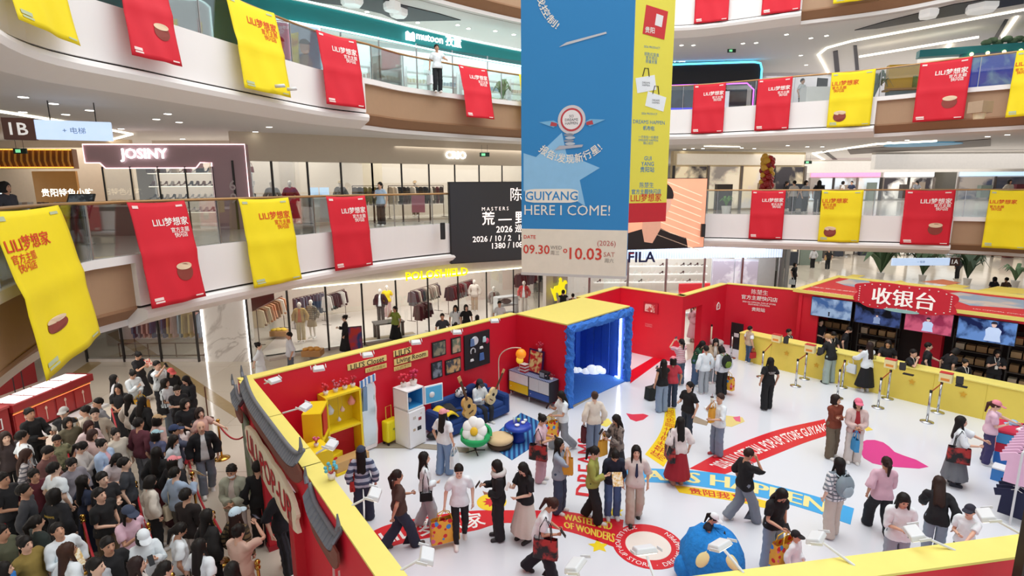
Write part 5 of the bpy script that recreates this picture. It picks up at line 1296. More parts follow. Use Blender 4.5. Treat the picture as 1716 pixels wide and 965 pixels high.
# the four screens
scr = [((1358, 533), (1430, 509), '#3c5c90', '#8fa8c8', 'cold blue beach scene'), ((1430, 548), (1513, 519), '#070a14', '#3a4c80', 'dark night scene'), ((1513, 561), (1600, 530), '#8a2c4c', '#c25a78', 'pink stage scene'), ((1600, 575), (1707, 546), '#0f1c48', '#5f86c4', 'blue concert scene')]
us = []
for (x0, y0), (x1, y1), c1, c2, lab in scr:
 a = hit(x0, y0, hp(0, .02), HU); b_ = hit(x1, y1, hp(0, .02), HU); ua_ = (a - H0).dot(HU); ub_ = (b_ - H0).dot(HU)
 t = thing('video_screen', 'wide hut screen showing a ' + lab, 'screen', hp((ua_ + ub_) / 2, -.01, 2.2), rH); w = ub_ - ua_
 B().box((0, 0, 0), (w - .01, .06, .72)).obj('bezel', BLK, t); B().box((0, -.033, 0), (w - .04, .006, .69)).obj('screen_face', M(c1, .3, kind='picture', c2=c2, scale=2.6, emit=.35, spec=.2), t)
 sx = w * (.12 if 'concert' in lab else .0); k = {'c': .16, 'd': .3, 'p': .42, 'b': .56}[lab[0]]           # the performer shown, a flat picture
 def fig(pts, c, e, em): B().prism([(sx + x * k, -.3 + z * k) for x, z in pts], Matrix.Translation((0, -.036 - e, 0)), .002).obj('figure_print', M(c, .4, emit=em), t)
 if 'beach' in lab: sx = -.05; fig([(-.16, 0), (.16, 0), (.14, .6), (.2, 1.0), (-.2, 1.0), (-.14, .6)], '#1c2c48', .001, .1)
 else:
  fig([(-.36, 0), (.36, 0), (.3, .3), (.34, .62), (.2, .78), (-.2, .78), (-.34, .62), (-.3, .3)], '#b4c8ea' if 'dark' not in lab else '#7f92b8', .001, .4)
  fig([(.11 * math.cos(a), .93 + .15 * math.sin(a)) for a in np.linspace(0, 6.28, 16)[:-1]], '#d9b8ae', .003, .3); fig([(.14 * math.cos(a), .98 + .14 * math.sin(a)) for a in np.linspace(-.1, 3.24, 12)], '#20243a', .005, .05)
# cloud sign
c = hit(1513, 500, hp(0, -.12), HU); t = thing('cashier_sign', 'red cloud shaped cashier sign with white characters and dots', 'sign', c, rH); o = []
W_ = 1.33; Hh = .42
for i in range(72):
 a = 2 * math.pi * i / 72; x = W_ * max(-1, min(1, 1.2 * math.cos(a))); z = Hh * max(-1, min(1, 1.2 * math.sin(a))); k = 1 + .09 * abs(math.sin(a * 4 + .4)); o.append((x * k, z * k))
B().prism(o, Matrix.Identity(4), .1).obj('cloud_board', M('#cf1f33', .5), t); [letter('收银台', lambda a, b: Vector((a + k * .016, -.02 - .004 * (k + 1), b)), width=1.75).obj('lettering', M('#f6f2ee', .5, emit=.2), t) for k in (-1, 0, 1)]
for i in range(34):
 a = 2 * math.pi * i / 34; B().ball((W_ * .96 * max(-1, min(1, 1.2 * math.cos(a))), -.01, Hh * .9 * max(-1, min(1, 1.2 * math.sin(a)))), (.022, .012, .022), 6, 4).obj('dot', M('#f3d9d4', .5), t)
B().prism([(.5 * math.cos(a) * (1 if abs(math.cos(a)) < .9 else 1), .06 * math.sin(a)) for a in np.linspace(0, 6.28, 24)[:-1]], Matrix.Translation((.0, -.03, -.43)), .04).obj('pill_tag', M('#9ec9c6', .5), t)
# shelves behind the cashiers
for i, u in enumerate((.9, 2.4, 5.2, 6.6, 8.0)):
 t = thing('stock_shelf', ['metal stock shelf beside the hut wall', 'metal stock shelf behind the first cashiers', 'metal stock shelf past the red column', 'metal stock shelf behind the seated cashier', 'metal stock shelf at the merchandise end'][i], 'shelf', hp(u, 1.25, .0), rH)
 for x in (-.6, .6):
  for y in (-.2, .2): B().box((x, y, .95), (.035, .035, 1.9)).obj('post', M('#3a3633', .5), t)
 for z in (.3, .75, 1.2, 1.65): B().box((0, 0, z), (1.24, .44, .03)).obj('shelf_board', M('#463f3a', .6), t)
 for z in (.315, .765, 1.215, 1.665):
  for x in (-.42, -.14, .14, .42):
   k = B().box((0, 0, .11), (random.uniform(.2, .26), .3, random.uniform(.16, .24))).obj('carton', M(random.choice(['#a5835a', '#b3946a', '#8f6e48', '#c4b49a']), .8), None); k.location = hp(u + x, 1.25, z + .0); k.rotation_euler = (0, 0, rH)
   tag(k, 'brown carton on the ' + {.315: 'lowest', .765: 'second', 1.215: 'third', 1.665: 'top'}[z] + ' board of the ' + t['label'], 'box', 'cartons on one board of the ' + t['label'])
# stanchions
def post(p, lab, tall=.95, mat=CHROME, gold=False, ang=0):
 t = thing('barrier_post', lab, 'barrier post', p, ang)
 if gold:
  B().lathe([(.19, 0), (.19, .015), (.1, .05), (.03, .08)], n=24).obj('base', GOLD, t, smooth=True); B().tube([(0, 0, .05), (0, 0, .95)], .025, 10).obj('pole', GOLD, t, smooth=True)
  B().ball((0, 0, 1.01), .048, 12, 8).obj('finial', GOLD, t, smooth=True); B().lathe([(.04, .9), (.045, .93), (.03, .96)], n=12).obj('collar', GOLD, t, smooth=True)
 else:
  B().lathe([(.17, 0), (.17, .02), (.06, .045)], n=24).obj('base', mat, t, smooth=True); B().tube([(0, 0, .03), (0, 0, tall - .06)], .032, 12).obj('pole', mat, t, smooth=True); B().lathe([(.036, tall - .07), (.036, tall)], n=12).obj('cap', BLK, t)
 return t
def belt(a, b_, lab, sag=.02, col='#b8442a', r=None, mat=None):
 n = 12; P = [a.lerp(b_, i / n) - Vector((0, 0, sag * 4 * (i / n) * (1 - i / n))) for i in range(n + 1)]
 o = B().tube(P, r, 8).obj('rope', mat or M(col, .7), None, smooth=True) if r else None
 if not r:
  d = (b_ - a); o = B().box((a + b_) / 2, (d.length, .006, .045), ax=Matrix((d.normalized(), Vector((-d.y, d.x, 0)).normalized(), Vector((0, 0, 1)))).transposed()).obj('belt', M(col, .6))
 tag(o, lab, 'belt' if not r else 'rope'); return o
prs = [((1225, 600), None, 'beside the black sign'), ((1276, 632), (1293, 612), 'before the black shirted girl'), ((1333, 647), (1348, 635), 'left of the leaning customer'.replace('left of', 'next to')), ((1403, 667), (1411, 649), 'between both counter customers'), ((1471, 683), (1487, 668), 'past the skirted customer'), ((1553, 707), (1571, 691), 'nearest to the merchandise table')]
for f, bk, lab in prs:
 p = at(*f, .012); post(p, 'silver belt post ' + lab + (', the outer of its pair' if bk else ''), mat=CHROME)
 if bk: q = at(*bk, .012); post(q, 'silver belt post ' + lab + ', the one at the counter'); belt(p + Vector((0, 0, .9)), q + Vector((0, 0, .9)), 'red brown retractable belt ' + lab)
p = at(1233, 585, .012); t = thing('notice_board', 'black notice board standing at the end of the yellow counter', 'sign', p, rC); B().box((0, 0, .55), (.5, .05, 1.1)).obj('panel', BLK, t); B().box((0, -.03, .6), (.2, .006, .16)).obj('printed_tag', M('#d9d9d9', .6), t)
p = at(1200, 592, .012); t = thing('rubbish_bin', 'black bag lined bin in the red corner behind the posts', 'bin', p); B().lathe([(.2, 0), (.24, .5), (.22, .52), (.19, .05)], n=18).obj('bin_body', M('#2a2a2e', .5), t, smooth=True); B().lathe([(.25, .42), (.27, .5), (.2, .55), (.1, .5)], n=18).obj('bag_liner', M('#b9b4b0', .5), t, smooth=True)
p = at(1208, 598, .012); post(at(1190, 590, .012), 'wooden topped post in the red corner by the bin', 1.15, M('#d9cbb0', .5))
# merchandise table and garment rail at the picture's east edge
p = at(1700, 775, .012); t = thing('merch_table', 'red topped merchandise table with blue and red drawers', 'table', p, rC + .15)
B().box((.35, .1, .82), (1.5, .9, .06)).obj('tabletop', M('#d22a4c', .5), t, bevel=.01); B().box((.1, .05, .66), (1.0, .8, .24)).obj('drawer', M('#4aa3dc', .5), t); B().box((.1, .05, .42), (1.0, .8, .22)).obj('drawer', M('#d8203e', .5), t); B().box((.1, .05, .16), (1.0, .8, .3)).obj('drawer', M('#2c78cc', .5), t)
mt = t; mr = Matrix.Rotation(rC + .15, 3, 'Z')
def cap_on(x, y, c, lab):
 k = thing('baseball_cap', lab, 'cap', mt.location + mr @ Vector((x, y, .852)), 1.2); B().lathe([(.1, 0), (.1, .03), (.085, .08), (.04, .11), (.0, .118)], n=16).obj('crown', M(c, .8), k, smooth=True)
 B().prism([(.1 * math.cos(a), .12 * math.sin(a) + .06) for a in np.linspace(0, 3.14, 12)], Matrix.Rotation(-math.pi / 2, 4, 'X'), .012).obj('brim', M(c, .8), k)
for x, y, c, lab in ((-.12, .3, '#9cc3dd', 'pale blue cap at the table corner'), (.15, .32, '#2f2f4a', 'navy cap next to the pale blue cap'), (.45, -.1, '#a9cfe6', 'sky blue cap in the middle of the red table'), (.6, .3, '#d9a09a', 'salmon cap at the back of the red table'), (.75, -.25, '#d6d6e6', 'lilac cap at the front of the red table')): cap_on(x, y, c, lab)
k = thing('folded_shirt', 'white folded shirt lying on the red table', 'clothing', mt.location + mr @ Vector((.1, -.02, .853)), .4); B().box((0, 0, .025), (.34, .26, .05)).obj('cloth', M('#efeef0', .8), k, bevel=.015)
t = thing('stock_box', 'blue and white box under the merchandise table', 'box', at(1683, 805, .012), rC); B().box((0, 0, .14), (.45, .34, .28)).obj('carton', M('#3b86d2', .5), t); B().box((0, 0, .29), (.46, .35, .03)).obj('lid', M('#e8edf2', .5), t)
# garment rail
def tee_mesh(c, name='body'):
 pts = [(-.11, .0), (-.34, -.1), (-.30, -.26), (-.21, -.22), (-.23, -.66), (.23, -.66), (.21, -.22), (.30, -.26), (.34, -.1), (.11, .0), (0, -.04)]
 return B().prism(pts[::-1], Matrix.Translation((0, -.015, 0)), .03)
r0, r1 = at(1655, 868, 0), at(1712, 838, 0)
t = thing('garment_rail', 'white metal garment rail of pink and navy shirts', 'rail', (r0 + r1) / 2)
ra, rb = at(1692, 880, .012), at(1735, 812, .012); ru = (rb - ra).normalized(); t.location = (ra + rb) / 2
for p in (ra, rb): B().tube([p, Zv(p, 1.55)], .02, 8).obj('post', WHT, t, world=True)
for p in (ra, rb): B().tube([p - V * .3, p + V * .3], .02, 8).obj('foot', WHT, t, world=True)
B().tube([Zv(ra, 1.55), Zv(rb, 1.55)], .018, 8).obj('bar', WHT, t, world=True); B().tube([Zv(ra, .75), Zv(rb, .75)], .018, 8).obj('bar', WHT, t, world=True)
for i in range(12):
 p = ra.lerp(rb, (i + .5) / 12); c = '#eec3df' if i % 3 else '#f0e9ef'
 k = thing('hung_shirt', 'pale pink short sleeved shirt on the upper garment rail', 'shirt', (p.x, p.y, 1.5), math.atan2(ru.y, ru.x) + 1.57, 'pink shirts on the rail'); tee_mesh(c).obj('cloth', M('#eec3df', .85), k, bevel=.008)
 B().tube([(-.16, 0, -.06), (0, 0, .02), (.16, 0, -.06)], .007, 5).obj('hanger', BLK, k)
 if i < 8:
  k = thing('hung_shirt', 'navy short sleeved shirt on the lower garment rail', 'shirt', (p.x, p.y, .72), math.atan2(ru.y, ru.x) + 1.57, 'navy shirts on the rail'); b = tee_mesh(c); b.v = [(x, y, z * .85) for x, y, z in b.v]; b.obj('cloth', M('#1d2140', .85), k); B().tube([(-.16, 0, -.05), (0, 0, .03), (.16, 0, -.05)], .007, 5).obj('hanger', WHT, k)
p = atd(1713, 930, 5.1); zt = atd(1713, 838, 5.1).z; t = thing('display_pole', 'dark display pole outside the yellow capped wall, by the garment rail', 'pole', (p.x + .03, p.y, 0)); B().box((0, 0, zt / 2), (.1, .1, zt)).obj('pole', M('#2a201c', .6), t); B().box((0, 0, .02), (.35, .35, .04)).obj('base', M('#2a201c', .6), t)
# big blue fluffy pouffe with two cream patches
p = at(1182, 948, .012) + Vector((0, -.25, 0)); t = thing('fluffy_pouffe', 'bright blue fluffy round pouffe with two cream oval patches', 'pouffe', p, -.15); rnd = random.Random(5); FB = M('#1f86d8', .95, var=.3, scale=16, bump=.6)
b = B().lathe([(.3, 0), (.46, .1), (.54, .3), (.52, .5), (.42, .72), (.26, .86), (.0, .92)], n=40); b2 = B()
b.v = [(x * (1 + rnd.uniform(-.035, .035)), y * (1 + rnd.uniform(-.035, .035)), z + rnd.uniform(-.02, .02)) for x, y, z in b.v]; b.obj('body', FB, t, smooth=True)
for s in (-1, 1): b = B().ball((0, 0, 0), (.1, .04, .17), 14, 10); Rr = Matrix.Rotation(s * .55, 4, 'Z') @ Matrix.Rotation(-.45, 4, 'X'); b.map(lambda q: Matrix.Rotation(s * .5, 4, 'Z') @ (Vector((0, -.45, .6)) + (Matrix.Rotation(-.55, 4, 'X') @ (Matrix.Rotation(s * -.5, 4, 'Y') @ q)))); o = b.obj('cream_patch', M('#f0e7a8', .9), t, smooth=True)
b = B().ball((-.46, -.1, .2), (.18, .2, .22), 12, 8); b.obj('side_tuft', FB, t, smooth=True)
# ------------------------------------------------------------------ gate: tiled cornices, sign, pictures
TILE = M('#6d7078', .6, var=.15, scale=8); EAVE = M('#7c4a3e', .7, var=.12, scale=6)
def cornice(a, b_, z, h, lab, out, rise=.28):
 """little tiled roof with upturned ends along a->b, standing out from the wall"""
 d = (b_ - a); L = d.length; d.normalize(); t = thing('tiled_cornice', lab, 'cornice', (a + b_) / 2 + Vector((0, 0, z))); N_ = 22
 up = lambda s: rise * (abs(2 * s - 1) ** 6)
 def sec(s, o_, zz): p = a + d * (L * s) + out * o_; return Vector((p.x, p.y, z + zz + up(s)))
 B().grid(lambda u, v: sec(u, .02 + .11 * v, h - .14 * v), N_, 3).obj('tile_bed', TILE, t, solid=.03, world=True)
 B().tube([sec(i / N_, .02, h + .03) for i in range(N_ + 1)], .035, 8).obj('ridge', TILE, t, smooth=True, world=True)
 k = int(L / .11)
 for i in range(k): s = (i + .5) / k; B().tube([sec(s, .03, h + .01), sec(s, .13, h - .125)], .018, 6).obj('tile', TILE, t, world=True)
 B().grid(lambda u, v: sec(u, .12 - .05 * v, h - .15 - .14 * v), N_, 2).obj('eave', EAVE, t, solid=.03, world=True); B().grid(lambda u, v: sec(u, .07, h - .28 - .14 * v), N_, 2).obj('frieze', EAVE, t, solid=.03, world=True)
 for s in (0, 1): B().tube([sec(s, .06, h + .03), sec(s, .06, h + .12) + d * (.06 if s else -.06), sec(s, .06, h + .26) + d * (.04 if s else -.04)], [.035, .028, .01], 6).obj('ridge_horn', TILE, t, world=True)
 return t
fo = Vector((fu.y, -fu.x, 0)); 
if fo.x > 0: fo = -fo
fo2 = Vector((fv.y, -fv.x, 0)); fo2 = -fo2 if fo2.x > 0 else fo2
ow = fo * .26
cornice(F0 + ow + fu * .85, F0 + ow + fu * 4.75, 2.22, .45, 'long grey tiled cornice over the gate lettering', fo)
cornice(F0 + ow + fo * .06 + fu * .02, F0 + ow + fo * .06 + fu * .8, 1.95, .4, 'short grey tiled cornice at the far end of the gate', fo, .2)
cornice(FD + fo2 * .26 + fv * .45, FD + fo2 * .26 + fv * 1.75, 1.9, .45, 'grey tiled cornice with brown eave beyond the gate', fo2, .22)
SGN_S, SGN_Z = 2.75, 1.8; sc_ = F0 + ow + fo * .14 + fu * SGN_S; sc_.z = SGN_Z; t = thing('gate_sign', 'cream gate sign with big red capital letters under the long cornice', 'sign', sc_.to_tuple(), math.atan2(fu.y, fu.x))
o = []
for i in range(60):
 a = 2 * math.pi * i / 60; x = 1.75 * max(-1, min(1, 1.15 * math.cos(a))); z = .34 * max(-1, min(1, 1.2 * math.sin(a))); o.append((x * (1 + .03 * math.sin(a * 9)), z * (1 + .12 * abs(math.sin(a * 7)))))
SGN = 0
sgn = 1 if Vector((math.sin(t.rotation_euler.z), -math.cos(t.rotation_euler.z), 0)).dot(fo) > 0 else -1
B().prism(o, Matrix.Identity(4), .06).obj('board', M('#efe3c8', .6), t); letter('LILI POP-UP', lambda a, b: Vector((a * sgn, -.012 * sgn if sgn > 0 else .075, b)), width=3.1, bold=.04).obj('lettering', M('#c8222e', .5), t)
for i, (d0, w_) in enumerate(((.35, .6), )):
 p = F0 + fo * .275 + fu * d0; t = thing('wall_picture', 'green and grey printed picture panel on the outer gate wall', 'picture', (p.x, p.y, 1.0), math.atan2(fu.y, fu.x)); B().box((0, 0, 0), (.72, .03, 1.95)).obj('panel', M('#8a8d84', .5, kind='picture', c2='#5d7a4e', scale=3), t)
for d0, lab in ((g0 - .14, 'thick red gate pillar behind the rope holding attendant'), (g1 + .14, 'thick red gate pillar beside the man in striped track trousers')):
 p = F0 + fo * .22 + fu * d0; t = thing('gate_pillar', lab, 'pillar', (p.x, p.y, 0), math.atan2(fu.y, fu.x)); B().box((0, 0, .98), (.26, .36, 1.95)).obj('shaft', M('#c9202f', .5), t, bevel=.01); B().box((0, 0, .05), (.3, .4, .1)).obj('base', M('#a8182a', .5), t)
c = F0 + fo * .29 + fu * 1.5; t = thing('hanging_ornament', 'green and white ornament on the red wall under the gate sign', 'ornament', (c.x, c.y, 1.35), math.atan2(fu.y, fu.x)); B().ball((0, 0, .2), (.09, .04, .1), 10, 8).obj('green_ball', M('#a9b84a', .6), t, smooth=True); B().ball((0, 0, -.05), (.1, .04, .14), 10, 8).obj('white_ball', M('#d9d4d0', .6), t, smooth=True)
# white hand shape printed panel on the outer south end
c = FD + fo2 * .275 + fv * 2.2; t = thing('wall_relief', 'white petal shaped relief on the outer red wall', 'relief', (c.x, c.y, 1.75), math.atan2(fv.y, fv.x)); B().prism([(.2 * math.cos(a) * (1 - .25 * math.sin(a)), .45 * math.sin(a)) for a in np.linspace(0, 6.28, 28)[:-1]], Matrix.Identity(4), .03).obj('petal', M('#d9d2cc', .6), t)
c = FD + fo2 * .275 + fv * 1.35; t = thing('wall_relief', 'thin white blade shaped reliefs on the outer red wall', 'relief', (c.x, c.y, 1.45), math.atan2(fv.y, fv.x)); 
for x in (-.12, .12): B().prism([(x - .05, -.5), (x + .06, -.5), (x + .02, .4)], Matrix.Identity(4), .03).obj('blade', M('#d9bdb8', .6), t)
p = at(556, 802, 2.64); pot(p, '#5ab0c4', 'blue and yellow blooms on the yellow wall cap by the gate', 1.1)
# ------------------------------------------------------------------ queue ropes and posts
RP = M('#b0202c', .6, var=.1)
qp = {'a': (372, 768, 'base'), 'b': (226, 808, 'top'), 'c': (247, 878, 'top'), 'd': (287, 962, 'top'), 'e': (138, 864, 'top'), 'f': (165, 945, 'top'), 'g': (20, 850, 'top'), 'h': (322, 792, 'top'), 'i': (356, 858, 'top'), 'j': (431, 940, 'top')}
qlab = {'a': 'standing alone on the pale floor before the gate', 'b': 'behind the woman in black skirt', 'c': 'beside the pink shirted woman', 'd': 'lowest on the long rope', 'e': 'behind the yellow lettered jacket', 'f': 'beside the cream leaflet', 'g': 'near the camouflage bag', 'h': 'beside the bald man', 'i': 'behind the pale blue cap', 'j': 'next to the phone holding woman in pink'}
QP = {}
for k, (x, y, m) in qp.items():
 p = at(x, y, 0) if m == 'base' else at(x, y, 1.03); p.z = 0; QP[k] = p; post(p, 'gold rope post ' + qlab[k], gold=True)
def rope(a, b_, lab, sag=.22): belt(Zv(a, .93), Zv(b_, .93), lab, sag, r=.02, mat=RP)
rope(QP['b'], QP['c'], 'red queue rope beside the long black haired woman'); rope(QP['c'], QP['d'], 'red queue rope in front of the white capped girl'); rope(QP['e'], QP['f'], 'red queue rope beside the yellow lettered jacket'); rope(QP['h'], QP['i'], 'red queue rope beside the masked man'); rope(QP['i'], QP['j'], 'red queue rope behind the plaid shirt')
rope(QP['h'], at(303, 720, 0), 'red queue rope behind the bald man'); rope(QP['b'], at(195, 740, 0), 'red queue rope between the black haired women'); rope(QP['e'], at(118, 790, 0), 'red queue rope behind the white printed shirt'); rope(QP['a'], QP['a'] + Vector((.95, -.45, 0)), 'red rope slung from the lone gold post to the gate', .3); rope(QP['g'], QP['g'] + Vector((.35, -1.8, 0)), 'red queue rope at the picture corner by the blue jacket', .2)
# barrier tape posts behind the queue
for x, y, lab in ((331, 697, 'thin brown post behind the woman in black shirt'), (349, 702, 'thin brown post nearest to the LED column')):
 t = thing('sign_post', lab.replace('LED', 'lit'), 'post', at(x, y, 0)); B().tube([(0, 0, 0), (0, 0, 1.0)], .02, 8).obj('pole', M('#6d4a3a', .5), t); B().lathe([(.15, 0), (.15, .02)], n=16).obj('base', M('#6d4a3a', .5), t)
p = at(1094, 668, .012); t = thing('travel_bag', 'black bag standing on the floor beside the woman in pale jeans', 'bag', p, .5); B().grid(lambda u, v: (.26 * max(-1, min(1, 1.3 * math.cos(u * 6.2832))), .15 * max(-1, min(1, 1.3 * math.sin(u * 6.2832))) * (1 - .3 * v), .02 + .4 * v), 18, 5).obj('sack', M('#1c211f', .7), t, smooth=True); B().tube([(-.1, 0, .4), (0, 0, .5), (.1, 0, .4)], .012, 6).obj('handle', M('#1c211f', .7), t); B().box((0, 0, .41), (.5, .2, .02)).obj('top_flap', M('#1c211f', .7), t)
# ================================================================== shops around the hall, ceilings, hanging panels
DARK = M('#2a2523', .4); BEIGE = M('#cbbda8', .6, var=.03); INT = M('#ded3c6', .6, var=.03); WOODF = M('#b9a58f', .4, var=.08)
def fbox(a, b_, z0, z1, th, name, mat, parent=None, off=0., **k):
 a, b_ = Vector(a), Vector(b_); d = b_ - a; L = d.length; d.normalize(); n = Vector((-d.y, d.x)); c = (a + b_) / 2 + n * (th / 2 + off)
 return B().box((c.x, c.y, (z0 + z1) / 2), (L, th, z1 - z0), math.atan2(d.y, d.x)).obj(name, mat, parent, world=parent is not None, **k)
def pl(a, b_, t): return Vector(a).lerp(Vector(b_), t)
P0, P1, P2, P3, P4, P5 = (-24, 17.5), (-15.9, 19.2), (-9.75, 19.7), (-5.6, 22.6), (.6, 27.0), (6.4, 27.6)
def letters3d(s, a, b_, px0, px1, py, hexc, name='lettering', emit=1.2, parent=None, depth=.04, off=-.06, bold=.012, w=None):
 """raised letters standing on the upright plane a->b between two pixel columns"""
 a3, u = Vector((a[0], a[1], 0)), Vector((b_[0] - a[0], b_[1] - a[1], 0)).normalized(); n = Vector((-u.y, u.x, 0))
 l, r = hit(px0, py, a3, u), hit(px1, py, a3, u); c = (l + r) / 2
 return letter(s, lambda x, y: c + u * x + Vector((0, 0, y)) + n * off, width=w or (r - l).length, bold=bold).obj(name, M(hexc, .4, emit=emit), parent, world=parent is not None, solid=depth)
# hall walls behind everything
for nm, a, b_, z0, z1 in (('wall_west', (-26, -2), (-26, 34), 0, 19), ('wall_north', (-26, 34), (2, 42), 0, 19), ('wall_north', (2, 42), (16, 62), 0, 19), ('wall_north', (16, 62), (60, 72), 0, 19), ('wall_east', (60, 72), (60, 0), 0, 19)):
 struct(fbox(a, b_, z0, z1, .3, nm, M('#d9d3cb', .6)))
# ---- second storey shop line
def storefront(lab, a, b_, z0, z1, head, n, hm, mull=DARK, glass=True, base=.12):
 t = thing('storefront', lab, 'storefront', ((a[0] + b_[0]) / 2, (a[1] + b_[1]) / 2, z0))
 fbox(a, b_, z1 - head, z1, .3, 'fascia', hm, t)
 fbox(a, b_, z0, z0 + base, .2, 'plinth', hm, t)
 for i in range(n + 1):
  p = pl(a, b_, i / n); B().box((p.x, p.y, (z0 + z1 - head) / 2), (.06, .08, z1 - head - z0)).obj('mullion', mull, t, world=True)
 if glass:
  for i in range(n): fbox(pl(a, b_, (i + .02) / n), pl(a, b_, (i + .98) / n), z0 + base, z1 - head, .02, 'glass_pane', GLASS, t)
 return t
zc = Z3 - 1.5
PINK = M('#b3949a', .45, var=.02); PLED = M('#ffd9dc', .4, emit=1.5)
js0, js1 = hit(139, 245, Vector((*P1, 0)), Vector((P2[0] - P1[0], P2[1] - P1[1], 0))), hit(410, 240, Vector((*P1, 0)), Vector((P2[0] - P1[0], P2[1] - P1[1], 0)))
ja, jb = js0.to_2d(), js1.to_2d(); zt = 8.15
t = thing('storefront', 'dusty pink shoe store front with glowing white name and pale lit edges', 'storefront', ((ja + jb) / 2).to_tuple() + (Z2,))
fbox(ja, pl(ja, jb, .78), zt - .62, zt, .3, 'fascia', PINK, t); fbox(pl(ja, jb, .1), pl(ja, jb, .7), zt - .8, zt - .62, .3, 'fascia_step', PINK, t)
fbox(pl(ja, jb, .78), jb, Z2, zt, .35, 'pylon', PINK, t)
jn = Vector((-(jb - ja).y, (jb - ja).x, 0)).normalized()
e = lambda f, z: Vector((*pl(ja, jb, f), z)) - jn * .02
for path in ([e(0, zt - .62), e(0, zt), e(1, zt), e(1, Z2)], [e(0, zt - .62), e(.09, zt - .62), e(.12, zt - .8), e(.68, zt - .8), e(.71, zt - .62), e(.78, zt - .62), e(.78, Z2)]):
 B().tube(path, .022, 6).obj('edge_light', PLED, t, world=True)
letters3d('JOSINY', ja, jb, 203, 282, 260, '#ffffff', emit=2.2, parent=t, bold=.02)
for z, s, w_ in ((6.75, '6', .5), (6.3, '9', .5)): letter(s, lambda x, y: e(.9, z) - jn * .03 + Vector(((jb - ja).normalized().x * x, (jb - ja).normalized().y * x, y)), height=.36, bold=.03).obj('emblem', M('#cdbcbc', .5), t, world=True)
for i in range(4): fbox(pl(ja, jb, .1 + i * .17), pl(ja, jb, .1 + (i + .97) * .17), Z2 + .05, zt - .8, .02, 'glass_pane', GLASS, t)
for i in range(5): p = e(.1 + i * .17, 0); B().box((p.x, p.y, Z2 + 1.1), (.04, .04, 2.2)).obj('mullion', DARK, t, world=True)
struct(fbox((ja.x - .3, ja.y + 4.2), (jb.x, jb.y + 4.2), Z2, zc, .2, 'wall_store', INT))
def heel(c):
 return B().prism([(-.11, .0), (-.04, .02), (.1, .09), (.1, 0), (.12, 0), (.13, .17), (.08, .19), (.0, .07), (-.12, .04)][::-1], Matrix.Identity(4), .08)
HE = {c: heel(c).mesh('shoe') for c in ('#2a2626', '#8a5a3c', '#d9cfc4', '#5c2a2c', '#e6e2de')}
for c, me in HE.items(): me.materials.append(M(c, .4))
BAGM = {}
for c in ('#4a2f24', '#c9b7a0', '#7a2a2c', '#1d1d1f'):
 b = B().box((0, 0, .11), (.3, .12, .22), top=.85); b.tube([(-.1, 0, .2), (-.07, 0, .36), (.07, 0, .36), (.1, 0, .2)], .012, 6); BAGM[c] = b.mesh('handbag'); BAGM[c].materials.append(M(c, .5))
for k, (z, d) in enumerate(((Z2 + .55, 2.4), (Z2 + 1.05, 2.4), (Z2 + 1.55, 2.4), (Z2 + 2.05, 2.4))):
 s0, s1 = Vector((ja.x + .5, ja.y + d)), Vector((jb.x - .9, jb.y + d)); c = (s0 + s1) / 2
 t = thing('display_shelf', ('lowest', 'second', 'third', 'topmost')[k] + ' lit shelf of the pink shoe store', 'shelf', (c.x, c.y, z)); B().box((0, 0, -.02), ((s1 - s0).length, .35, .04)).obj('board', WHT, t); B().tube([(-(s1 - s0).length / 2, -.17, -.03), ((s1 - s0).length / 2, -.17, -.03)], .012, 5).obj('light_strip', M('#fff2df', .4, emit=1.5), t); [B().box((x, .15, -.28), (.05, .03, .56)).obj('upright', WHT, t) for x in (-(s1 - s0).length / 2 + .05, (s1 - s0).length / 2 - .05)]
 for i in range(17):
  p = s0.lerp(s1, (i + .5) / 17); bag = (k == 3 and i % 2 == 0)
  o = put(BAGM[random.choice(list(BAGM))] if bag else HE[random.choice(list(HE))], 'handbag' if bag else 'shoe'); o.location = (p.x, p.y, z); o.rotation_euler.z = random.uniform(-.5, .5)
  tag(o, 'handbag displayed on the top shelf of the pink store' if bag else 'shoe displayed on the ' + t['label'], 'handbag' if bag else 'shoe', 'handbags in the pink store' if bag else 'shoes on the ' + t['label'])
# food shop with ribbed amber fascia
fa, fb = Vector((-22.5, 17.8)), Vector((-15.0, 19.3))
AMB = M('#c98a34', .4, .1, var=.1, emit=.12); t = thing('storefront', 'snack shop front with a ribbed amber canopy beside the pink store', 'storefront', (-18.5, 18.8, Z2))
fbox(fa, fb, 7.35, 8.0, .3, 'canopy', M('#8f5a20', .5), t)
d = (fb - fa).normalized(); nn = Vector((-d.y, d.x)); k = 44
for i in range(k):
 p = pl(fa, fb, (i + .5) / k); B().tube([(p.x - nn.x * .02, p.y - nn.y * .02, 7.36), (p.x - nn.x * .12, p.y - nn.y * .12, 7.6), (p.x - nn.x * .03, p.y - nn.y * .03, 7.98)], .03, 6).obj('canopy_rib', AMB, t, world=True)
for z in (7.38, 7.97): B().tube([(fa.x - nn.x * .05, fa.y - nn.y * .05, z), (fb.x - nn.x * .05, fb.y - nn.y * .05, z)], .018, 5).obj('light_strip', M('#ffb24a', .4, emit=2.0), t, world=True)
fbox((-24, 23), (-15.5, 23), Z2, zc, .2, 'back_wall', M('#d9c6ae', .6), t)
fbox((-17.6, 20.6), (-16.0, 20.6), Z2, 7.3, .1, 'amber_panel', M('#b98444', .5, emit=.15), t)
for a, b_, z0, z1, c, em, nm in (((-20.1, 20.4), (-18.7, 20.4), 6.3, 7.2, '#dfeef5', .9, 'menu_screen'), ((-19.0, 19.6), (-18.0, 19.6), 5.6, 7.0, '#d9ecf5', .8, 'menu_screen')): fbox(a, b_, z0, z1, .06, nm, M(c, .3, emit=em), t)
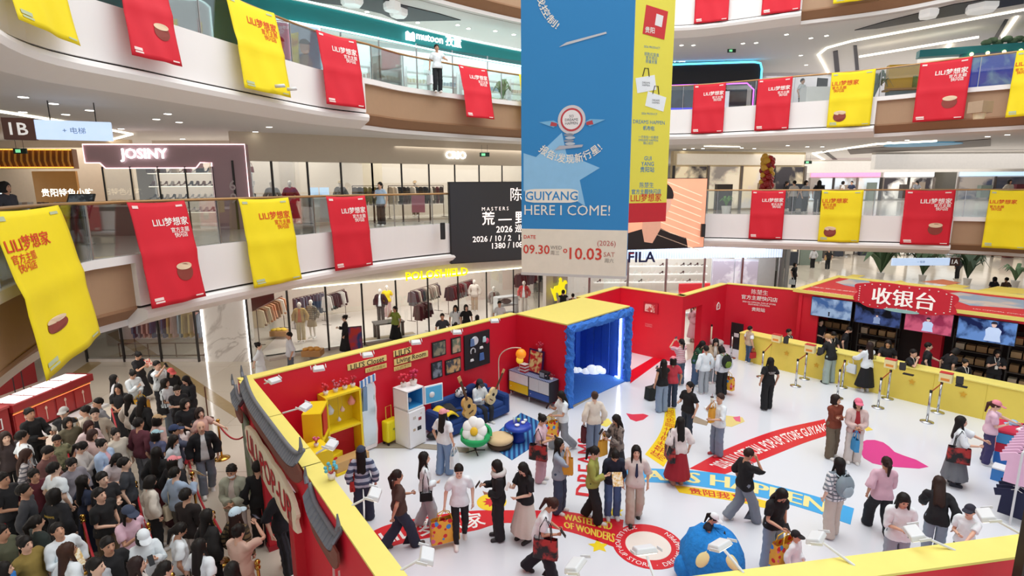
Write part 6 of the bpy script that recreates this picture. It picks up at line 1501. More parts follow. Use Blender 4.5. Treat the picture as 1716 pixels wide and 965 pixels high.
t = thing('shop_counter', 'low yellow signed counter of the snack shop', 'counter', (-19.6, 19.0, Z2)); B().box((0, 0, .5), (3.6, .6, 1.0)).obj('body', M('#d8d2cc', .5), t); B().box((0, -.32, 1.15), (2.4, .05, .4)).obj('sign_board', M('#d8b51e', .5, emit=.2), t)
letter('老贵阳', lambda x, y: Vector((x, -.35, .72 + y)), width=1.4, bold=.03).obj('lettering', M('#ffffff', .4, emit=1.5), t)
t = thing('menu_board', 'red small menu board on the snack shop counter', 'sign', (-17.6, 18.4, Z2 + 1.0)); B().box((0, 0, .25), (.4, .05, .5)).obj('panel', M('#c2484a', .5), t); B().box((0, .05, .03), (.3, .2, .05)).obj('base', WHT, t)
t = thing('shop_counter', 'long tasting counter of the snack shop nearest to the pink store', 'counter', (-13.9, 17.6, Z2), .06); B().box((0, 0, .45), (4.0, .7, .9)).obj('body', M('#8a7a70', .5), t); B().box((0, 0, .93), (4.1, .8, .06)).obj('worktop', M('#c9c0b4', .4), t)
letter('贵阳特色小吃', lambda x, y: Vector((-.4 + x, .42, 1.35 + y)), width=1.6, bold=.03).obj('lettering', M('#fff4e0', .4, emit=1.6), t)
for i in range(18):
 k = B().box((0, 0, .05), (.12, .1, .1)).obj('snack_jar', M(random.choice(['#e0d6cc', '#6a4a34', '#b9a08c', '#c9c4c0']), .4)); k.location = (-13.9 - 1.7 + .2 * i, 17.55 + random.uniform(-.2, .2), Z2 + .96); tag(k, 'small sample jar on the snack counter top', 'jar', 'sample jars on the snack counter')
t = thing('menu_stand', 'slanted black framed menu stand behind the glass railing', 'sign', at(140, 410, Z2).to_tuple(), .25)
B().lathe([(.25, 0), (.25, .03)], n=20).obj('base', M('#8a8680', .4), t); B().tube([(0, 0, 0), (0, .05, .9)], .03, 8).obj('pole', M('#9a958e', .4), t); Rm = Matrix.Rotation(-.7, 3, 'X'); B().box((0, .08, 1.02), (.62, .04, .8), ax=Rm).obj('frame', M('#22262a', .4), t); B().box(Rm @ Vector((0, -.024, 0)) + Vector((0, .08, 1.02)), (.54, .006, .72), ax=Rm).obj('printed_sheet', M('#7d8a95', .5, kind='picture', c2='#2f3a44', scale=9), t)
# clothes store of the second storey
t = storefront('beige clothes store front with glass bays behind the second storey railing', P2, P3, Z2, zc, 1.0, 4, BEIGE); t['label'] = 'beige glass clothes store front next to the pink store'
t = storefront('x', P3, P4, Z2, zc, 1.0, 6, BEIGE); t['label'] = 'beige clothes store front with the glowing short name'
letters3d('CRIO', P3, P4, 746, 780, 260, '#f4f8ff', emit=2.2, parent=t, bold=.03)
struct(fbox((-10.5, 25.5), (-6.5, 27.5), Z2, zc, .2, 'wall_store', INT)); struct(fbox((-6.5, 27.5), (1.5, 32.5), Z2, zc, .2, 'wall_store', INT))
def gmesh(c, L, kind=0):
 w = .21
 if kind == 0: pts = [(-.05, 0), (-w, -.06), (-w - .09, -L * .8), (-w - .01, -L * .8), (-w * .9, -.3), (-w * .95, -L), (w * .95, -L), (w * .9, -.3), (w + .01, -L * .8), (w + .09, -L * .8), (w, -.06), (.05, 0)]
 else: pts = [(-.14, 0), (-.16, -L), (-.02, -L), (0, -.3), (.02, -L), (.16, -L), (.14, 0)]
 b = B().prism(pts[::-1], Matrix.Translation((0, -.035, 0)), .07); me = b.mesh('garment'); me.materials.append(fab(c)); return me
GM = {}
def garment(c, L, kind=0):
 if (c, L, kind) not in GM: GM[c, L, kind] = gmesh(c, L, kind)
 return GM[c, L, kind]
def rack(a, b_, z, n, cols, lab, L=.8, kind=0, hgt=1.5, col='#5a4a42', gl='garment'):
 a, b_ = Vector(a), Vector(b_); d = (b_ - a).normalized(); c = (a + b_) / 2
 t = thing('clothes_rack', lab, 'clothes rack', (c.x, c.y, z), math.atan2(d.y, d.x)); h = (b_ - a).length / 2; m = M(col, .4, .5)
 B().tube([(-h, 0, hgt), (h, 0, hgt)], .018, 6).obj('bar', m, t)
 for x in (-h, h):
  B().tube([(x, 0, 0), (x, 0, hgt)], .018, 6).obj('post', m, t); B().tube([(x, -.25, .02), (x, .25, .02)], .018, 6).obj('foot', m, t)
 for i in range(n):
  p = a.lerp(b_, (i + .5) / n); o = put(garment(random.choice(cols), L, kind), 'garment'); o.location = (p.x, p.y, z + hgt - .05); o.rotation_euler.z = t.rotation_euler.z + 1.57 + random.uniform(-.25, .25)
  tag(o, gl + ' hanging on the ' + lab, 'clothes', 'clothes on the ' + lab)
DK = ['#2b2422', '#3a2a2a', '#5a2328', '#20242c', '#4a4038']; LT = ['#d8cabb', '#b9a48c', '#e4ded6', '#8c7866', '#c9c2c6']
rack((-5.6, 25.4), (-3.3, 27.0), Z2, 13, DK + LT[:2], 'long rack deep in the upper clothes store', gl='coat')
rack((-3.0, 26.6), (-1.2, 27.9), Z2, 11, DK, 'dark coat rack of the upper clothes store', gl='dark coat'); rack((-1.3, 28.1), (.4, 29.2), Z2, 10, LT + DK[:2], 'pale rack beside the big dark screen', gl='pale coat')
rack((-6.9, 24.2), (-5.8, 25.0), Z2, 6, DK, 'short rack by the entrance of the upper store', gl='jacket'); 
t = thing('reception_desk', 'round pale desk in the glass bay of the upper clothes store', 'desk', (-7.6, 22.8, Z2)); B().lathe([(.55, 0), (.55, .95), (.6, 1.0), (.6, 1.04), (.0, 1.05)], n=24).obj('body', M('#d9d6d2', .5), t)
t = thing('till_screen', 'two screens on the round desk of the upper store', 'screen', (-7.9, 22.8, Z2 + 1.05)); B().box((-.2, 0, .25), (.4, .04, .3), .2).obj('screen_face', M('#bcd6f0', .3, emit=.7), t); B().box((.25, 0, .25), (.4, .04, .3), -.2).obj('screen_face', M('#bcd6f0', .3, emit=.7), t); B().box((0, 0, .05), (.3, .15, .1)).obj('base', BLK, t)
t = thing('sign_card', 'dusty red small sign in front of the upper clothes store', 'sign', at(702, 372, Z2).to_tuple()); B().box((0, 0, .75), (.55, .03, .7)).obj('panel', M('#a0596a', .5), t); B().tube([(0, .02, 0), (0, .02, .5)], .02, 6).obj('pole', DARK, t)
# ---- ground floor shops
z1 = 2.95
MARB = M('#e4dfd8', .15, var=.02, scale=1.2, kind='marble', c2='#a9a098')
qa, qb = at(422, 606, 0), at(520, 590, 0); qd = Vector((11.0, 6.2, 0)).normalized(); qe = qa + qd * 13.2
t = storefront('y', qa.to_2d(), qe.to_2d(), 0, 3.6, .85, 9, M('#dcd7d1', .3)); t['label'] = 'ground floor clothes store front with a glowing yellow name'
B().tube([Zv(qa, 2.74) - Vector((-.04, .06, 0)), Zv(qe, 2.74) - Vector((-.04, .06, 0))], .025, 6).obj('light_strip', M('#fff8d8', .4, emit=3), t, world=True)
letters3d('POLOSHIELD', qa, qe, 676, 779, 457, '#f4e800', emit=.9, parent=t, off=-.32, depth=.06, bold=.02)
# yellow rider emblem of the store
c = hit(931, 483, Vector(qe) - qd * 2, qd); p = c - Vector((-qd.y, qd.x, 0)) * .35; t = thing('store_emblem', 'glowing yellow horse and rider emblem on a pale pillar', 'sign', p, math.atan2(qd.y, qd.x))
ho = [(-.42, -.15), (-.5, .12), (-.32, .02), (-.28, .18), (-.05, .2), (.02, .42), (-.02, .52), (.08, .6), (.16, .52), (.14, .4), (.24, .3), (.3, .42), (.42, .42), (.5, .26), (.36, .22), (.3, .05), (.42, -.1), (.4, -.28), (.3, -.28), (.3, -.12), (.16, -.12), (.1, -.3), (.18, -.48), (.06, -.5), (0, -.3), (-.08, -.14), (-.2, -.16), (-.2, -.34), (-.12, -.56), (-.26, -.56), (-.34, -.3)]
B().prism(ho[::-1], Matrix.Identity(4), .06).obj('emblem', M('#f2e31a', .4, emit=.7), t); struct(B().box(c + Vector((0, .25, -c.z + 1.6)), (1.3, .3, 3.2), math.atan2(qd.y, qd.x)).obj('column', M('#cfc8c0', .4)))
struct(fbox((qa.x - 2, qa.y + 7), (qe.x, qe.y + 7), 0, 3.7, .2, 'wall_store', INT)); struct(B().flat([(qa.x, qa.y + .1), (qe.x, qe.y + .1), (qe.x - 1, qe.y + 7), (qa.x - 1, qa.y + 7)], 0, .02).obj('floor_store', M('#c9bfb8', .3, var=.06, scale=2)))
pA, pB = at(347, 606, 0), at(420, 606, 0)
struct(fbox((pA.x, pA.y), (pB.x - .06, pB.y), 0, 3.9, .6, 'column_marble', MARB)); 
for p in (pA, pB): t = thing('light_strip', 'white vertical light strip at the ' + ('outer' if p is pA else 'inner') + ' edge of the marble pillar', 'lamp', (p.x, p.y - .03, 0)); B().tube([(0, 0, .02), (0, 0, 3.7)], .03, 6).obj('tube', M('#ffffff', .4, emit=4), t)
pz = at(190, 606, 0); t = storefront('z', (pz.x - 1.0, pz.y), (pA.x - .3, pA.y), 0, 3.6, .5, 3, M('#cfc7bf', .4)); t['label'] = 'ground floor display window beside the marble pillar'
struct(fbox((pz.x - 2, pz.y + 3.2), (pA.x, pA.y + 3.2), 0, 3.7, .2, 'wall_store', M('#e6d9d6', .6))); 
rack((pz.x + .3, pz.y + .9), (pz.x + 3.2, pz.y + .9), .05, 14, ['#5f6f92', '#e7dcd6', '#6a4a3c', '#c8a86a', '#9fa7b5', '#d9a8a0'], 'window rack beside the marble pillar', L=1.0, hgt=1.75, gl='mixed garment')
t = thing('window_rail', 'brown double rail frame in the ground floor display window', 'rail', (pz.x + 1.7, pz.y + .4, 0))
for z in (.12, .62): B().tube([(-1.7, 0, z), (1.7, 0, z)], .02, 6).obj('bar', M('#6a4a3c', .4), t)
for x in (-1.7, -.55, .55, 1.7): B().tube([(x, 0, 0), (x, 0, .62)], .02, 6).obj('post', M('#6a4a3c', .4), t)
S = lambda px, py: at(px, py, 0).to_2d()
rack(S(436, 590), S(478, 560), .3, 9, ['#d9c9a8', '#c98f6a', '#e6dfd2', '#8c6a4a'], 'tan shelf rack at the store corner window', L=.75, gl='tan garment'); rack(S(495, 552), S(545, 538), 0, 9, ['#4a5260', '#5f6875', '#3a3f4a'], 'trouser rack under the store ceiling', L=.95, kind=1, gl='grey trousers')
rack(S(548, 545), S(580, 532), 0, 8, ['#2b2b2e', '#c8c4be', '#6a6a66'], 'striped shirt rack of the ground store', L=.75, gl='shirt'); rack(S(690, 545), S(735, 527), .2, 12, ['#5a5a5e', '#c9bcae', '#3a3a40', '#8f8478'], 'long rack of grey shirts', L=.7, gl='grey shirt'); rack(S(752, 530), S(792, 515), .1, 11, ['#5a1f24', '#48191e', '#2b2b30', '#7d7a78'], 'maroon rack of the ground store', L=.75, gl='maroon jacket')
rack(S(700, 565), S(720, 556), 0, 4, ['#5a1f2a'], 'small maroon rack beside the entrance', L=.7, gl='maroon shirt'); rack(S(865, 505), S(905, 492), .1, 8, ['#c23a3a', '#e8e2da', '#2a2a2e'], 'red jacket rack beside the white shelf', L=.75, gl='red jacket'); rack(S(800, 500), S(815, 490), .3, 5, ['#d8d2ca', '#b9b0a6'], 'pale coat rack behind the maroon one', L=.9, gl='pale coat')
t = thing('display_shelf', 'white shelf unit with a dark bag in the ground store', 'shelf', S(848, 540).to_tuple() + (0,), .5)
for x in (-.55, .55): B().box((x, 0, .65), (.05, .5, 1.3)).obj('side_panel', WHT, t)
for z in (.1, .5, .9, 1.3): B().box((0, 0, z), (1.1, .5, .05)).obj('shelf_board', WHT, t)
k = thing('handbag', 'dark brown bag on the white shelf unit', 'handbag', (t.location.x, t.location.y, .93)); B().ball((0, 0, .14), (.28, .14, .14), 12, 8).obj('sack', M('#4a2f2a', .6), k, smooth=True); B().tube([(-.1, 0, .25), (0, 0, .36), (.1, 0, .25)], .015, 6).obj('handle', M('#4a2f2a', .6), k)
t = thing('display_table', 'dark display table on a tan mat near the store entrance', 'table', S(652, 566).to_tuple() + (0.02,), .5); B().box((0, 0, .72), (1.3, .7, .06)).obj('tabletop', DARK, t)
for x in (-.55, .55):
 for y in (-.28, .28): B().box((x, y, .35), (.12, .12, .7)).obj('leg', DARK, t)
o = B().box((0, 0, .012), (2.4, 2.0, .02), .5).obj('floor_mat', M('#a08f78', .9)); o.location = S(660, 572).to_tuple() + (.02,); tag(o, 'tan mat under the dark display table', 'mat')
t = thing('poster_stand', 'slanted poster with a red and blue print at the store entrance', 'poster', S(597, 594).to_tuple() + (0,), .35); B().box((0, 0, .6), (.55, .04, 1.15)).obj('frame', DARK, t); B().box((0, -.024, .6), (.5, .006, 1.08)).obj('print', M('#c8352f', .5, kind='picture', c2='#2c3f7d', scale=2.2), t)
for px, py, lab in ((470, 566, 'yellow folded clothes heaped on the window podium'), (525, 600, 'orange folded clothes in a wooden tray on the window podium')):
 p = S(px, py); t = thing('clothes_tray', lab, 'clothes', (p.x, p.y, .12)); B().box((0, 0, .12), (.75, .5, .24)).obj('tray', M('#c08f58', .6), t, bevel=.01)
 for i in range(5): B().ball((-.25 + .12 * i, (i % 2) * .15 - .07, .27), (.13, .15, .06), 8, 6).obj('folded_cloth', M('#e8c22e' if 'yellow' in lab else '#e0a04a', .8), t, smooth=True)
fbox(S(452, 606), S(540, 588), 0, .12, 1.2, 'window_podium', M('#d9d0c6', .4)); o = bpy.data.objects['window_podium']; tag(o, 'low pale podium in the corner display window', 'podium')
# ---- sports shop with the blue white fluted band
f0 = hit(1040, 425, Vector((6.5, 27.6, 0)), Vector((1, .04, 0))); f1 = hit(1312, 425, Vector((6.5, 27.6, 0)), Vector((1, .04, 0)))
t = thing('storefront', 'sports store front with a pale blue fluted light band', 'storefront', ((f0 + f1) / 2).to_tuple()[:2] + (0,)); fa, fb = (f0 - Vector((3.5, .1, 0))).to_2d(), f1.to_2d()
for i in range(90): fbox(pl(fa, fb, i / 90), pl(fa, fb, (i + .8) / 90), 2.98, 3.55, .1, 'flute', M('#cfe0f5', .4, emit=.75), t)
letters3d('FILA', f0.to_2d(), fb, 1052, 1097, 430, '#1c2b6a', emit=0., parent=t, off=-.12, depth=.06, bold=.05); B().box(hit(1057, 424, Vector((f0.x, f0.y, 0)), Vector((fb.x - f0.x, fb.y - f0.y, 0))) + Vector((0, -.17, 0)), (.26, .05, .06)).obj('red_bar', M('#c8202c', .4), t, world=True)
fbox(fa, fb, 0, .1, .4, 'plinth', WHT, t)
for i in range(7): p = pl(fa, fb, i / 6); B().box((p.x, p.y + .2, 1.5), (.1, .1, 3.0)).obj('mullion', STEEL, t, world=True)
for i in range(4): fbox(pl(fa, fb, i / 6), pl(fa, fb, (i + .98) / 6), .1, 2.95, .02, 'glass_pane', GLASS, t)
struct(fbox((3.5, 34), (14, 35), 0, 3.7, .2, 'wall_store', M('#e9e6e0', .5)))
for i in range(4):
 t = thing('shoe_wall_shelf', ('lowest', 'second', 'third', 'highest')[i] + ' wall shelf of the sports store', 'shelf', (8.6, 33.7, .7 + i * .5)); B().box((0, 0, 0), (7, .3, .05)).obj('board', M('#f4f2ee', .4, emit=.2), t)
 for k in range(16): o = put(HE[random.choice(['#d9cfc4', '#e6e2de', '#2a2626'])], 'shoe'); o.location = (5.4 + k * .43, 33.65, .73 + i * .5); tag(o, 'sports shoe on the ' + t['label'], 'shoe', 'shoes on the ' + t['label'])
t = thing('bench', 'red padded bench in the sports store', 'bench', (10.9, 31.2, 0), .1); B().box((0, 0, .22), (2.2, .7, .4)).obj('base', M('#8f1f26', .6), t); B().box((0, 0, .46), (2.3, .75, .14)).obj('seat', M('#d8303a', .6), t, bevel=.03); B().box((0, .35, .75), (2.3, .14, .5)).obj('backrest', M('#d8303a', .6), t, bevel=.03)
for px0, px1, lab in ((1193, 1228, 'first'), (1231, 1268, 'second')):
 a, b_ = hit(px0, 478, Vector((12, 28.6, 0)), Vector((1, -.1, 0))), hit(px1, 478, Vector((12, 28.6, 0)), Vector((1, -.1, 0))); t = thing('lit_poster', lab + ' tall lit poster with a grey pattern beside the sports store', 'poster', ((a + b_) / 2).to_tuple()[:2] + (0,)); fbox(a.to_2d(), b_.to_2d(), .2, 2.7, .1, 'panel', M('#dcd6dc', .4, kind='picture', c2='#b3a9b5', scale=2, emit=.5), t); fbox(a.to_2d() - Vector((.05, 0)), b_.to_2d() + Vector((.05, 0)), .1, 2.8, .05, 'frame', WHT, t, off=.1)
t = thing('curtain_column', 'pale grey fluted column at the corner of the far mall aisle', 'column', at(1289, 492, 0).to_tuple())
for i in range(9): B().lathe([(.13, 0), (.13, 3.6)], (.0 + (i - 4) * .24, .12 * (i % 2), 0), 8).obj('flute', M('#c3c6c6', .4), t)
o = struct(B().box((13.6, 30.5, 1.85), (1.6, 1.6, 3.7)).obj('column', M('#d8d8d6', .4)))
# ---- third storey teal shop
TEAL = M('#158c8e', .4, var=.03); z3c = Z4 - 1.5
ta, tb, tc_ = Vector((-13.5, 18.2)), Vector((-6.2, 21.2)), Vector((3.2, 29.0))
t = thing('storefront', 'teal toy store front on the third storey with a white glowing name', 'storefront', (-3, 24, Z3)); TL = M('#d8ffff', .4, emit=2.5)
C = spline([(-18, 15.5), (-13.5, 18.2), (-9.5, 19.4), (-6.2, 21.4), (-2, 25.0), (3.2, 28.6)], 10)
def band(C, i0, i1, zlo, zhi, name, mat, parent, th=.25):
 b = B(); k = i1 - i0
 for i in range(i0, i1 + 1): n = normal(C, i); p = C[i]; b.v += [(p.x, p.y, zlo(i)), (p.x, p.y, zhi(i)), (p.x - n.x * th, p.y - n.y * th, zhi(i)), (p.x - n.x * th, p.y - n.y * th, zlo(i))]
 for i in range(k):
  for j in range(4): b.f.append((i * 4 + j, (i + 1) * 4 + j, (i + 1) * 4 + (j + 1) % 4, i * 4 + (j + 1) % 4))
 b.f += [(0, 1, 2, 3), (k * 4 + 3, k * 4 + 2, k * 4 + 1, k * 4)]; b.m = [0] * len(b.f); return b.obj(name, mat, parent, world=True)
zlo = lambda i: Z3 if i <= 24 else 12.05
band(C, 0, 24, lambda i: Z3, lambda i: z3c - .1, 'teal_wall', TEAL, t); band(C, 24, len(C) - 1, lambda i: 12.35 - .012 * (i - 24), lambda i: 13.05 - .016 * (i - 24), 'teal_band', TEAL, t)
for zz, i0 in ((lambda i: 13.1 - .016 * max(0, i - 24), 10), (lambda i: 12.33 - .012 * (i - 24), 24)): B().tube([(C[i].x + normal(C, i).x * .05, C[i].y + normal(C, i).y * .05, zz(i)) for i in range(i0, len(C))], .03, 6).obj('light_strip', TL, t, world=True)
B().tube([(C[24].x, C[24].y - .05, z) for z in (Z3, 11.5, 12.2, 12.33)], .03, 6).obj('light_strip', TL, t, world=True)
a, b_ = C[32], C[42]; letters3d('mutoon 孜童', a, b_, 697, 771, 66, '#ffffff', emit=1.5, parent=t, bold=.04); c = hit(686, 61, Vector((*a, 0)), Vector((*(b_ - a), 0)))
B().prism([(-.2, -.17), (.2, -.17), (.2, .12), (.12, .17), (0, .08), (-.12, .17), (-.2, .12)], frame(c + Vector((.06, -.08, 0)), Vector((*(b_ - a), 0))), .05).obj('emblem', M('#ffffff', .4, emit=1.5), t, world=True)
for i in range(24, len(C) - 3, 3):
 fbox(C[i], C[min(i + 3, len(C) - 1)], Z3 + .05, 12.3, .02, 'glass_pane', GLASS, t); B().box((C[i].x, C[i].y, 11.2), (.05, .05, 2.2)).obj('mullion', STEEL, t, world=True)
struct(fbox((-9.0, 26.5), (3.5, 34.5), Z3, z3c, .2, 'wall_store', M('#dfeeee', .5)))
for i in range(8):
 p = Vector((-6.8, 25.6)).lerp(Vector((1.6, 31.2)), i / 7); t = thing('toy_shelf', 'white toy shelf in the teal store, number ' + str(i + 1) + ' along its back wall', 'shelf', (p.x, p.y, Z3), .58); t['label'] = 'white shelf of small goods along the back of the teal store'; t['group'] = 'shelves of the teal store'
 for z in (.3, .8, 1.3, 1.8): B().box((0, 0, z), (1.15, .35, .04)).obj('shelf_board', WHT, t)
 for x in (-.58, .58): B().box((x, 0, 1.0), (.04, .35, 2.0)).obj('side_panel', WHT, t)
 for z in (.34, .84, 1.34): b = B(); [b.box((x, 0, z + .09), (.1, .1, random.uniform(.12, .22))) for x in np.linspace(-.5, .5, 7)]; b.obj('small_goods', M(random.choice(['#9fb9c9', '#d9c4c0', '#c9dcb9', '#e3dcc4']), .5), t)['kind'] = 'stuff'
# rounded lit window and poster on the teal wall
for px, py, w_, h_, c1, c2, nm, lab, em in ((490, 84, 1.9, 1.7, '#b9cfe6', '#5a3a34', 'lit_poster', 'lit poster of two smiling men on the teal wall', .5), (303, 44, 1.9, 1.6, '#dfe9ea', '#c4d6d8', 'lit_niche', 'rounded bright niche on the teal wall', .6)):
 i = min(range(5, 26), key=lambda k: abs(proj((C[k].x, C[k].y, 11.5))[0] - px)); d = (C[i + 1] - C[i - 1]).normalized(); c = hit(px, py, Vector((*C[i], 0)), Vector((*d, 0))); t = thing(nm, lab, 'poster' if 'poster' in nm else 'display', c, math.atan2(d.y, d.x)); o = [(w_ / 2 * max(-1, min(1, 1.25 * math.cos(x))), h_ / 2 * max(-1, min(1, 1.25 * math.sin(x)))) for x in np.linspace(0, 6.283, 40)[:-1]] if 'niche' in nm else [(-w_ / 2, -h_ / 2), (w_ / 2, -h_ / 2), (w_ / 2, h_ / 2), (-w_ / 2, h_ / 2)]
 B().prism(o, Matrix.Translation((0, -.12, 0)), .1).obj('panel', M(c1, .4, emit=em), t); B().tube([(x, -.13, z) for x, z in o], .025, 6, closed=True).obj('edge_light', TL, t)
 if 'poster' in nm:
  for k, x in enumerate((-.45, .4)):
   B().prism([(x + .34 * math.cos(a) * (1 if math.sin(a) < 0 else .7), -.55 + .45 * math.sin(a)) for a in np.linspace(0, 6.28, 22)[:-1]], Matrix.Translation((0, -.13, 0)), .008).obj('figure_print', M('#e4e8ee' if k else '#cfdcec', .5, emit=.3), t)
   B().prism([(x + .17 * math.cos(a), .12 + .24 * math.sin(a)) for a in np.linspace(0, 6.28, 22)[:-1]], Matrix.Translation((0, -.14, 0)), .008).obj('face_print', M('#dcae96', .5, emit=.3), t)
   B().prism([(x + .19 * math.cos(a), .2 + .19 * math.sin(a)) for a in np.linspace(.1, 3.04, 14)], Matrix.Translation((0, -.15, 0)), .008).obj('hair_print', M('#2a2320', .5, emit=.1), t)
# ---- neon arcade of the third storey
na, nb = Vector((5.5, 33.2)), Vector((17.0, 32.2)); t = thing('storefront', 'dark arcade front edged with cyan and violet neon', 'storefront', (11, 32.7, Z3)); zt = 13.3
nx = lambda px: hit(px, 100, Vector((*na, 0)), Vector((*(nb - na), 0))).to_2d()
L_, R_ = nx(1100), nx(1277); fbox(L_, R_, 12.2, zt, .3, 'fascia', M('#121016', .4), t); fbox(nx(1266), R_, Z3, 12.2, .3, 'side_pier', M('#121016', .4), t); fbox(L_, R_, Z3, 12.3, .15, 'back_wall', M('#3d5468', .4, kind='picture', c2='#232f42', scale=.8, emit=.12), t, off=2.2)
CYN = M('#4fd0ff', .4, emit=3); VI = M('#d45cff', .4, emit=2.5); g = lambda p, z: Vector((p.x, p.y - .06, z))
B().tube([g(L_, zt + .03), g(nx(1262), zt + .08), g(nx(1274), zt), g(R_, zt - .3), g(R_, Z3)], .05, 6).obj('neon_tube', CYN, t, world=True); B().tube([g(L_, 12.2), g(nx(1254), 12.25), g(nx(1266), 11.9), g(nx(1266), Z3 + .4), g(nx(1262), Z3)], .035, 6).obj('neon_tube', VI, t, world=True)
letters3d('乐园', L_, R_, 1126, 1148, 99, '#f4fbff', emit=1.2, parent=t, bold=.05)
for px0, px1, z0, z1_, c in ((1130, 1160, Z3 + .3, 10.6, '#2a2ad8'), (1128, 1166, 10.75, 10.85, '#5a3cf0'), (1128, 1190, 11.1, 11.2, '#4a4af5'), (1214, 1240, 11.0, 12.1, '#d9dbe6')): fbox(nx(px0), nx(px1), z0, z1_, .1, 'lit_panel', M(c, .4, emit=.8), t, off=1.6)
for px, c in ((1152, '#7d8a5c'), (1232, '#a89a62')): fbox(nx(px - 9), nx(px + 9), Z3, 11.0, .5, 'game_cabinet', M(c, .5), t, off=1.0)
fbox((-1, 35.5), (24, 36.5), Z3, z3c, .2, 'wall_store', M('#cfcbd2', .6)); bpy.data.objects['wall_store.%03d' % (len([o for o in bpy.data.objects if o.name.startswith('wall_store')]) - 1)]['kind'] = 'structure'
# ---- ceilings: downlights, light lines, dark recesses
DL = M('#fff6e6', .4, emit=6)
def downlight(px, py, z, where, r=.09):
 p = at(px, py, z - .012); t = thing('ceiling_downlight', 'round recessed downlight in the ' + where, 'lamp', p, 0, 'downlights in the ' + where); B().lathe([(r * 1.35, 0), (r * 1.3, .012), (r, .014)], n=14).obj('ring', WHT, t); B().lathe([(.01, -.006), (r, -.006), (r, .0)], n=14).obj('lens', DL, t)
for px, py in ((39, 163), (90, 174), (38, 188), (262, 200), (300, 205), (203, 216), (306, 233), (281, 191), (55, 240), (27, 232), (428, 221), (451, 213), (457, 224), (559, 234), (581, 236), (669, 242), (690, 243), (765, 247), (785, 248), (857, 250), (110, 192), (150, 185)): downlight(px, py, Z3 - 1.5, 'second storey ceiling by the shops')
for px, py in ((1147, 250), (1161, 249), (1178, 249), (1243, 248), (1264, 249), (1353, 246), (1378, 246), (1339, 257), (1328, 263), (1347, 268), (1343, 270), (1363, 271), (1320, 244), (1490, 238), (1520, 235), (1655, 229), (1688, 226), (1670, 262), (1700, 262), (1640, 282)): downlight(px, py, Z3 - 1.5, 'second storey ceiling over the far mall')
for px, py in ((767, 42), (785, 48), (861, 58), (1142, 76), (1162, 76), (1245, 73), (1267, 72), (1359, 64), (1385, 60), (1342, 93), (1351, 109), (1358, 125), (830, 52), (1318, 58), (615, 20), (700, 38)): downlight(px, py, Z4 - 1.5, 'third storey ceiling')
LL = M('#fff3dc', .4, emit=4)
for i, (pts, z, r, lab) in enumerate((([(1424, 292), (1362, 257), (1470, 241), (1570, 236)], Z3 - 1.5, .05, 'bent line of light in the far second storey ceiling'), ([(1570, 292), (1716, 256)], Z3 - 1.5, .05, 'long line of light at the second storey ceiling edge'), ([(1392, 130), (1371, 92), (1386, 80), (1430, 68), (1716, 16)], Z4 - 1.5, .05, 'bent line of light in the third storey ceiling'), ([(1440, 95), (1640, 62)], Z4 - 1.9, .05, 'straight line of light under the third storey beam'), ([(1680, 62), (1704, 28)], Z4 - 1.5, .06, 'short diagonal light line near the play centre'), ([(1583, 90), (1592, 76)], Z4 - 1.55, .06, 'shortest diagonal light line above the yellow playhouse'), ([(0, 187), (120, 206), (222, 225), (180, 236), (60, 240)], Z3 - 1.5, .03, 'warm curved cove line above the hanging direction sign'), ([(1180, 245), (1240, 246)], Z3 - 1.52, .02, 'short ceiling line beside the balloon column'))):
 t = thing('ceiling_light_line', lab, 'lamp', at(*pts[0], z)); B().tube([at(x, y, z - .03) for x, y in pts], r, 6).obj('tube', LL, t, world=True)
CE = [o for o in bpy.data.objects if o.name.startswith('ceiling') and o.get('kind') == 'structure' and 'booth' not in o.name]
ce3 = CE[-1]; ce2 = CE[-2]
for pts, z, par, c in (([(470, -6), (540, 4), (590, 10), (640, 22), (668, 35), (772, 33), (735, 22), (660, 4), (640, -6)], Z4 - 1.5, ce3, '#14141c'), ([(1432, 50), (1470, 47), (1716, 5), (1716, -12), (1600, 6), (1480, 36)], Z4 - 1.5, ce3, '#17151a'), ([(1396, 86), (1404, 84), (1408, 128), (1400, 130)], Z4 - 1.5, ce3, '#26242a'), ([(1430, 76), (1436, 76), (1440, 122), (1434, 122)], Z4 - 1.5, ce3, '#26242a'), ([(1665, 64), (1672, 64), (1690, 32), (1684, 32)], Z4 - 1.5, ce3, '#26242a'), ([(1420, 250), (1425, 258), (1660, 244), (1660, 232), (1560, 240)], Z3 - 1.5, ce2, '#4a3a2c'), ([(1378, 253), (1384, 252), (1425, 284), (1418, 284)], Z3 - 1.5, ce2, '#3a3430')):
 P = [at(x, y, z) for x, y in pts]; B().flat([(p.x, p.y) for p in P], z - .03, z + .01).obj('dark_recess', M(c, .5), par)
for x, y, w_ in ((590, 5, .7), (657, 14, .55), (668, 24, .6), (1556, 26, .6), (1645, 16, .9)):
 p = at(x, y, Z4 - 1.7); t = thing('pendant_block', 'white hexagonal pendant light in the dark ceiling recess at ' + {590: 'its outer end', 657: 'its middle', 668: 'its inner end', 1556: 'the play centre side', 1645: 'the play centre far side'}[x], 'lamp', p); B().lathe([(w_ * .5, -.1), (w_ * .6, 0), (w_ * .6, .2), (w_ * .5, .25)], n=6).obj('shade', M('#e9e9e6', .5, emit=.3), t)
t = thing('ceiling_panel', 'blue oval ceiling panel over the far second storey', 'panel', at(1545, 243, Z3 - 1.56)); B().lathe([(1.6, 0), (1.6, .05)], n=30).obj('panel', M('#5b9fc4', .5, emit=.2), t)
for z0, a, b_ in ((Z3 - 2.6, (22, 34), (52, 34)), (Z3 - 2.6, (22, 44), (54, 44)), (Z4 - 2.5, (22, 31), (52, 33))):
 struct(fbox(a, b_, z0, z0 + 1.0, .4, 'beam', M('#e3ded8', .5)))
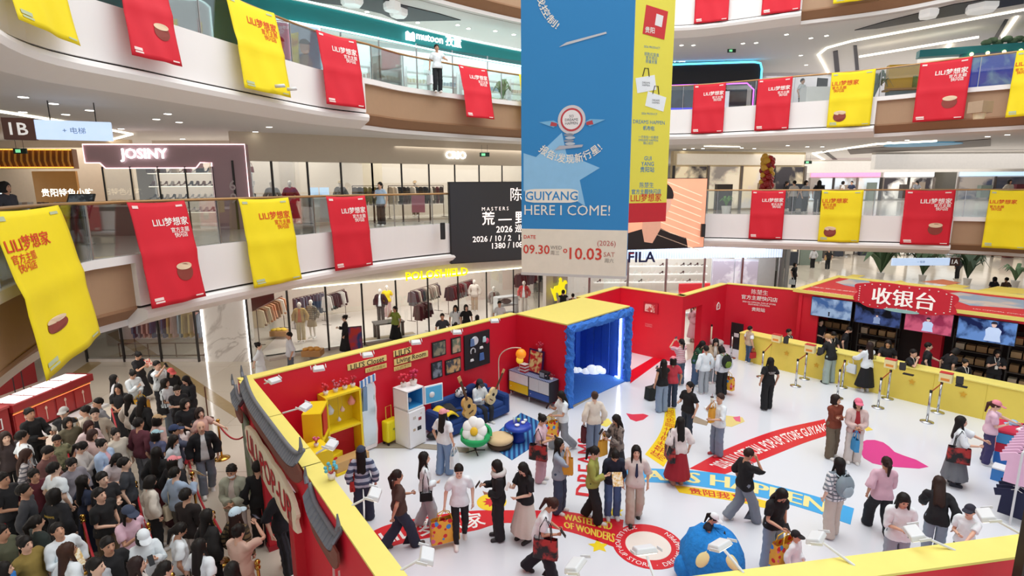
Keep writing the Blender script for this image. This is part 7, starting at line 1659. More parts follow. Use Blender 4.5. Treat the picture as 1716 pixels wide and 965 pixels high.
# hanging direction signs
def hang_sign(lab, px0, px1, py0, py1, Y, code, box_px, tilt=0.):
 a, b_ = atd(px0, py0, Y), atd(px1, py1, Y + tilt); c = (a + b_) / 2; d = b_ - a; t = thing('direction_sign', lab, 'sign', c, math.atan2(d.y, d.x)); w = d.length
 ax = None; B().box((0, 0, 0), (w, .12, .42)).obj('light_panel', M('#c3d8f5', .4, emit=.75), t, bevel=.01); bw = .55
 B().box((-w / 2 - bw / 2 if box_px < px0 else w / 2 + bw / 2, 0, 0), (bw, .16, .46)).obj('zone_box', M('#6a4436', .5), t); xb = -w / 2 - bw / 2 if box_px < px0 else w / 2 + bw / 2
 letter(code, lambda x, y: Vector((xb + x, -.085, y)), height=.26, bold=.02).obj('lettering', M('#f4f0ea', .5, emit=.4), t); letter('✈ 出口', lambda x, y: Vector((x, -.066, y)), width=.45).obj('lettering', M('#5b7fb8', .5), t) if 0 else letter('+ 电梯', lambda x, y: Vector((x, -.066, y)), width=.42).obj('lettering', M('#7d9cc8', .5), t)
 for x in (-w * .3, w * .3): B().tube([(x, 0, .2), (x, 0, .85 if Y < 20 else 3.75 - c.z)], .012, 6).obj('hanger', DARK, t)
hang_sign('hanging blue lit direction sign with a brown zone box, above the pink store', 60, 188, 216, 222, 12.6, '1B', 30, .6); hang_sign('hanging blue lit direction sign over the far ground floor aisle', 1495, 1590, 436, 441, 31, '1A', 1640)
def exit_sign(px, py, Y, lab): p = atd(px, py, Y); t = thing('exit_sign', lab, 'sign', p); B().box((0, 0, 0), (.42, .05, .17)).obj('case', M('#12301f', .4), t); B().box((-.05, -.028, 0), (.16, .006, .1)).obj('symbol', M('#7fe0a0', .4, emit=.8), t); [B().tube([(x, 0, .08), (x, 0, .4)], .006, 5).obj('hanger', DARK, t) for x in (-.12, .12)]
exit_sign(34, 253, 18.0, 'small green exit sign in front of the amber canopy'); exit_sign(812, 259, 24.0, 'small green exit sign beside the short glowing store name'); exit_sign(1226, 85, 30.0, 'small green exit sign above the neon arcade'); exit_sign(1354, 272, 32, 'small green exit sign over the far second storey')
# ---- big hanging panels in the void
pb0, pb1 = atd(875, 300, 12.6), atd(1055, 300, 11.9)
def hang_panel(a, b_, z0, z1, th, lab, mat):
 a, b_ = a.to_2d(), b_.to_2d(); d = b_ - a; c = (a + b_) / 2; t = thing('advert_banner', lab, 'banner', (c.x, c.y, z0), math.atan2(d.y, d.x)); w = d.length; B().box((0, 0, (z1 - z0) / 2), (w, th, z1 - z0)).obj('panel', mat, t); return t, w
zb = 4.72; ztop = 11.6
t, w = hang_panel(pb0, pb1, zb, ztop, .12, 'tall sky blue hanging panel with white greeting and red dates', M('#2a86c4', .6, var=.03, scale=1))
f = lambda x0, z0: (lambda x, y: Vector((x0 + x, -.066, z0 + y)))
zpx = lambda py: atd(960, py, 12.25).z - zb
xpx = lambda px, py=300: ((atd(px, py, 12.25).x - atd(965, py, 12.25).x))
B().box((0, -.063, zpx(423)), (w, .006, zpx(385) - zpx(462))).obj('cream_footer', M('#e9e0cc', .6), t); B().box((0, 0, -.03), (w + .02, .15, .06)).obj('bottom_rail', M('#c9c6c0', .4), t)
LBL = M('#8fc4e8', .6); CRM = M('#efe9dc', .6)
B().prism([(xpx(878), zpx(320)), (xpx(878), zpx(255)), (xpx(900), zpx(262)), (xpx(944), zpx(222)), (xpx(952), zpx(258)), (xpx(1008), zpx(282)), (xpx(975), zpx(302)), (xpx(985), zpx(345)), (xpx(950), zpx(325))][::-1], Matrix.Translation((0, -.0645, 0)), .003).obj('star_print', LBL, t)
pc = [(xpx(927) + .5 * max(-1, min(1, 1.3 * math.cos(a))) * 1.2, zpx(328) + .15 * max(-1, min(1, 1.2 * math.sin(a)))) for a in np.linspace(0, 6.283, 40)[:-1]]
B().prism(pc, Matrix.Translation((0, -.068, 0)), .004).obj('name_pill', CRM, t)
letter('GUIYANG', lambda x, y: Vector((xpx(927) + x, -.071, zpx(328) + y)), width=1.18, bold=.012).obj('lettering', M('#2a86c4', .6), t); letter('HERE I COME!', lambda x, y: Vector((xpx(953) + x, -.07, zpx(352) + y)), width=1.92, bold=.02).obj('lettering', CRM, t)
DRD = M('#d2402f', .6); letter('DATE', lambda x, y: Vector((xpx(889) + x, -.071, zpx(398) + y)), width=.28, bold=.015).obj('lettering', DRD, t)
for s, px, py, w_, m, bd in (('09.30', 901, 419, .62, DRD, .035), ('10.03', 987, 424, .72, DRD, .035), ('WED', 936, 415, .26, M('#8a8076', .6), .0), ('周三', 934, 424, .2, M('#8a8076', .6), 0), ('SAT', 1027, 424, .24, M('#c0705f', .6), 0), ('周六', 1027, 434, .2, M('#8a8076', .6), 0), ('(2026)', 1022, 407, .4, M('#c0605a', .6), 0), ('o', 952, 420, .1, DRD, .03)):
 letter(s, lambda x, y: Vector((xpx(px) + x, -.072, zpx(py) + y)), width=w_, bold=bd).obj('lettering', m, t)
vs, fs, tw, th = text('报告!发现新行星!', .015)
B().add([(lambda a, r: (xpx(958) + r * math.sin(a), -.07, zpx(190) - r * math.cos(a)))(x / tw * 1.5, .95 - y / th * .2) for x, y in vs], fs).obj('lettering', CRM, t)
vs, fs, tw, th = text('被我控制!', .015); B().add([(lambda a, r: (xpx(985) - r * math.sin(a), -.07, zpx(-30) - r * math.cos(a)))(1.15 - x / tw * 1.0, 1.05 - y / th * .17) for x, y in vs], fs).obj('lettering', CRM, t)
# the toy satellite (the figure itself left out): round badge, wings, coil spring, base
def pr(pts, m, e=.067, nm='satellite_print'): B().prism(pts, Matrix.Translation((0, -e - .003, 0)), .003).obj(nm, m, t)
circ = lambda px, py, r, n=36, sy=1: [(xpx(px) + r * math.cos(a), zpx(py) + r * sy * math.sin(a)) for a in np.linspace(0, 2 * math.pi, n + 1)[:-1]]
pr(circ(960, 201, .3), M('#d3cfd2', .6)); pr(circ(960, 201, .24), M('#c43c44', .6), .071); pr(circ(960, 201, .2), M('#eee8e6', .6), .075); letter('SO\nDREAMS\nHAPPEN', lambda x, y: Vector((xpx(960) + x, -.08, zpx(201) + y)), width=.28).obj('lettering', M('#33343c', .6), t)
for s in (-1, 1): 
 k = lambda px, py: (xpx(960 + s * px), zpx(py)); q = [k(22, 206), k(30, 201), k(55, 203), k(30, 213)]; pr(q if s < 0 else q[::-1], M('#79b6dc', .6)); q = [k(24, 206), k(34, 203), k(36, 210), k(25, 211)]; pr(q if s < 0 else q[::-1], M('#b8434a', .6), .071)
for i in range(5): pr(circ(956 + (i % 2) * 2, 226 + i * 5, .11, 18, .28), M('#b9c2cc' if i % 2 else '#8893a4', .6), .067 + .0006 * i)
pr([(xpx(932), zpx(251)), (xpx(978), zpx(247)), (xpx(980), zpx(243)), (xpx(940), zpx(244))], M('#b3b4bd', .6), .072); pr([(xpx(938), zpx(78)), (xpx(1014), zpx(62)), (xpx(1013), zpx(59)), (xpx(950), zpx(71))], M('#c9c9cc', .6), nm='board_print')
py0, py1 = atd(1048, 250, 16.0), atd(1119, 250, 16.6)
t, w = hang_panel(py0, py1, atd(1080, 372, 16.3).z, 11.8, .1, 'yellow hanging panel with small blue lettering behind the blue one', M('#e9dc4e', .6, var=.02)); zb2 = t.location.z
z2 = lambda py: atd(1085, py, 16.3).z - zb2
B().box((0, -.052, z2(356)), (w, .006, z2(340) - z2(372))).obj('red_footer', M('#c8202c', .6), t); BL2 = M('#3f7fae', .6)
for s, py, w_, m, bd in (('GUI\nYANG', 270, .45, BL2, .01), ('贵阳站', 284, .5, BL2, .01), ('陈楚生', 310, .5, BL2, .012), ('官方主题快闪店', 321, 1.05, BL2, .01), ('LILI梦想家', 331, 1.1, M('#d2402f', .6), .02), ('09.30 · 10.03', 359, 1.05, M('#f4ece6', .6), .02), ('DREAMS HAPPEN', 205, 1.1, BL2, .005), ('帆布包', 215, .4, BL2, .01), ('2026 PRODUCT', 80, .55, BL2, .0), ('钥匙扣盲盒\n官方周边\n限量发售', 98, .5, BL2, 0), ('2026 PRODUCT', 191, .55, BL2, 0), ('一只包包一份喜欢\nDREAMS HAPPEN\n随心出行', 235, .7, BL2, 0)):
 letter(s, lambda x, y: Vector((x, -.054, z2(py) + y)), width=w_, bold=bd).obj('lettering', m, t)
for px, py, r, c in ((1094, 38, -.12, '#cf2f33'),): B().box((.08, -.055, z2(38)), (.75, .006, .75), ax=Matrix.Rotation(.12, 3, 'Y')).obj('card_print', M(c, .6), t); letter('贵阳', lambda x, y: Vector((-.1 + x, -.062, z2(52) + y)), width=.32, bold=.02).obj('lettering', CRM, t); B().box((.2, -.06, z2(34)), (.24, .006, .3), ax=Matrix.Rotation(.15, 3, 'Y')).obj('photo_print', M('#e9e4e2', .6), t)
for x, py, a in ((-.16, 142, -.2), (.2, 170, .2)):
 B().box((x, -.055, z2(py)), (.66, .006, .4), ax=Matrix.Rotation(a, 3, 'Y')).obj('bag_print', M('#eef0f0', .6), t); B().tube([(x - .12, -.056, z2(py) + .2), (x - .06, -.056, z2(py) + .42), (x + .06, -.056, z2(py) + .42), (x + .1, -.056, z2(py) + .2)], .015, 5).obj('handle_print', M('#3a3026', .6), t); letter('DREAMS\nHAPPEN', lambda u, v: Vector((x + u, -.061, z2(py) + v)), width=.26).obj('lettering', M('#4a4a4e', .6), t)
# suspension cables of both panels
# ---- two LED screens on the second storey edge
def led(px0, px1, py0, py1, Y0, Y1, lab, mat):
 a, b_ = atd(px0, py1, Y0), atd(px1, py1, Y1); zt_ = atd(px0, py0, Y0).z; zb_ = a.z; d = (b_ - a); d.z = 0; c = (a + b_) / 2; t = thing('led_screen', lab, 'screen', (c.x, c.y, zb_), math.atan2(d.y, d.x)); w = d.length; h = zt_ - zb_
 B().box((0, .1, h / 2), (w + .06, .2, h + .06)).obj('casing', M('#141316', .5), t); B().box((0, -.008, h / 2), (w, .016, h)).obj('screen_face', mat, t); return t, w, h
t, w, h = led(757, 990, 306, 441, 20.6, 22.8, 'large dark screen with white tour dates on the second storey edge', M('#2b2a2e', .4, emit=.12, var=.02))
WT = M('#f3e6e0', .5, emit=.8)
for s, x, z, hh, bd in (('陈楚生', .40, .85, .17, .02), ('荒 — 野', .205, .55, .17, .02), ('M A S T E R S', .205, .67, .045, 0), ('2026 巡回演唱会', .30, .41, .11, .02), ('2026 / 10 / 2   19:30', .14, .29, .075, .01), ('1380 / 1080', .27, .195, .075, .01)):
 vs, fs, tw, th = text(s, bd); k = hh * h / th; letter(s, lambda a, b: Vector((-w / 2 + w * x + tw * k / 2 + a, -.02, h * z + b)), height=hh * h, bold=bd).obj('lettering', WT, t)
t, w, h = led(1010, 1178, 300, 419, 24.6, 25.6, 'large screen showing a man in a black suit against a salmon background', M('#f0a988', .4, var=.15, scale=.9, emit=.45))
for k in range(9): B().box((w * .2, -.018, h * (.1 + k * .1)), (w * .55, .004, .04), ax=Matrix.Rotation(.35, 3, 'Y')).obj('pattern_line', M('#f6d3b8', .4, emit=.5), t)
def pic(pts, c, e, nm, em=.25): B().prism([(x * w, z * h) for x, z in pts], Matrix.Translation((0, -.02 - e, 0)), .004).obj(nm, M(c, .5, emit=em), t)
pic([(-.5, 0), (.34, 0), (.32, .14), (.16, .22), (.05, .3), (-.1, .3), (-.3, .22), (-.5, .12)], '#1f1718', .0, 'suit_print', .05); pic([(-.1, .1), (-.02, .08), (.06, .3), (.05, .5), (-.12, .5), (-.13, .3)], '#d9a48c', .006, 'neck_print'); pic([(-.02 + .17 * math.cos(a), .68 + .26 * math.sin(a)) for a in np.linspace(0, 6.28, 26)[:-1]], '#e0b09a', .012, 'face_print'); pic([(-.02 + .19 * math.cos(a), .76 + .22 * math.sin(a)) for a in np.linspace(-.2, 3.34, 16)], '#231a1a', .016, 'hair_print', .05)
for px, py, lab in ((742, 387, 'black loudspeaker at the near edge of the dark screen'), (1178, 386, 'black bracket at the far edge of the portrait screen')):
 p = atd(px, py, 20.0 if px < 900 else 25.4); t = thing('speaker', lab, 'speaker', p); B().box((0, 0, 0), (.16, .2, .6)).obj('case', BLK, t, bevel=.01); B().box((0, -.11, 0), (.1, .01, .5)).obj('grille', M('#2c2c30', .7), t)
for px, py, Y, lab in ((490, 150, 15.6, 'small white camera on the third storey fascia beside the yellow banner'), (470, 145, 15.2, 'smaller white camera on the third storey fascia')):
 p = atd(px, py, Y); t = thing('security_camera', lab, 'camera', p); B().tube([(-.12, -.05, 0), (.12, -.02, .02)], .045, 8).obj('housing', WHT, t, smooth=True); B().tube([(0, 0, 0), (0, .3, .05)], .02, 6).obj('bracket', WHT, t)
p = atd(1642, 185, 20.5); t = thing('wall_projector', 'brown box projector with a cream lens on the fascia', 'projector', p, .3); B().box((0, 0, .1), (.55, .5, .4)).obj('case', M('#b39a80', .5), t, bevel=.01); B().lathe([(.16, -.3), (.2, -.1), (.2, -.05)], n=16).obj('lens_hood', M('#e6d6b0', .5), t)
# ---- far mall: second storey shops, balloons, third storey play centre, ground floor greenery
p = atd(1285, 300, 30); t = thing('balloon_column', 'column of red and gold balloons by the second storey railing', 'balloons', (p.x, p.y, Z2)); rnd = random.Random(3)
for i in range(60):
 a = i * 2.4; z = .2 + i * .046; B().ball((.22 * math.cos(a), .22 * math.sin(a), z), rnd.uniform(.13, .2), 10, 8).obj('balloon', M(rnd.choice(['#9c1f22', '#b52a2a', '#d9a83a', '#8a1a1f']), .25), t, smooth=True)
def shop(a, b_, z, h, c, sign, lab, em=.9, wall='#d8d2cc'):
 t = thing('storefront', lab, 'storefront', ((a[0] + b_[0]) / 2, (a[1] + b_[1]) / 2, z)); fbox(a, b_, z, z + h, .3, 'shop_wall', M(wall, .5), t); n = max(2, int((Vector(b_) - Vector(a)).length / 2))
 fbox(pl(a, b_, .02), pl(a, b_, .98), z + h - .75, z + h - .15, .1, 'sign_band', M(c, .4, emit=em), t, off=-.12)
 for i in range(n): fbox(pl(a, b_, (i + .06) / n), pl(a, b_, (i + .94) / n), z + .1, z + h - .85, .06, 'lit_window', M(random.choice(sign), .4, emit=.55, kind='picture', c2=random.choice(['#3a3538', '#8f857c', '#cfc6bd']), scale=.8), t, off=-.08)
 for i in range(n + 1): p = pl(a, b_, i / n); B().box((p.x, p.y - .12, z + h / 2 - .4), (.12, .12, h - .8)).obj('mullion', M(random.choice(['#3a3634', '#8a8078', '#5a504a']), .4), t, world=True)
 for i in range(n): p = pl(a, b_, (i + random.uniform(.25, .75)) / n); B().box((p.x, p.y - .5, z + .75), (random.uniform(.5, 1.1), .4, random.uniform(1.0, 1.7))).obj('display_stand', M(random.choice(['#4a4440', '#a39484', '#6a2f36', '#c9c0b4', '#2f3440', '#7d8a80']), .6), t, world=True)
 return t
W_ = ['#e4ddd2', '#d9c9b0', '#c9d3d9', '#efe9e0']
shop((25, 47), (32, 48.5), Z2, 2.75, '#e78fb5', W_, 'far second storey shop with a pink sign band'); shop((32.2, 48.5), (37, 49), Z2, 2.75, '#f0f4fa', W_, 'far second storey shop with a white sign band'); shop((37.5, 47), (42, 45), Z2, 2.75, '#b9d6f2', ['#33384a', '#4a3a3c', '#222430'], 'far second storey dark shop with a pale blue sign'); shop((42.2, 45), (47, 42), Z2, 2.75, '#8a1f34', ['#7a1f30', '#8f2a3a'], 'far second storey crimson shop'); shop((47, 41), (51, 35), Z2, 2.75, '#bcd4f0', ['#3a3a40', '#8a7a60', '#50545a'], 'far second storey shop with dark glass and wood')
shop((18.5, 36.5), (21.5, 44), Z2, 3.2, '#f4efe6', W_, 'second storey cream shop beside the balloon column', .5); shop((9, 31.2), (17.5, 33.5), Z2, 3.3, '#e3d8c6', ['#e6d3b0', '#efe0c4'], 'second storey golden lit shop beyond the portrait screen', .3, '#dccba8')
shop((22, 44), (32, 52), 0, 3.4, '#efe9e2', W_, 'far ground floor white shop behind the palms', .4); shop((32.5, 52), (44, 50), 0, 3.4, '#dfe6ee', W_, 'far ground floor pale shop', .4); shop((44, 50), (56, 40), 0, 3.4, '#e6dfd2', W_, 'far ground floor cream shop', .4); shop((15.5, 33), (20, 42), 0, 3.4, '#e2e4e4', ['#cfd6d4', '#dfe2e0'], 'grey glazed ground floor shop at the aisle corner', .3)
shop((20, 38), (30, 46), Z3, 3.0, '#d9d3e6', W_, 'far third storey shop with a lilac band', .5); shop((30, 46), (50, 42), Z3, 3.0, '#dff2f6', ['#bfe6ee', '#d8f2f4'], 'far third storey white glazed shop', .5)
c = at(1285, 300, Z2 + 1.2)
p = atd(1148, 293, 31.42); t = thing('round_emblem', 'round violet emblem above the portrait screen', 'sign', p); B().prism([(.32 * math.cos(a), .32 * math.sin(a)) for a in np.linspace(0, 6.283, 30)[:-1]], Matrix.Identity(4), .06).obj('disc', M('#4a3fd0', .4, emit=.8), t); letter('W', lambda x, y: Vector((x, -.012, y)), height=.28, bold=.03).obj('lettering', M('#fff', .4, emit=1), t)
# play centre
t = thing('play_kiosk', 'teal framed play kiosk with a blue cave screen on the third storey', 'kiosk', atd(1680, 128, 26).to_tuple()[:2] + (Z3,), -.35); p = t.location
B().box((0, .6, 1.3), (2.4, .1, 2.0)).obj('screen_face', M('#1f3fae', .4, kind='picture', c2='#6f93b8', scale=1.2, emit=.4), t)
for x in (-1.35, 1.35): B().box((x, .5, 1.2), (.3, .4, 2.4)).obj('teal_post', M('#1f8a92', .5), t)
B().box((-.6, .5, 2.55), (5.2, .5, .32)).obj('teal_beam', M('#1f7f8a', .5), t)
for i in range(5): B().ball((-1.2 + i * .6, .2, 2.35), .08, 8, 6).obj('bulb', M('#ffe9a0', .4, emit=3), t)
for i in range(9): B().ball((-.6 + .25 * i, .5 + .1 * (i % 3), 2.85 + .1 * (i % 2)), (.22, .2, .14), 8, 6).obj('foliage_ball', M('#5f7a62', .8), t, smooth=True)
q = atd(1525, 148, 27.5); t = thing('playhouse', 'yellow playhouse wall with a cactus picture on the third storey', 'playhouse', (q.x, q.y, Z3), -.2); B().box((0, 0, 1.5), (2.1, .3, 1.2)).obj('yellow_wall', M('#e0b020', .5), t); B().box((0, 0, .45), (1.9, .5, .9)).obj('base', M('#7f98a4', .5), t); B().tube([(.1, -.17, 1.0), (.1, -.17, 1.55)], .1, 8).obj('cactus_print', M('#5b8a2e', .6), t, smooth=True); B().box((0, -.05, .96), (2.2, .7, .08)).obj('ledge', M('#a87a4a', .5), t)
def leafplant(p, lab, h, n, c, spread, name='potted_plant', potc='#d8d4cf'):
 t = thing(name, lab, 'plant', p); B().lathe([(.18, 0), (.24, .4), (.2, .4)], n=14).obj('pot', M(potc, .5), t); rnd = random.Random(lab); mats = [M(c, .6, var=.2)]
 for i in range(n):
  a = i * 2.4 + rnd.uniform(-.2, .2); L = spread * rnd.uniform(.7, 1.1); e_ = rnd.uniform(.2, .9); pts = [(0, 0, .4), (.3 * L * math.cos(a), .3 * L * math.sin(a), .4 + (h - .4) * .7 * (.6 + e_ * .5)), (.7 * L * math.cos(a), .7 * L * math.sin(a), .4 + (h - .4) * (.6 + e_ * .5)), (L * math.cos(a), L * math.sin(a), .4 + (h - .4) * (.3 + e_ * .5))]
  b = B(); sx, sy = -math.sin(a), math.cos(a); wd = [.03, .14 * spread, .12 * spread, .01]
  for q, ww in zip(pts, wd): b.v += [(q[0] + sx * ww, q[1] + sy * ww, q[2] - ww * .3), (q[0], q[1], q[2]), (q[0] - sx * ww, q[1] - sy * ww, q[2] - ww * .3)]
  for k in range(3): b.f += [(k * 3, k * 3 + 1, k * 3 + 4, k * 3 + 3), (k * 3 + 1, k * 3 + 2, k * 3 + 5, k * 3 + 4)]
  b.m = [0] * len(b.f); b.obj('leaf', mats[0], t, solid=.008)
leafplant(at(1475, 466, 0), 'tall palm before the far ground floor aisle', 2.6, 16, '#3f5a3a', 1.9); leafplant(at(1545, 470, 0), 'bushy palm under the hanging direction sign', 2.3, 16, '#35502f', 1.5); leafplant(at(1620, 476, 0), 'dark palm beside the sign post of the aisle', 2.2, 12, '#2f4530', 1.2); leafplant(at(1700, 480, 0), 'low green plant at the edge of the ground floor aisle', 1.5, 10, '#4a6a44', .9)
leafplant(Vector((q.x - 1.6, q.y + .3, Z3)), 'thin plant beside the yellow playhouse', 1.9, 12, '#4f6b50', .8); leafplant(Vector((*atd(1218, 330, 28)[:2], Z2)), 'small green plant behind the railing by the portrait screen', .9, 9, '#5a8a3a', .4); leafplant(Vector((*atd(842, 168, 26)[:2], Z3)), 'green plant behind the third storey railing', 1.2, 12, '#6f9a72', .5)
# jewellery counter of the queue hall
cA = at(148, 628, 1.0); cB = at(48, 668, 1.0); d = (cA - cB).normalized(); t = thing('jewellery_counter', 'long dark red jewellery counter with lit glass top', 'counter', ((cA + cB) / 2 - d * .25).to_tuple()[:2] + (0,), math.atan2(d.y, d.x)); CR = M('#8c1f24', .35, var=.1); L = (cA - cB).length + .5
B().box((0, .35, .5), (L, .7, .76)).obj('body', CR, t); B().box((0, .32, .92), (L + .1, .86, .22)).obj('top_case', CR, t, bevel=.01)
for i in range(4):
 for j in range(2): B().box((L * (-.36 + .24 * i), .14 + .38 * j, 1.035), (L * .21, .34, .012)).obj('lit_glass', M('#eef4f2', .15, emit=.7), t)
B().box((0, -.01, .78), (L, .03, .05)).obj('gold_trim', GOLD, t); B().tube([(-L / 2, -.02, .74), (L / 2, -.02, .74)], .012, 5).obj('light_strip', M('#ff7a4a', .4, emit=1.6), t)
for i in range(4):
 B().box((L * (-.375 + .25 * i), -.008, .42), (L * .22, .02, .56)).obj('front_panel', M('#a32a2a', .3), t); B().tube([(L * (-.375 + .25 * i), -.03, .22), (L * (-.375 + .25 * i), -.03, .62)], .012, 6).obj('drop_ornament', M('#d8b8a8', .4), t); B().ball((L * (-.375 + .25 * i), -.03, .56), (.04, .015, .05), 8, 6).obj('drop_ornament', M('#d8b8a8', .4), t)
B().box((0, -.3, .04), (L, .5, .08)).obj('plinth', WHT, t)
t2 = thing('jewellery_counter', 'near red jewellery counter with a white square emblem', 'counter', at(28, 740, 0).to_tuple(), math.atan2(d.y, d.x)); B().box((-1.47, .4, .5), (2.8, .8, 1.0)).obj('body', CR, t2, bevel=.01); B().box((-1.47, .4, 1.03), (2.84, .86, .06)).obj('worktop', M('#a8484a', .3), t2)
B().tube([(-.55, -.02, .5), (-.3, -.02, .5), (-.3, -.02, .78), (-.55, -.02, .78)], .018, 6, closed=True).obj('emblem', WHT, t2); B().box((-.425, -.02, .62), (.03, .02, .2)).obj('emblem_bar', WHT, t2); letter('周大金', lambda x, y: Vector((-.42 + x, -.02, .38 + y)), width=.4).obj('lettering', WHT, t2)
t3 = thing('jewellery_counter', 'far pale topped counter with pink lit cases behind the red ones', 'counter', at(18, 672, 0).to_tuple(), math.atan2(d.y, d.x)); B().box((0, 1.2, .5), (3.4, .8, 1.0)).obj('body', CR, t3); B().box((0, 1.2, 1.04), (3.5, .9, .08)).obj('worktop', M('#f0e6ea', .3, emit=.4), t3)
t4 = thing('display_stand', 'thin dark metal frame standing on the jewellery counter', 'frame', at(36, 672, 0).to_tuple()); B().tube([(-.15, 0, 0), (-.15, 0, 1.9), (.15, 0, 1.9), (.15, 0, 0)], .015, 6).obj('bar', BLK, t4)
# ================================================================== everybody in the hall
K = '#1b1b1f'; N_ = '#2a3146'; WT_ = '#e9e7e4'; GY = '#9a9da2'; JE = '#6f8299'; DJ = '#3d4c66'; BE = '#cdbfae'
def Q(px, py, label, face, **k): person(px, py, label, face, **k)
# ---- the queue in front of the gate
Q(229, 591, 'woman with a bun reading a red leaflet', 80, hair='bun', top='tee', tc=K, low='skirt', lc=K, ra='phone', la='phone', nod=25, hold='redcard', h=1.63)
Q(263, 607, 'man in white shirt with black backpack filming', 75, hair='short', tc=WT_, lc='#3a3d44', ra='up', la='phone', hold='pack phone', h=1.72)
Q(285, 619, 'woman in coral cap far back in queue', 60, hair='long', cap='#d9625e', top='long', tc=K, low='pants', h=1.6, nod=15)
Q(277, 637, 'short haired woman in white shirt and grey jeans', 85, hair='bob', tc=WT_, low='pants', lc='#6c7884', ra='belly', la='belly', hold='sblack', h=1.63)
Q(296, 647, 'man in black shirt folding his arms', 30, hair='short', tc=K, ra='cross', la='cross', h=1.66, nod=20)
Q(313, 631, 'long haired woman in black coat before the lone post', -20, hair='long', top='coat', tc=K, h=1.66, nod=20, ra='belly', la='belly')
Q(191, 630, 'woman with long hair and pale grey sleeves', 120, hair='long', top='long', tc='#cfd0d4', low='skirt', lc=K, h=1.6)
Q(219, 622, 'woman in white cardigan with a low bun', 70, hair='bun', top='long', tc=WT_, lc=BE, ra='phone', la='belly', hold='phoneW dotsL', h=1.62, nod=25)
Q(197, 646, 'woman in black dress smiling at the camera side', 15, hair='long', top='tee', tc=K, low='skirt', lc=K, h=1.6, ra='belly', la='belly')
Q(216, 663, 'woman in cream coat with white round bag', 160, hair='long', top='coat', tc='#d9d0c4', lc=K, hold='swhite', h=1.62)
Q(236, 668, 'woman in black puffer with hood', 170, hair='long', top='coat', tc='#131316', lc=K, h=1.6, nod=15)
Q(49, 687, 'man in black leather jacket at the red counter', 75, hair='short', top='long', tc='#141417', lc=K, la='tray', ra='belly', h=1.74)
Q(106, 686, 'man in grey cap and black vest', 20, hair='short', cap='#b3b1ae', top='sleeveless', tc=K, inner='#c9c4bc', lc='#3f4a44', hold='bag_tan', la='belly', h=1.68)
Q(131, 684, 'man in beige shirt looking at the counter', -60, hair='short', tc='#c9bfb0', lc=K, h=1.68)
Q(161, 671, 'man in grey shirt beyond the woman in cream', -30, hair='short', tc='#8f9096', lc=K, h=1.7)
Q(157, 687, 'man in black shirt and tan sleeves', 40, hair='short', top='long', tc='#b8ad9c', inner=K, lc=K, h=1.7, ra='belly')
Q(232, 703, 'man in maroon hoodie seen from behind', 165, hair='short', top='long', tc='#5c2a36', lc='#7c8087', h=1.74, ra='pocket', la='pocket')
Q(148, 705, 'woman in pale pink blouse leaning in', 70, hair='long', hc='#3a1f1c', top='long', tc='#e3cfcf', lc=K, h=1.6, nod=20)
Q(264, 698, 'person in tan bucket like cap', 150, hair='bob', cap='#b79a72', top='long', tc='#c9a9a0', lc=K, h=1.58)
Q(250, 722, 'child in light blue cap by the hoodie man', 170, hair='bob', cap='#9fc4cc', top='tee', tc='#5a5f80', lc=K, h=1.5, kid=True)
Q(272, 715, 'man in navy cap holding a phone forward', 120, hair='short', cap='#2c3a5c', top='long', tc='#4a4f63', lc=K, h=1.62, ra='reach', hold='phone')
Q(291, 722, 'woman in pale grey hoodie with messy hair', 100, hair='long', top='long', tc='#b9bec4', lc=K, h=1.58, nod=20)
Q(8, 727, 'woman with brown hair cut by the picture edge', 60, hair='long', hc='#2f211b', top='long', tc='#3b3030', lc=K, h=1.66)
Q(27, 724, 'man in white shirt with a sling strap', 150, hair='short', tc=WT_, lc=K, hold='sblack', h=1.72)
Q(38, 756, 'woman with brown hair in grey plaid shirt', 130, hair='long', hc='#3a241c', top='long', tc=('plaid', '#b9b4b4', '#5a5a62', 13), lc='#5a6472', h=1.62, nod=20)
Q(74, 750, 'man in brown red jacket looking down', 100, hair='short', top='long', tc='#6f4a46', lc='#3a3c44', h=1.7, nod=25, ra='belly', la='belly')
Q(94, 731, 'boy in camouflage shirt', 40, hair='short', tc=('camo', '#8a8a6a', '#4a4f38', 12), lc='#3c4038', h=1.5, kid=True, nod=15)
Q(132, 743, 'woman in grey white hoodie checking her phone', 110, hair='tail', top='long', tc='#c4bdb8', lc=N_, h=1.6, ra='phone', la='phone', hold='phone', nod=25)
Q(153, 722, 'woman with fringe in dusty pink top', 80, hair='bob', hc='#3a2420', top='long', tc='#d9bcb8', lc=K, h=1.58, nod=15)
Q(171, 739, 'woman in light blue shirt over pink', 90, hair='bun', top='long', tc='#a9bfdc', inner='#d9a9b4', lc=DJ, h=1.62, hold='card', ra='belly')
Q(189, 760, 'woman with black hair bowing over a phone', 60, hair='long', top='tee', tc='#dfd3d4', lc='#2c2c38', h=1.6, nod=35, lean=10, ra='phone2', hold='phoneW')
Q(262, 752, 'woman with long black hair in black dress', 175, hair='long', top='coat', tc='#141416', low='skirt', lc='#5c1f26', h=1.62)
Q(289, 768, 'woman in pink cap and black sweater', 170, hair='bob', cap='#e08a90', top='long', tc=K, low='skirt', lc='#451a22', h=1.56)
Q(90, 778, 'man in white shirt with a dark back print', 160, hair='short', tc=WT_, lc=K, h=1.74, hold='backyellow')
Q(91, 822, 'woman in black jacket with yellow back lettering', 165, hair='bob', top='coat', tc=K, lc='#2c2a28', h=1.64, hold='backyellow red')
Q(171, 795, 'man in black shirt pointing with a blue pen', 70, hair='short', tc=K, lc='#3a342e', h=1.68, ra='chest', la='chest')
Q(167, 822, 'man in black shirt with khaki trousers', 80, hair='short', tc='#121214', lc='#5a4a34', h=1.66, ra='belly', nod=-5)
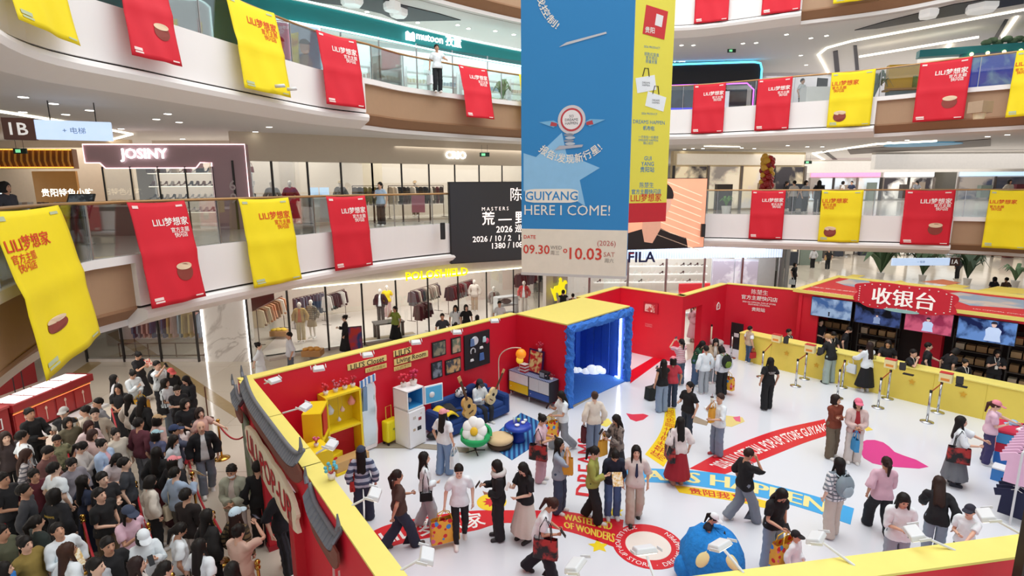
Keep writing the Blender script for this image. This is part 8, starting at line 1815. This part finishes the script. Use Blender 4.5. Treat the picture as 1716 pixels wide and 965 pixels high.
Q(212, 851, 'woman in pink shirt and navy cap', 70, hair='long', cap='#3a4358', tc='#e3bccb', lc=K, h=1.62, ra='phone', hold='phone sred', nod=15)
Q(237, 889, 'girl in white cap and white shirt with phone', 50, hair='bob', cap='#f0f0f2', top='long', tc=WT_, lc=K, h=1.56, ra='phone', la='phone', hold='phone', nod=25)
Q(98, 882, 'woman in white blouse looking up', 60, hair='tail', top='long', tc='#dfe0e6', lc='#a9adb3', h=1.62, nod=-20, ra='chest', hold='card')
Q(112, 914, 'woman with big brown hair nearest in the queue', 150, hair='long', hc='#3d2417', top='long', tc='#e4e2e2', lc=K, h=1.64, build=1.05)
Q(229, 938, 'woman with straight dark brown hair low in frame', 120, hair='long', hc='#2a1a18', top='long', tc='#d9d2cc', lc=K, h=1.62)
Q(6, 946, 'person in bright blue jacket at the corner', 120, hair='bob', top='coat', tc='#2f78c4', lc=K, h=1.5)
Q(4, 796, 'person in dark top with a camouflage bag', 90, hair='short', top='tee', tc='#1f1f22', lc=K, h=1.72, ra='belly', la='belly')
Q(293, 786, 'boy in light blue hoodie with white sleeves', 160, hair='short', top='long', tc='#9fb2c9', lc='#5a5852', h=1.62, hold='scream card', ra='phone')
Q(310, 671, 'tall woman in black shirt holding her phone', 40, hair='bob', tc='#101217', low='loose', lc='#121214', h=1.68, build=1.08, ra='belly', la='phone2', hold='phoneL', look=25)
Q(335, 686, 'woman in dusty pink sweater pointing aside', 80, hair='bob', hc='#2b1c18', top='tee', tc='#c9a49a', lc=K, h=1.62, la='reach', look=-30)
Q(319, 708, 'little girl in white and red dress', 40, hair='long', top='tee', tc='#e6dad6', low='mini', lc='#c43a44', h=1.36, kid=True)
Q(333, 712, 'bald man in black jacket and grey trousers', 35, hair='bald', top='long', tc='#1a1b20', inner='#d9d9dc', lc='#7b8494', foot=(350, 826), h=1.7, legs='step')
Q(388, 781, 'man with white face mask and grey green jacket', 5, hair='short', top='long', tc='#a3a593', inner='#cdbfb6', low='pants', lc='#c9c0b8', shoe='#dad6d0', h=1.7, hold='mask', ra='belly', la='belly', nod=12)
Q(430, 775, 'gate attendant in black holding a rope end', 200, hair='short', top='long', tc='#141416', lc='#111', low='loose', foot=(444, 912), h=1.7, ra='reach')
Q(487, 802, 'man in black tracksuit with striped trousers at the gate', 60, hair='short', top='wide', tc='#16181f', lc=('stripe_x', '#15161a', '#2a2b33', 14), foot=(483, 958), h=1.78, legs='step', look=30, nod=10)
Q(311, 822, 'man in dark brown sweater and white trousers', 170, hair='short', top='long', tc='#241c1b', low='loose', lc='#e0d8d4', h=1.68, ra='belly', la='belly')
Q(347, 857, 'woman with black hair before the pale blue cap', 140, hair='long', top='coat', tc='#1c1a1a', lc=K, h=1.62)
Q(370, 857, 'girl in pale blue white cap and plaid shirt', 160, hair='long', hc='#33211c', cap='#c4dcea', top='long', tc=('plaid', '#7d6a4a', '#2f2a24', 13), lc=K, h=1.6)
Q(398, 884, 'woman in beige pink dress holding up her phone', 165, hair='bun', top='tee', tc='#d6b5a4', low='skirt', lc='#d6b5a4', h=1.6, ra='up', la='chest', hold='phone', nod=10)
Q(334, 907, 'woman in white shirt with black strap low in frame', 160, hair='long', tc='#ece6e4', lc=K, h=1.62, hold='sblackL')
Q(389, 946, 'person with black hair at the bottom edge', 170, hair='long', top='long', tc='#d9c0b4', lc=K, h=1.62)
Q(119, 700, 'person in olive jacket behind the capped man', 60, hair='bob', top='long', tc='#6a6450', lc=K, h=1.58)
Q(208, 770, 'man in dark grey shirt beside the rope', 120, hair='short', tc='#33363c', lc=K, h=1.68)
Q(60, 790, 'woman in burgundy top behind the plaid shirt', 70, hair='tail', top='long', tc='#5a1f2a', lc=K, h=1.58)
Q(60, 868, 'woman in dark green jacket and grey skirt', 150, hair='tail', top='coat', tc='#26302c', low='skirt', lc='#6a6a70', h=1.6)
Q(14, 878, 'man in olive shirt at the picture edge', 100, hair='short', tc='#5a5c48', lc=K, h=1.7)
Q(300, 880, 'woman in white top bending near the rope', 130, hair='tail', tc='#ebe7e4', lc='#4a4f5a', h=1.56, nod=20)
Q(180, 905, 'man in camouflage trousers near the leaflet', 60, hair='short', tc='#17171a', lc=('camo', '#6a6248', '#3a3628', 9), h=1.66)
Q(118, 770, 'woman in grey cardigan behind the camouflage boy', 70, hair='tail', top='long', tc='#8c8890', lc=K, h=1.58, nod=15)
Q(140, 800, 'woman in navy dress turned from the rope', 150, hair='long', top='tee', tc='#26304a', low='skirt', lc='#26304a', h=1.58)
Q(40, 815, 'man in charcoal hoodie at the picture edge', 120, hair='short', top='long', tc='#3a3b40', lc='#5a6270', h=1.7)
Q(255, 800, 'girl in cream hoodie squeezed behind the blue hoodie', 140, hair='bob', top='long', tc='#ddd5c8', lc=K, h=1.52, nod=15)
Q(30, 920, 'woman in mustard top low at the picture edge', 80, hair='bun', top='long', tc='#8f7a3c', lc=K, h=1.6)
Q(160, 940, 'man in light grey shirt low in frame', 100, hair='short', tc='#a9acb2', lc=K, h=1.68)
Q(276, 945, 'woman in lilac shirt beside the long rope', 150, hair='tail', top='long', tc='#c9bcd4', lc=K, h=1.6)
Q(200, 720, 'woman in cream knit between the ropes', 60, hair='bun', top='long', tc='#d9d0c0', lc=K, h=1.58)
# ---- visitors on the stage
Q(605, 745, 'woman in striped blue jumper and navy cap', 190, hair='long', cap='#333b50', top='long', tc=('stripe_z', '#46526e', '#b9c3d3', 7.5), low='loose', lc=N_, foot=(612, 873), hold='sred', shoe='#3a3a42', legs='ease')
Q(657, 782, 'woman in brown shirt striding with a ponytail', 120, hair='tail', hc='#241712', top='tee', tc='#4c362f', low='loose', lc='#262c40', foot=(672, 918), legs='walk', la='chest', ra='swingb', shoe='#4a423e')
Q(715, 745, 'woman in white blouse with a small black bag', 100, hair='long', top='long', tc=WT_, low='loose', lc='#b4b9c2', foot=(716, 884), hold='sblack', legs='step', ra='belly')
Q(775, 768, 'man in white shirt carrying a spotted bag', 10, hair='short', tc='#f2f2f1', low='slim', lc=K, foot=(772, 908), shoe='#efece8', hold='dotsF', ra='carry', legs='step', nod=15)
Q(830, 762, 'woman in black with pale grey hood collar', -80, hair='long', top='long', tc='#17171b', low='loose', lc=K, foot=(836, 902), hold='scarf phone sblack', ra='phone2', la='belly', shoe='#2a2a2e', nod=15)
Q(743, 682, 'woman in pink cap and blue jeans', 150, hair='long', cap='#e39aa0', tc='#f0eded', low='loose', lc='#7f9cc0', foot=(746, 795), hold='tote', legs='ease')
Q(890, 782, 'woman in black vest and long beige skirt', -50, hair='long', top='tee', tc='#17161a', low='skirt', lc='#d8cfc4', foot=(880, 905), ra='phone', la='belly', hold='phoneW', nod=25, shoe='#2b2b2b')
Q(905, 828, 'woman in white shirt stooping with a printed tote', 75, hair='tail', hc='#3a2018', tc='#eef0f3', low='loose', lc='#1b1d26', foot=(905, 968), lean=22, ra='phone2', la='phone2', hold='phone sprintR', nod=20, legs='walk', shoe='#1c1c20')
Q(900, 692, 'woman in pink with a black printed bag', 70, hair='bun', tc='#e4c3cf', low='loose', lc='#c99aa6', foot=(906, 806), ra='phone2', la='phone2', hold='phone sprintR', nod=20)
Q(933, 646, 'woman in white shirt holding a spotted bag and phone', -70, hair='long', tc='#f0ecea', low='loose', lc='#8f959c', foot=(942, 752), legs='walk', ra='phone', la='tray', hold='phone dotsL', nod=25)
Q(998, 653, 'woman in cream blouse with a low bun', 190, hair='bun', hc='#4a3528', top='long', tc='#eadfcf', low='loose', lc='#75859c', foot=(994, 758), hold='jacket', legs='ease')
Q(936, 747, 'woman in grey blue shirt with black hair', 60, hair='long', top='wide', tc='#98a2b2', low='loose', lc=DJ, foot=(937, 858), ra='mouth', hold='totey', la='carry')
Q(981, 750, 'woman in olive shirt and black trousers', 70, hair='tail', top='long', tc='#9a9d4c', low='loose', lc=K, foot=(992, 872), ra='phone2', legs='step', nod=15)
Q(1020, 752, 'woman in navy hoodie stooping over a bag', 0, hair='tail', top='long', tc='#1d2436', low='pants', lc='#4f6f9f', foot=(1022, 868), lean=14, ra='chest', la='chest', hold='card', nod=30, h=1.6)
Q(1030, 693, 'woman with long hair and yellow shopping bag', -70, hair='long', top='long', tc=('camo', '#8d8078', '#4a4140', 14), low='skirt', lc='#232227', foot=(1032, 806), ra='phone', la='phone2', hold='phone totey', nod=20)
Q(1067, 740, 'woman in beige suit with a dark tie', -5, hair='long', top='wide', tc='#ddd3cb', low='loose', lc='#c7b9aa', foot=(1062, 872), legs='step', hold='tie', shoe='#2b2522')
Q(1135, 697, 'woman in white blouse and long red skirt', 185, hair='long', top='wide', tc='#e9dedb', low='skirt', lc='#a11f2c', foot=(1134, 812), hold='sprint', shoe='#b98a78')
Q(1141, 642, 'woman in black dress with long dark hair', -60, hair='tail', top='tee', tc='#141418', low='pants', lc='#2f3a48', foot=(1150, 738), ra='phone2', h=1.62)
Q(1108, 600, 'woman in black top and pale jeans', 195, hair='long', tc='#151519', top='sleeveless', low='loose', lc='#8aa0bb', foot=(1108, 690), ra='phone', hold='phoneW')
Q(1126, 602, 'woman in pink cap and red shirt', 175, hair='bob', cap='#e78a94', tc='#c23a48', low='pants', lc='#2c3a52', foot=(1124, 684))
Q(1141, 578, 'woman in striped pink shirt taking a photo', 200, hair='tail', tc=('stripe_fine', '#d99aa4', '#f0dfe0', 16), low='pants', lc='#55657a', foot=(1138, 646), ra='up', la='up', hold='phone')
Q(1172, 577, 'woman in dark green jacket bending to a child', 50, hair='long', top='long', tc='#1f5036', low='loose', lc='#51698a', foot=(1164, 646), lean=18, ra='reach', nod=20)
Q(1196, 578, 'woman in brown jacket facing the camera', -10, hair='long', top='long', tc='#a48c74', inner='#e8e2da', low='pants', lc='#8d949c', foot=(1194, 642), lean=12, ra='reach', la='belly', nod=15)
Q(1177, 608, 'toddler in white hoodie and grey trousers', 190, hair='short', top='long', tc='#ececec', low='pants', lc='#aab0b6', foot=(1178, 660), kid=True)
Q(1212, 600, 'woman with black and green backpack', 200, hair='bob', top='long', tc='#d9dce2', low='loose', lc=K, foot=(1208, 662), hold='packg dots', nod=30, lean=8)
Q(1285, 598, 'girl in black shirt with white back print', 185, hair='long', tc='#141417', low='loose', lc='#16161a', foot=(1284, 686), hold='backwhite', legs='ease')
Q(1257, 539, 'boy in beige vest beside the yellow counter', 100, hair='short', top='sleeveless', tc='#bba88e', inner='#f0ece8', low='slim', lc='#3d5878', foot=(1253, 609), hold='red', h=1.45)
Q(1208, 670, 'boy in white shirt sipping a drink', -70, hair='short', hc='#3a2620', top='wide', tc='#f0efee', low='loose', lc='#7d8ba0', foot=(1200, 763), ra='mouth', la='tray', hold='cup totey', shoe='#a83a3e')
Q(1401, 660, 'woman in rust blouse with folded arms', 15, hair='bob', hc='#241813', top='long', tc='#7c3a26', low='loose', lc='#6f6150', foot=(1391, 766), ra='cross', la='cross', hold='', look=15, legs='ease')
Q(1428, 657, 'woman in pink cap and blush cardigan', -20, hair='bob', cap='#e0708a', top='long', tc='#d9bfb9', inner='#a32a30', low='loose', lc='#ddd2cb', foot=(1427, 775), ra='belly', la='belly', hold='toteblue')
Q(1597, 690, 'woman with white sleeves and grey pleated dress', 60, hair='long', top='wide', tc='#eae9ec', low='skirt', lc='#6d7076', foot=(1595, 812), la='reach', ra='tray', hold='sprintR', shoe='#2a2c3a')
Q(1659, 660, 'shop clerk in pink cap and pink shirt', 60, hair='tail', hc='#4a2a22', cap='#e58f9c', tc='#e6c4d4', low='pants', lc='#3f3a66', foot=(1650, 778), la='reach', ra='chest', nod=15)
Q(1252, 768, 'man in black shirt with a staff lanyard', 100, hair='short', hc='#301a14', top='wide', tc='#141416', low='loose', lc='#7d8692', foot=(1243, 874), legs='walk', hold='lanyard', ra='mouth', shoe='#d5d2ce', nod=20)
Q(1290, 825, 'woman in black shirt with big spotted bag and phone', 15, hair='long', top='tee', tc='#131316', low='loose', lc='#93a4b8', foot=(1290, 952), ra='tray', la='down', hold='dotsF phoneL', nod=30, lean=8)
Q(1335, 893, 'child in black cap and white hoodie', 40, hair='short', cap='#1c1a1c', top='long', tc='#e6e5ea', low='pants', lc='#1f2230', h=1.15, kid=True, la='belly')
Q(1389, 757, 'woman in checked shirt with pale backpack', 195, hair='long', top='wide', tc=('plaid', '#e3e6ea', '#6f7b86', 14), low='loose', lc='#d4cabf', foot=(1392, 898), hold='packgrey', legs='ease')
Q(1469, 757, 'woman in pink shirt and black trousers', 170, hair='tail', hc='#2a1613', top='wide', tc='#dfb9c8', low='loose', lc='#202228', foot=(1470, 892), legs='walk2', ra='belly', la='down')
Q(1514, 828, 'girl in white shirt with long plaits', -15, hair='long', top='wide', tc='#f2f2f3', low='loose', lc='#9aa3b0', h=1.64, ra='chest', la='chest', hold='phone', nod=20)
Q(1578, 815, 'woman in black bowing over the rail', 150, hair='long', hc='#2e1c15', top='long', tc='#17171b', low='pants', lc='#8fa0b0', h=1.6, lean=25, nod=20, la='reach')
Q(1626, 850, 'child in dark cap reaching for a shirt', -60, hair='short', cap='#2a2a38', top='tee', tc='#eceaea', low='pants', lc=N_, h=1.4, kid=True, ra='chest', la='reach')
Q(1183, 862, 'person in white cap behind the blue pouffe', 60, hair='tail', cap='#dfe6ee', top='sleeveless', tc='#1b1d2a', low='pants', lc='#2c3350', h=1.2, lean=20, nod=10, ra='phone', hold='phone')
Q(811, 632, 'woman seated on the blue sofa with a guitar', 40, hair='long', cap='#2b2b30', top='long', tc='#eceae8', low='pants', lc='#22242c', at_xy=tuple((sofa_m.location + Matrix.Rotation(rU, 3, 'Z') @ Vector((.4, -.02, 0)))[:2]), sit=.46, ra='chest', la='tray', nod=20, h=1.62, shoe='#e3e1dd')
# ---- at the counter
Q(1390, 574, 'blond customer in black jacket leaning on the counter', 195, hair='short', hc='#a98358', top='long', tc='#17181b', low='loose', lc='#a3b4ac', foot=(1388, 642), lean=20, ra='counter', la='counter', nod=20, legs='apart', shoe='#1e1e20', h=1.7)
Q(1456, 575, 'customer in white blouse and long black skirt', 190, hair='long', hc='#2a1a17', top='long', tc='#efedf0', low='skirt', lc='#141417', foot=(1448, 656), ra='phone', la='counter', hold='sblack toteL', h=1.66)
sc0 = dict(tc='#17161a', lc='#17161a', h=1.62)
for px, py, lab, fc, k in ((1323, 543, 'seated man in black behind the counter end', 30, dict(hair='short', hold='lanyard', sit=.5)), (1376, 536, 'clerk in black with an orange badge at the shelves', 10, dict(hair='short', ra='belly', la='belly')), (1393, 556, 'clerk writing behind the leaning customer', 0, dict(hair='short', nod=30, lean=12, hold='lanyard', ra='counter', la='counter')), (1417, 549, 'clerk in black turned to the shelves', 60, dict(hair='short', nod=25, lean=10)),
                           (1489, 571, 'long haired clerk facing the skirted customer', -40, dict(hair='long', nod=15, ra='counter')), (1526, 588, 'clerk resting his head on a hand', 20, dict(hair='short', ra='mouth', lean=12, hold='lanyard')), (1557, 576, 'standing clerk in black reaching to the counter', 60, dict(hair='short', la='counter', top='tee')), (1592, 586, 'stooping clerk with black hair by the shelves', 90, dict(hair='bob', nod=30, lean=18)),
                           (1618, 604, 'seated cashier with a lanyard and tied hair', 0, dict(hair='bun', hold='lanyard', h=1.45, nod=5)), (1672, 586, 'clerk with big black hair checking a phone', -30, dict(hair='bob', hold='lanyard phone', ra='phone', la='phone2', nod=25))):
 d = dict(sc0); d.update(k); Q(px, py + (9 if px == 1323 else 0), lab, fc, **d)
Q(1161, 516, 'woman in long pink dress in the doorway', 100, hair='tail', hc='#2b1a18', top='long', tc='#d9a7b4', low='skirt', lc='#dcaab6', foot=(1160, 572), ra='reach', h=1.62)
# ---- shoppers of the ground floor
Q(443, 578, 'woman in white dress with a black shawl', 110, hair='bun', top='wide', tc=WT_, low='skirt', lc=WT_, foot=(440, 648), h=1.55, ra='swingb')
Q(488, 559, 'man in white shirt and grey trousers walking by', -60, hair='short', top='wide', tc='#d9dce2', lc='#5c6470', foot=(490, 634), h=1.68)
Q(580, 548, 'woman in long black dress at the store entrance', -80, hair='bun', top='long', tc='#17161a', low='skirt', lc='#17161a', foot=(581, 594), h=1.62, ra='phone2')
Q(665, 529, 'woman in green top and black skirt', -30, hair='tail', tc='#8fa048', low='skirt', lc='#1b1b1e', foot=(664, 574), h=1.6, ra='mouth')
Q(741, 527, 'man in dark shirt holding a white bag', 10, hair='short', tc='#2c2e34', lc=K, h=1.66, hold='tote')
Q(763, 513, 'woman in white blouse behind the wall', 0, hair='long', tc=WT_, lc=K, h=1.62)
Q(781, 512, 'woman in black shirt beside the white blouse', 20, hair='bob', tc='#18181b', lc='#77757a', h=1.64)
Q(764, 541, 'child with black hair seen over the wall', 150, hair='short', tc='#d9d4d0', lc=K, h=1.3, kid=True)
Q(800, 529, 'person with black hair seen over the wall', 160, hair='bob', tc='#3a3a40', lc=K, h=1.45)
Q(837, 506, 'man in white shirt with a round black print', 10, hair='short', tc='#eff0f0', lc=K, h=1.66)
Q(944, 487, 'man in black vest near the rider emblem', 170, hair='short', top='sleeveless', tc='#1d1d20', inner='#c9c4c0', lc=K, h=1.66)
Q(960, 493, 'person in brown behind the red wall', 180, hair='short', tc='#7a4a3a', lc=K, h=1.5)
# far aisle
for px, py, fx, fy, lab, fc, k in ((1330, 451, 1329, 483, 'distant woman in black with white shawl', 30, dict(hair='bob', tc='#1a1a1d', hold='tote')), (1362, 423, 1361, 450, 'distant walker in white and black', 180, dict(hair='bob', top='long', tc='#c9c9cc')), (1386, 424, 1386, 452, 'distant walker in black with a brown bag', 170, dict(hair='short', tc='#1b1b1e', hold='bag_tan')), (1605, 433, 1603, 468, 'distant man in dark coat by the sign post', 200, dict(hair='short', top='coat', tc='#2c2a30'))):
 Q(px, py, lab, fc, foot=(fx, fy), lc=K, h=1.66, **k)
Q(1667, 465, 'distant woman with black hair beyond the hut roof', 180, hair='bob', tc='#33333a', lc=K, h=1.6); Q(1687, 466, 'distant man in brown beyond the hut roof', 180, hair='short', tc='#6a4f46', lc=K, h=1.6)
# ---- upper storeys
Q(640, 310, 'woman in pale blue shirt on the second storey', -20, foot=(640, 379), z=Z2, hair='tail', tc='#a9bfd4', lc=K, hold='phone', ra='phone', h=1.62)
Q(12, 314, 'woman with dark hair behind the queue side railing', 95, z=Z2, at_xy=tuple(atd(12, 330, 12.0)[:2]), hair='bob', top='long', tc='#3a3a42', lc=K, h=1.62)
for i, (px, Y, lab, tc, hr) in enumerate(((1330, 29.0, 'pale shirted man behind the right hand railing'.replace('right hand', 'far'), '#d6d0c8', 'short'), (1350, 28.5, 'woman in grey behind the far railing', '#9aa0a8', 'bob'), (1372, 28.2, 'woman in black coat behind the far railing', '#1d1c20', 'long'), (1318, 32.0, 'distant dark haired man by the balloons', '#2c2e34', 'short'), (1412, 40, 'distant shopper in white on the second storey', '#e3e1de', 'bob'), (1426, 41, 'distant shopper in navy on the second storey', '#2a3350', 'short'), (1535, 38, 'distant shopper in grey by the dark shop', '#8a8d94', 'tail'), (1690, 30, 'pale haired shopper by the wood panelled shop', '#cbbfae', 'bob'))):
 p = atd(px, 320, Y); Q(0, 0, lab, [180, 20, 150, 90, 60, -60, 180, 0][i], at_xy=(p.x, p.y), z=Z2, hair=hr, tc=tc, lc=K, h=1.62)
Q(736, 84, 'man in white shirt holding a plastic bag upstairs', 20, foot=(734, 156), z=Z3, hair='short', tc='#f1f1f1', lc='#1c2024', h=1.7, ra='carry', la='rail', hold='tote')
for px, Y, lab, tc, fc in ((1345, 28.5, 'clerk in white at the third storey till', '#e6e6e6', 30), (1178, 31, 'dark haired visitor in the neon arcade', '#26262c', 180)):
 p = atd(px, 140, Y); Q(0, 0, lab, fc, at_xy=(p.x, p.y), z=Z3, hair='short', tc=tc, lc=K, h=1.66)
p = atd(1375, 150, 27); t = thing('till_screen', 'black till screen on a white desk on the third storey', 'screen', (p.x, p.y, Z3)); B().box((0, 0, .5), (1.6, .6, 1.0)).obj('desk', M('#e4e4e2', .5), t); B().box((0, -.1, 1.2), (.6, .04, .4), .3).obj('screen_face', BLK, t); B().box((0, 0, 1.03), (.25, .2, .06)).obj('base', BLK, t)
# ---- mannequins of the clothes stores
SKINS_ = SKINS[:]; SKINS[:] = ['#e6dfd6']
def mann(px, py, z, Y, lab, **k):
 p = atd(px, py, Y); n0 = NPEOPLE; person(0, 0, lab, k.pop('face', 0), at_xy=(p.x, p.y), z=z, name='mannequin', hair='bald', h=1.72, **k); o = COL.objects[-1]
 for q in COL.objects:
  if q.get('label') == lab: q['category'] = 'mannequin'
mann(505, 560, .12, 22.9, 'mannequin in a tan suit in the corner window', top='long', tc='#b89a5f', inner='#c9744a', low='pants', lc='#d6c7a4', face=10); mann(524, 555, .12, 23.4, 'mannequin in a checked jacket and short skirt', top='long', tc=('plaid', '#9a8f78', '#5a5244', 12), low='mini', lc='#a8987a', face=-10)
mann(638, 520, 0, 26.5, 'mannequin in black with white collar inside the store', top='coat', tc='#1d1b1e', inner='#e8e4e0', lc=K, face=0); mann(649, 505, 0, 27.5, 'mannequin in bright yellow inside the store', tc='#e6c81e', lc='#caa', face=10); mann(828, 510, 0, 27.0, 'mannequin in grey cardigan with maroon trim', top='long', tc='#a9a29c', inner='#5a1f24', low='loose', lc='#d9cfc4', face=10)
mann(878, 498, 0, 28.5, 'mannequin in red jacket by the white shelf', top='long', tc='#b9302f', inner='#efe8e4', lc='#cfc6bc', face=-10); mann(795, 490, 0, 29.0, 'mannequin in pale long coat behind the maroon rack', top='coat', tc='#d9d0c6', lc='#b9a48c', face=0)
mann(487, 330, Z2, 22.6, 'mannequin in long red coat in the glass bay', top='coat', tc='#8f1f2a', low='skirt', lc='#2a2024', face=10); mann(571, 330, Z2, 25.0, 'mannequin in grey jacket and hat in the upper store', top='coat', tc='#5a5650', lc='#33302e', cap='#c9b79a', face=0)
mann(696, 330, Z2, 27.6, 'mannequin in beige coat and hat in the upper store', top='coat', tc='#b79a7c', lc='#5a4a40', cap='#a98a60', face=0); mann(457, 330, Z2, 22.0, 'mannequin in grey knit beside the long red coat', top='long', tc='#8a8784', low='skirt', lc='#3a3836', face=20)
SKINS[:] = SKINS_
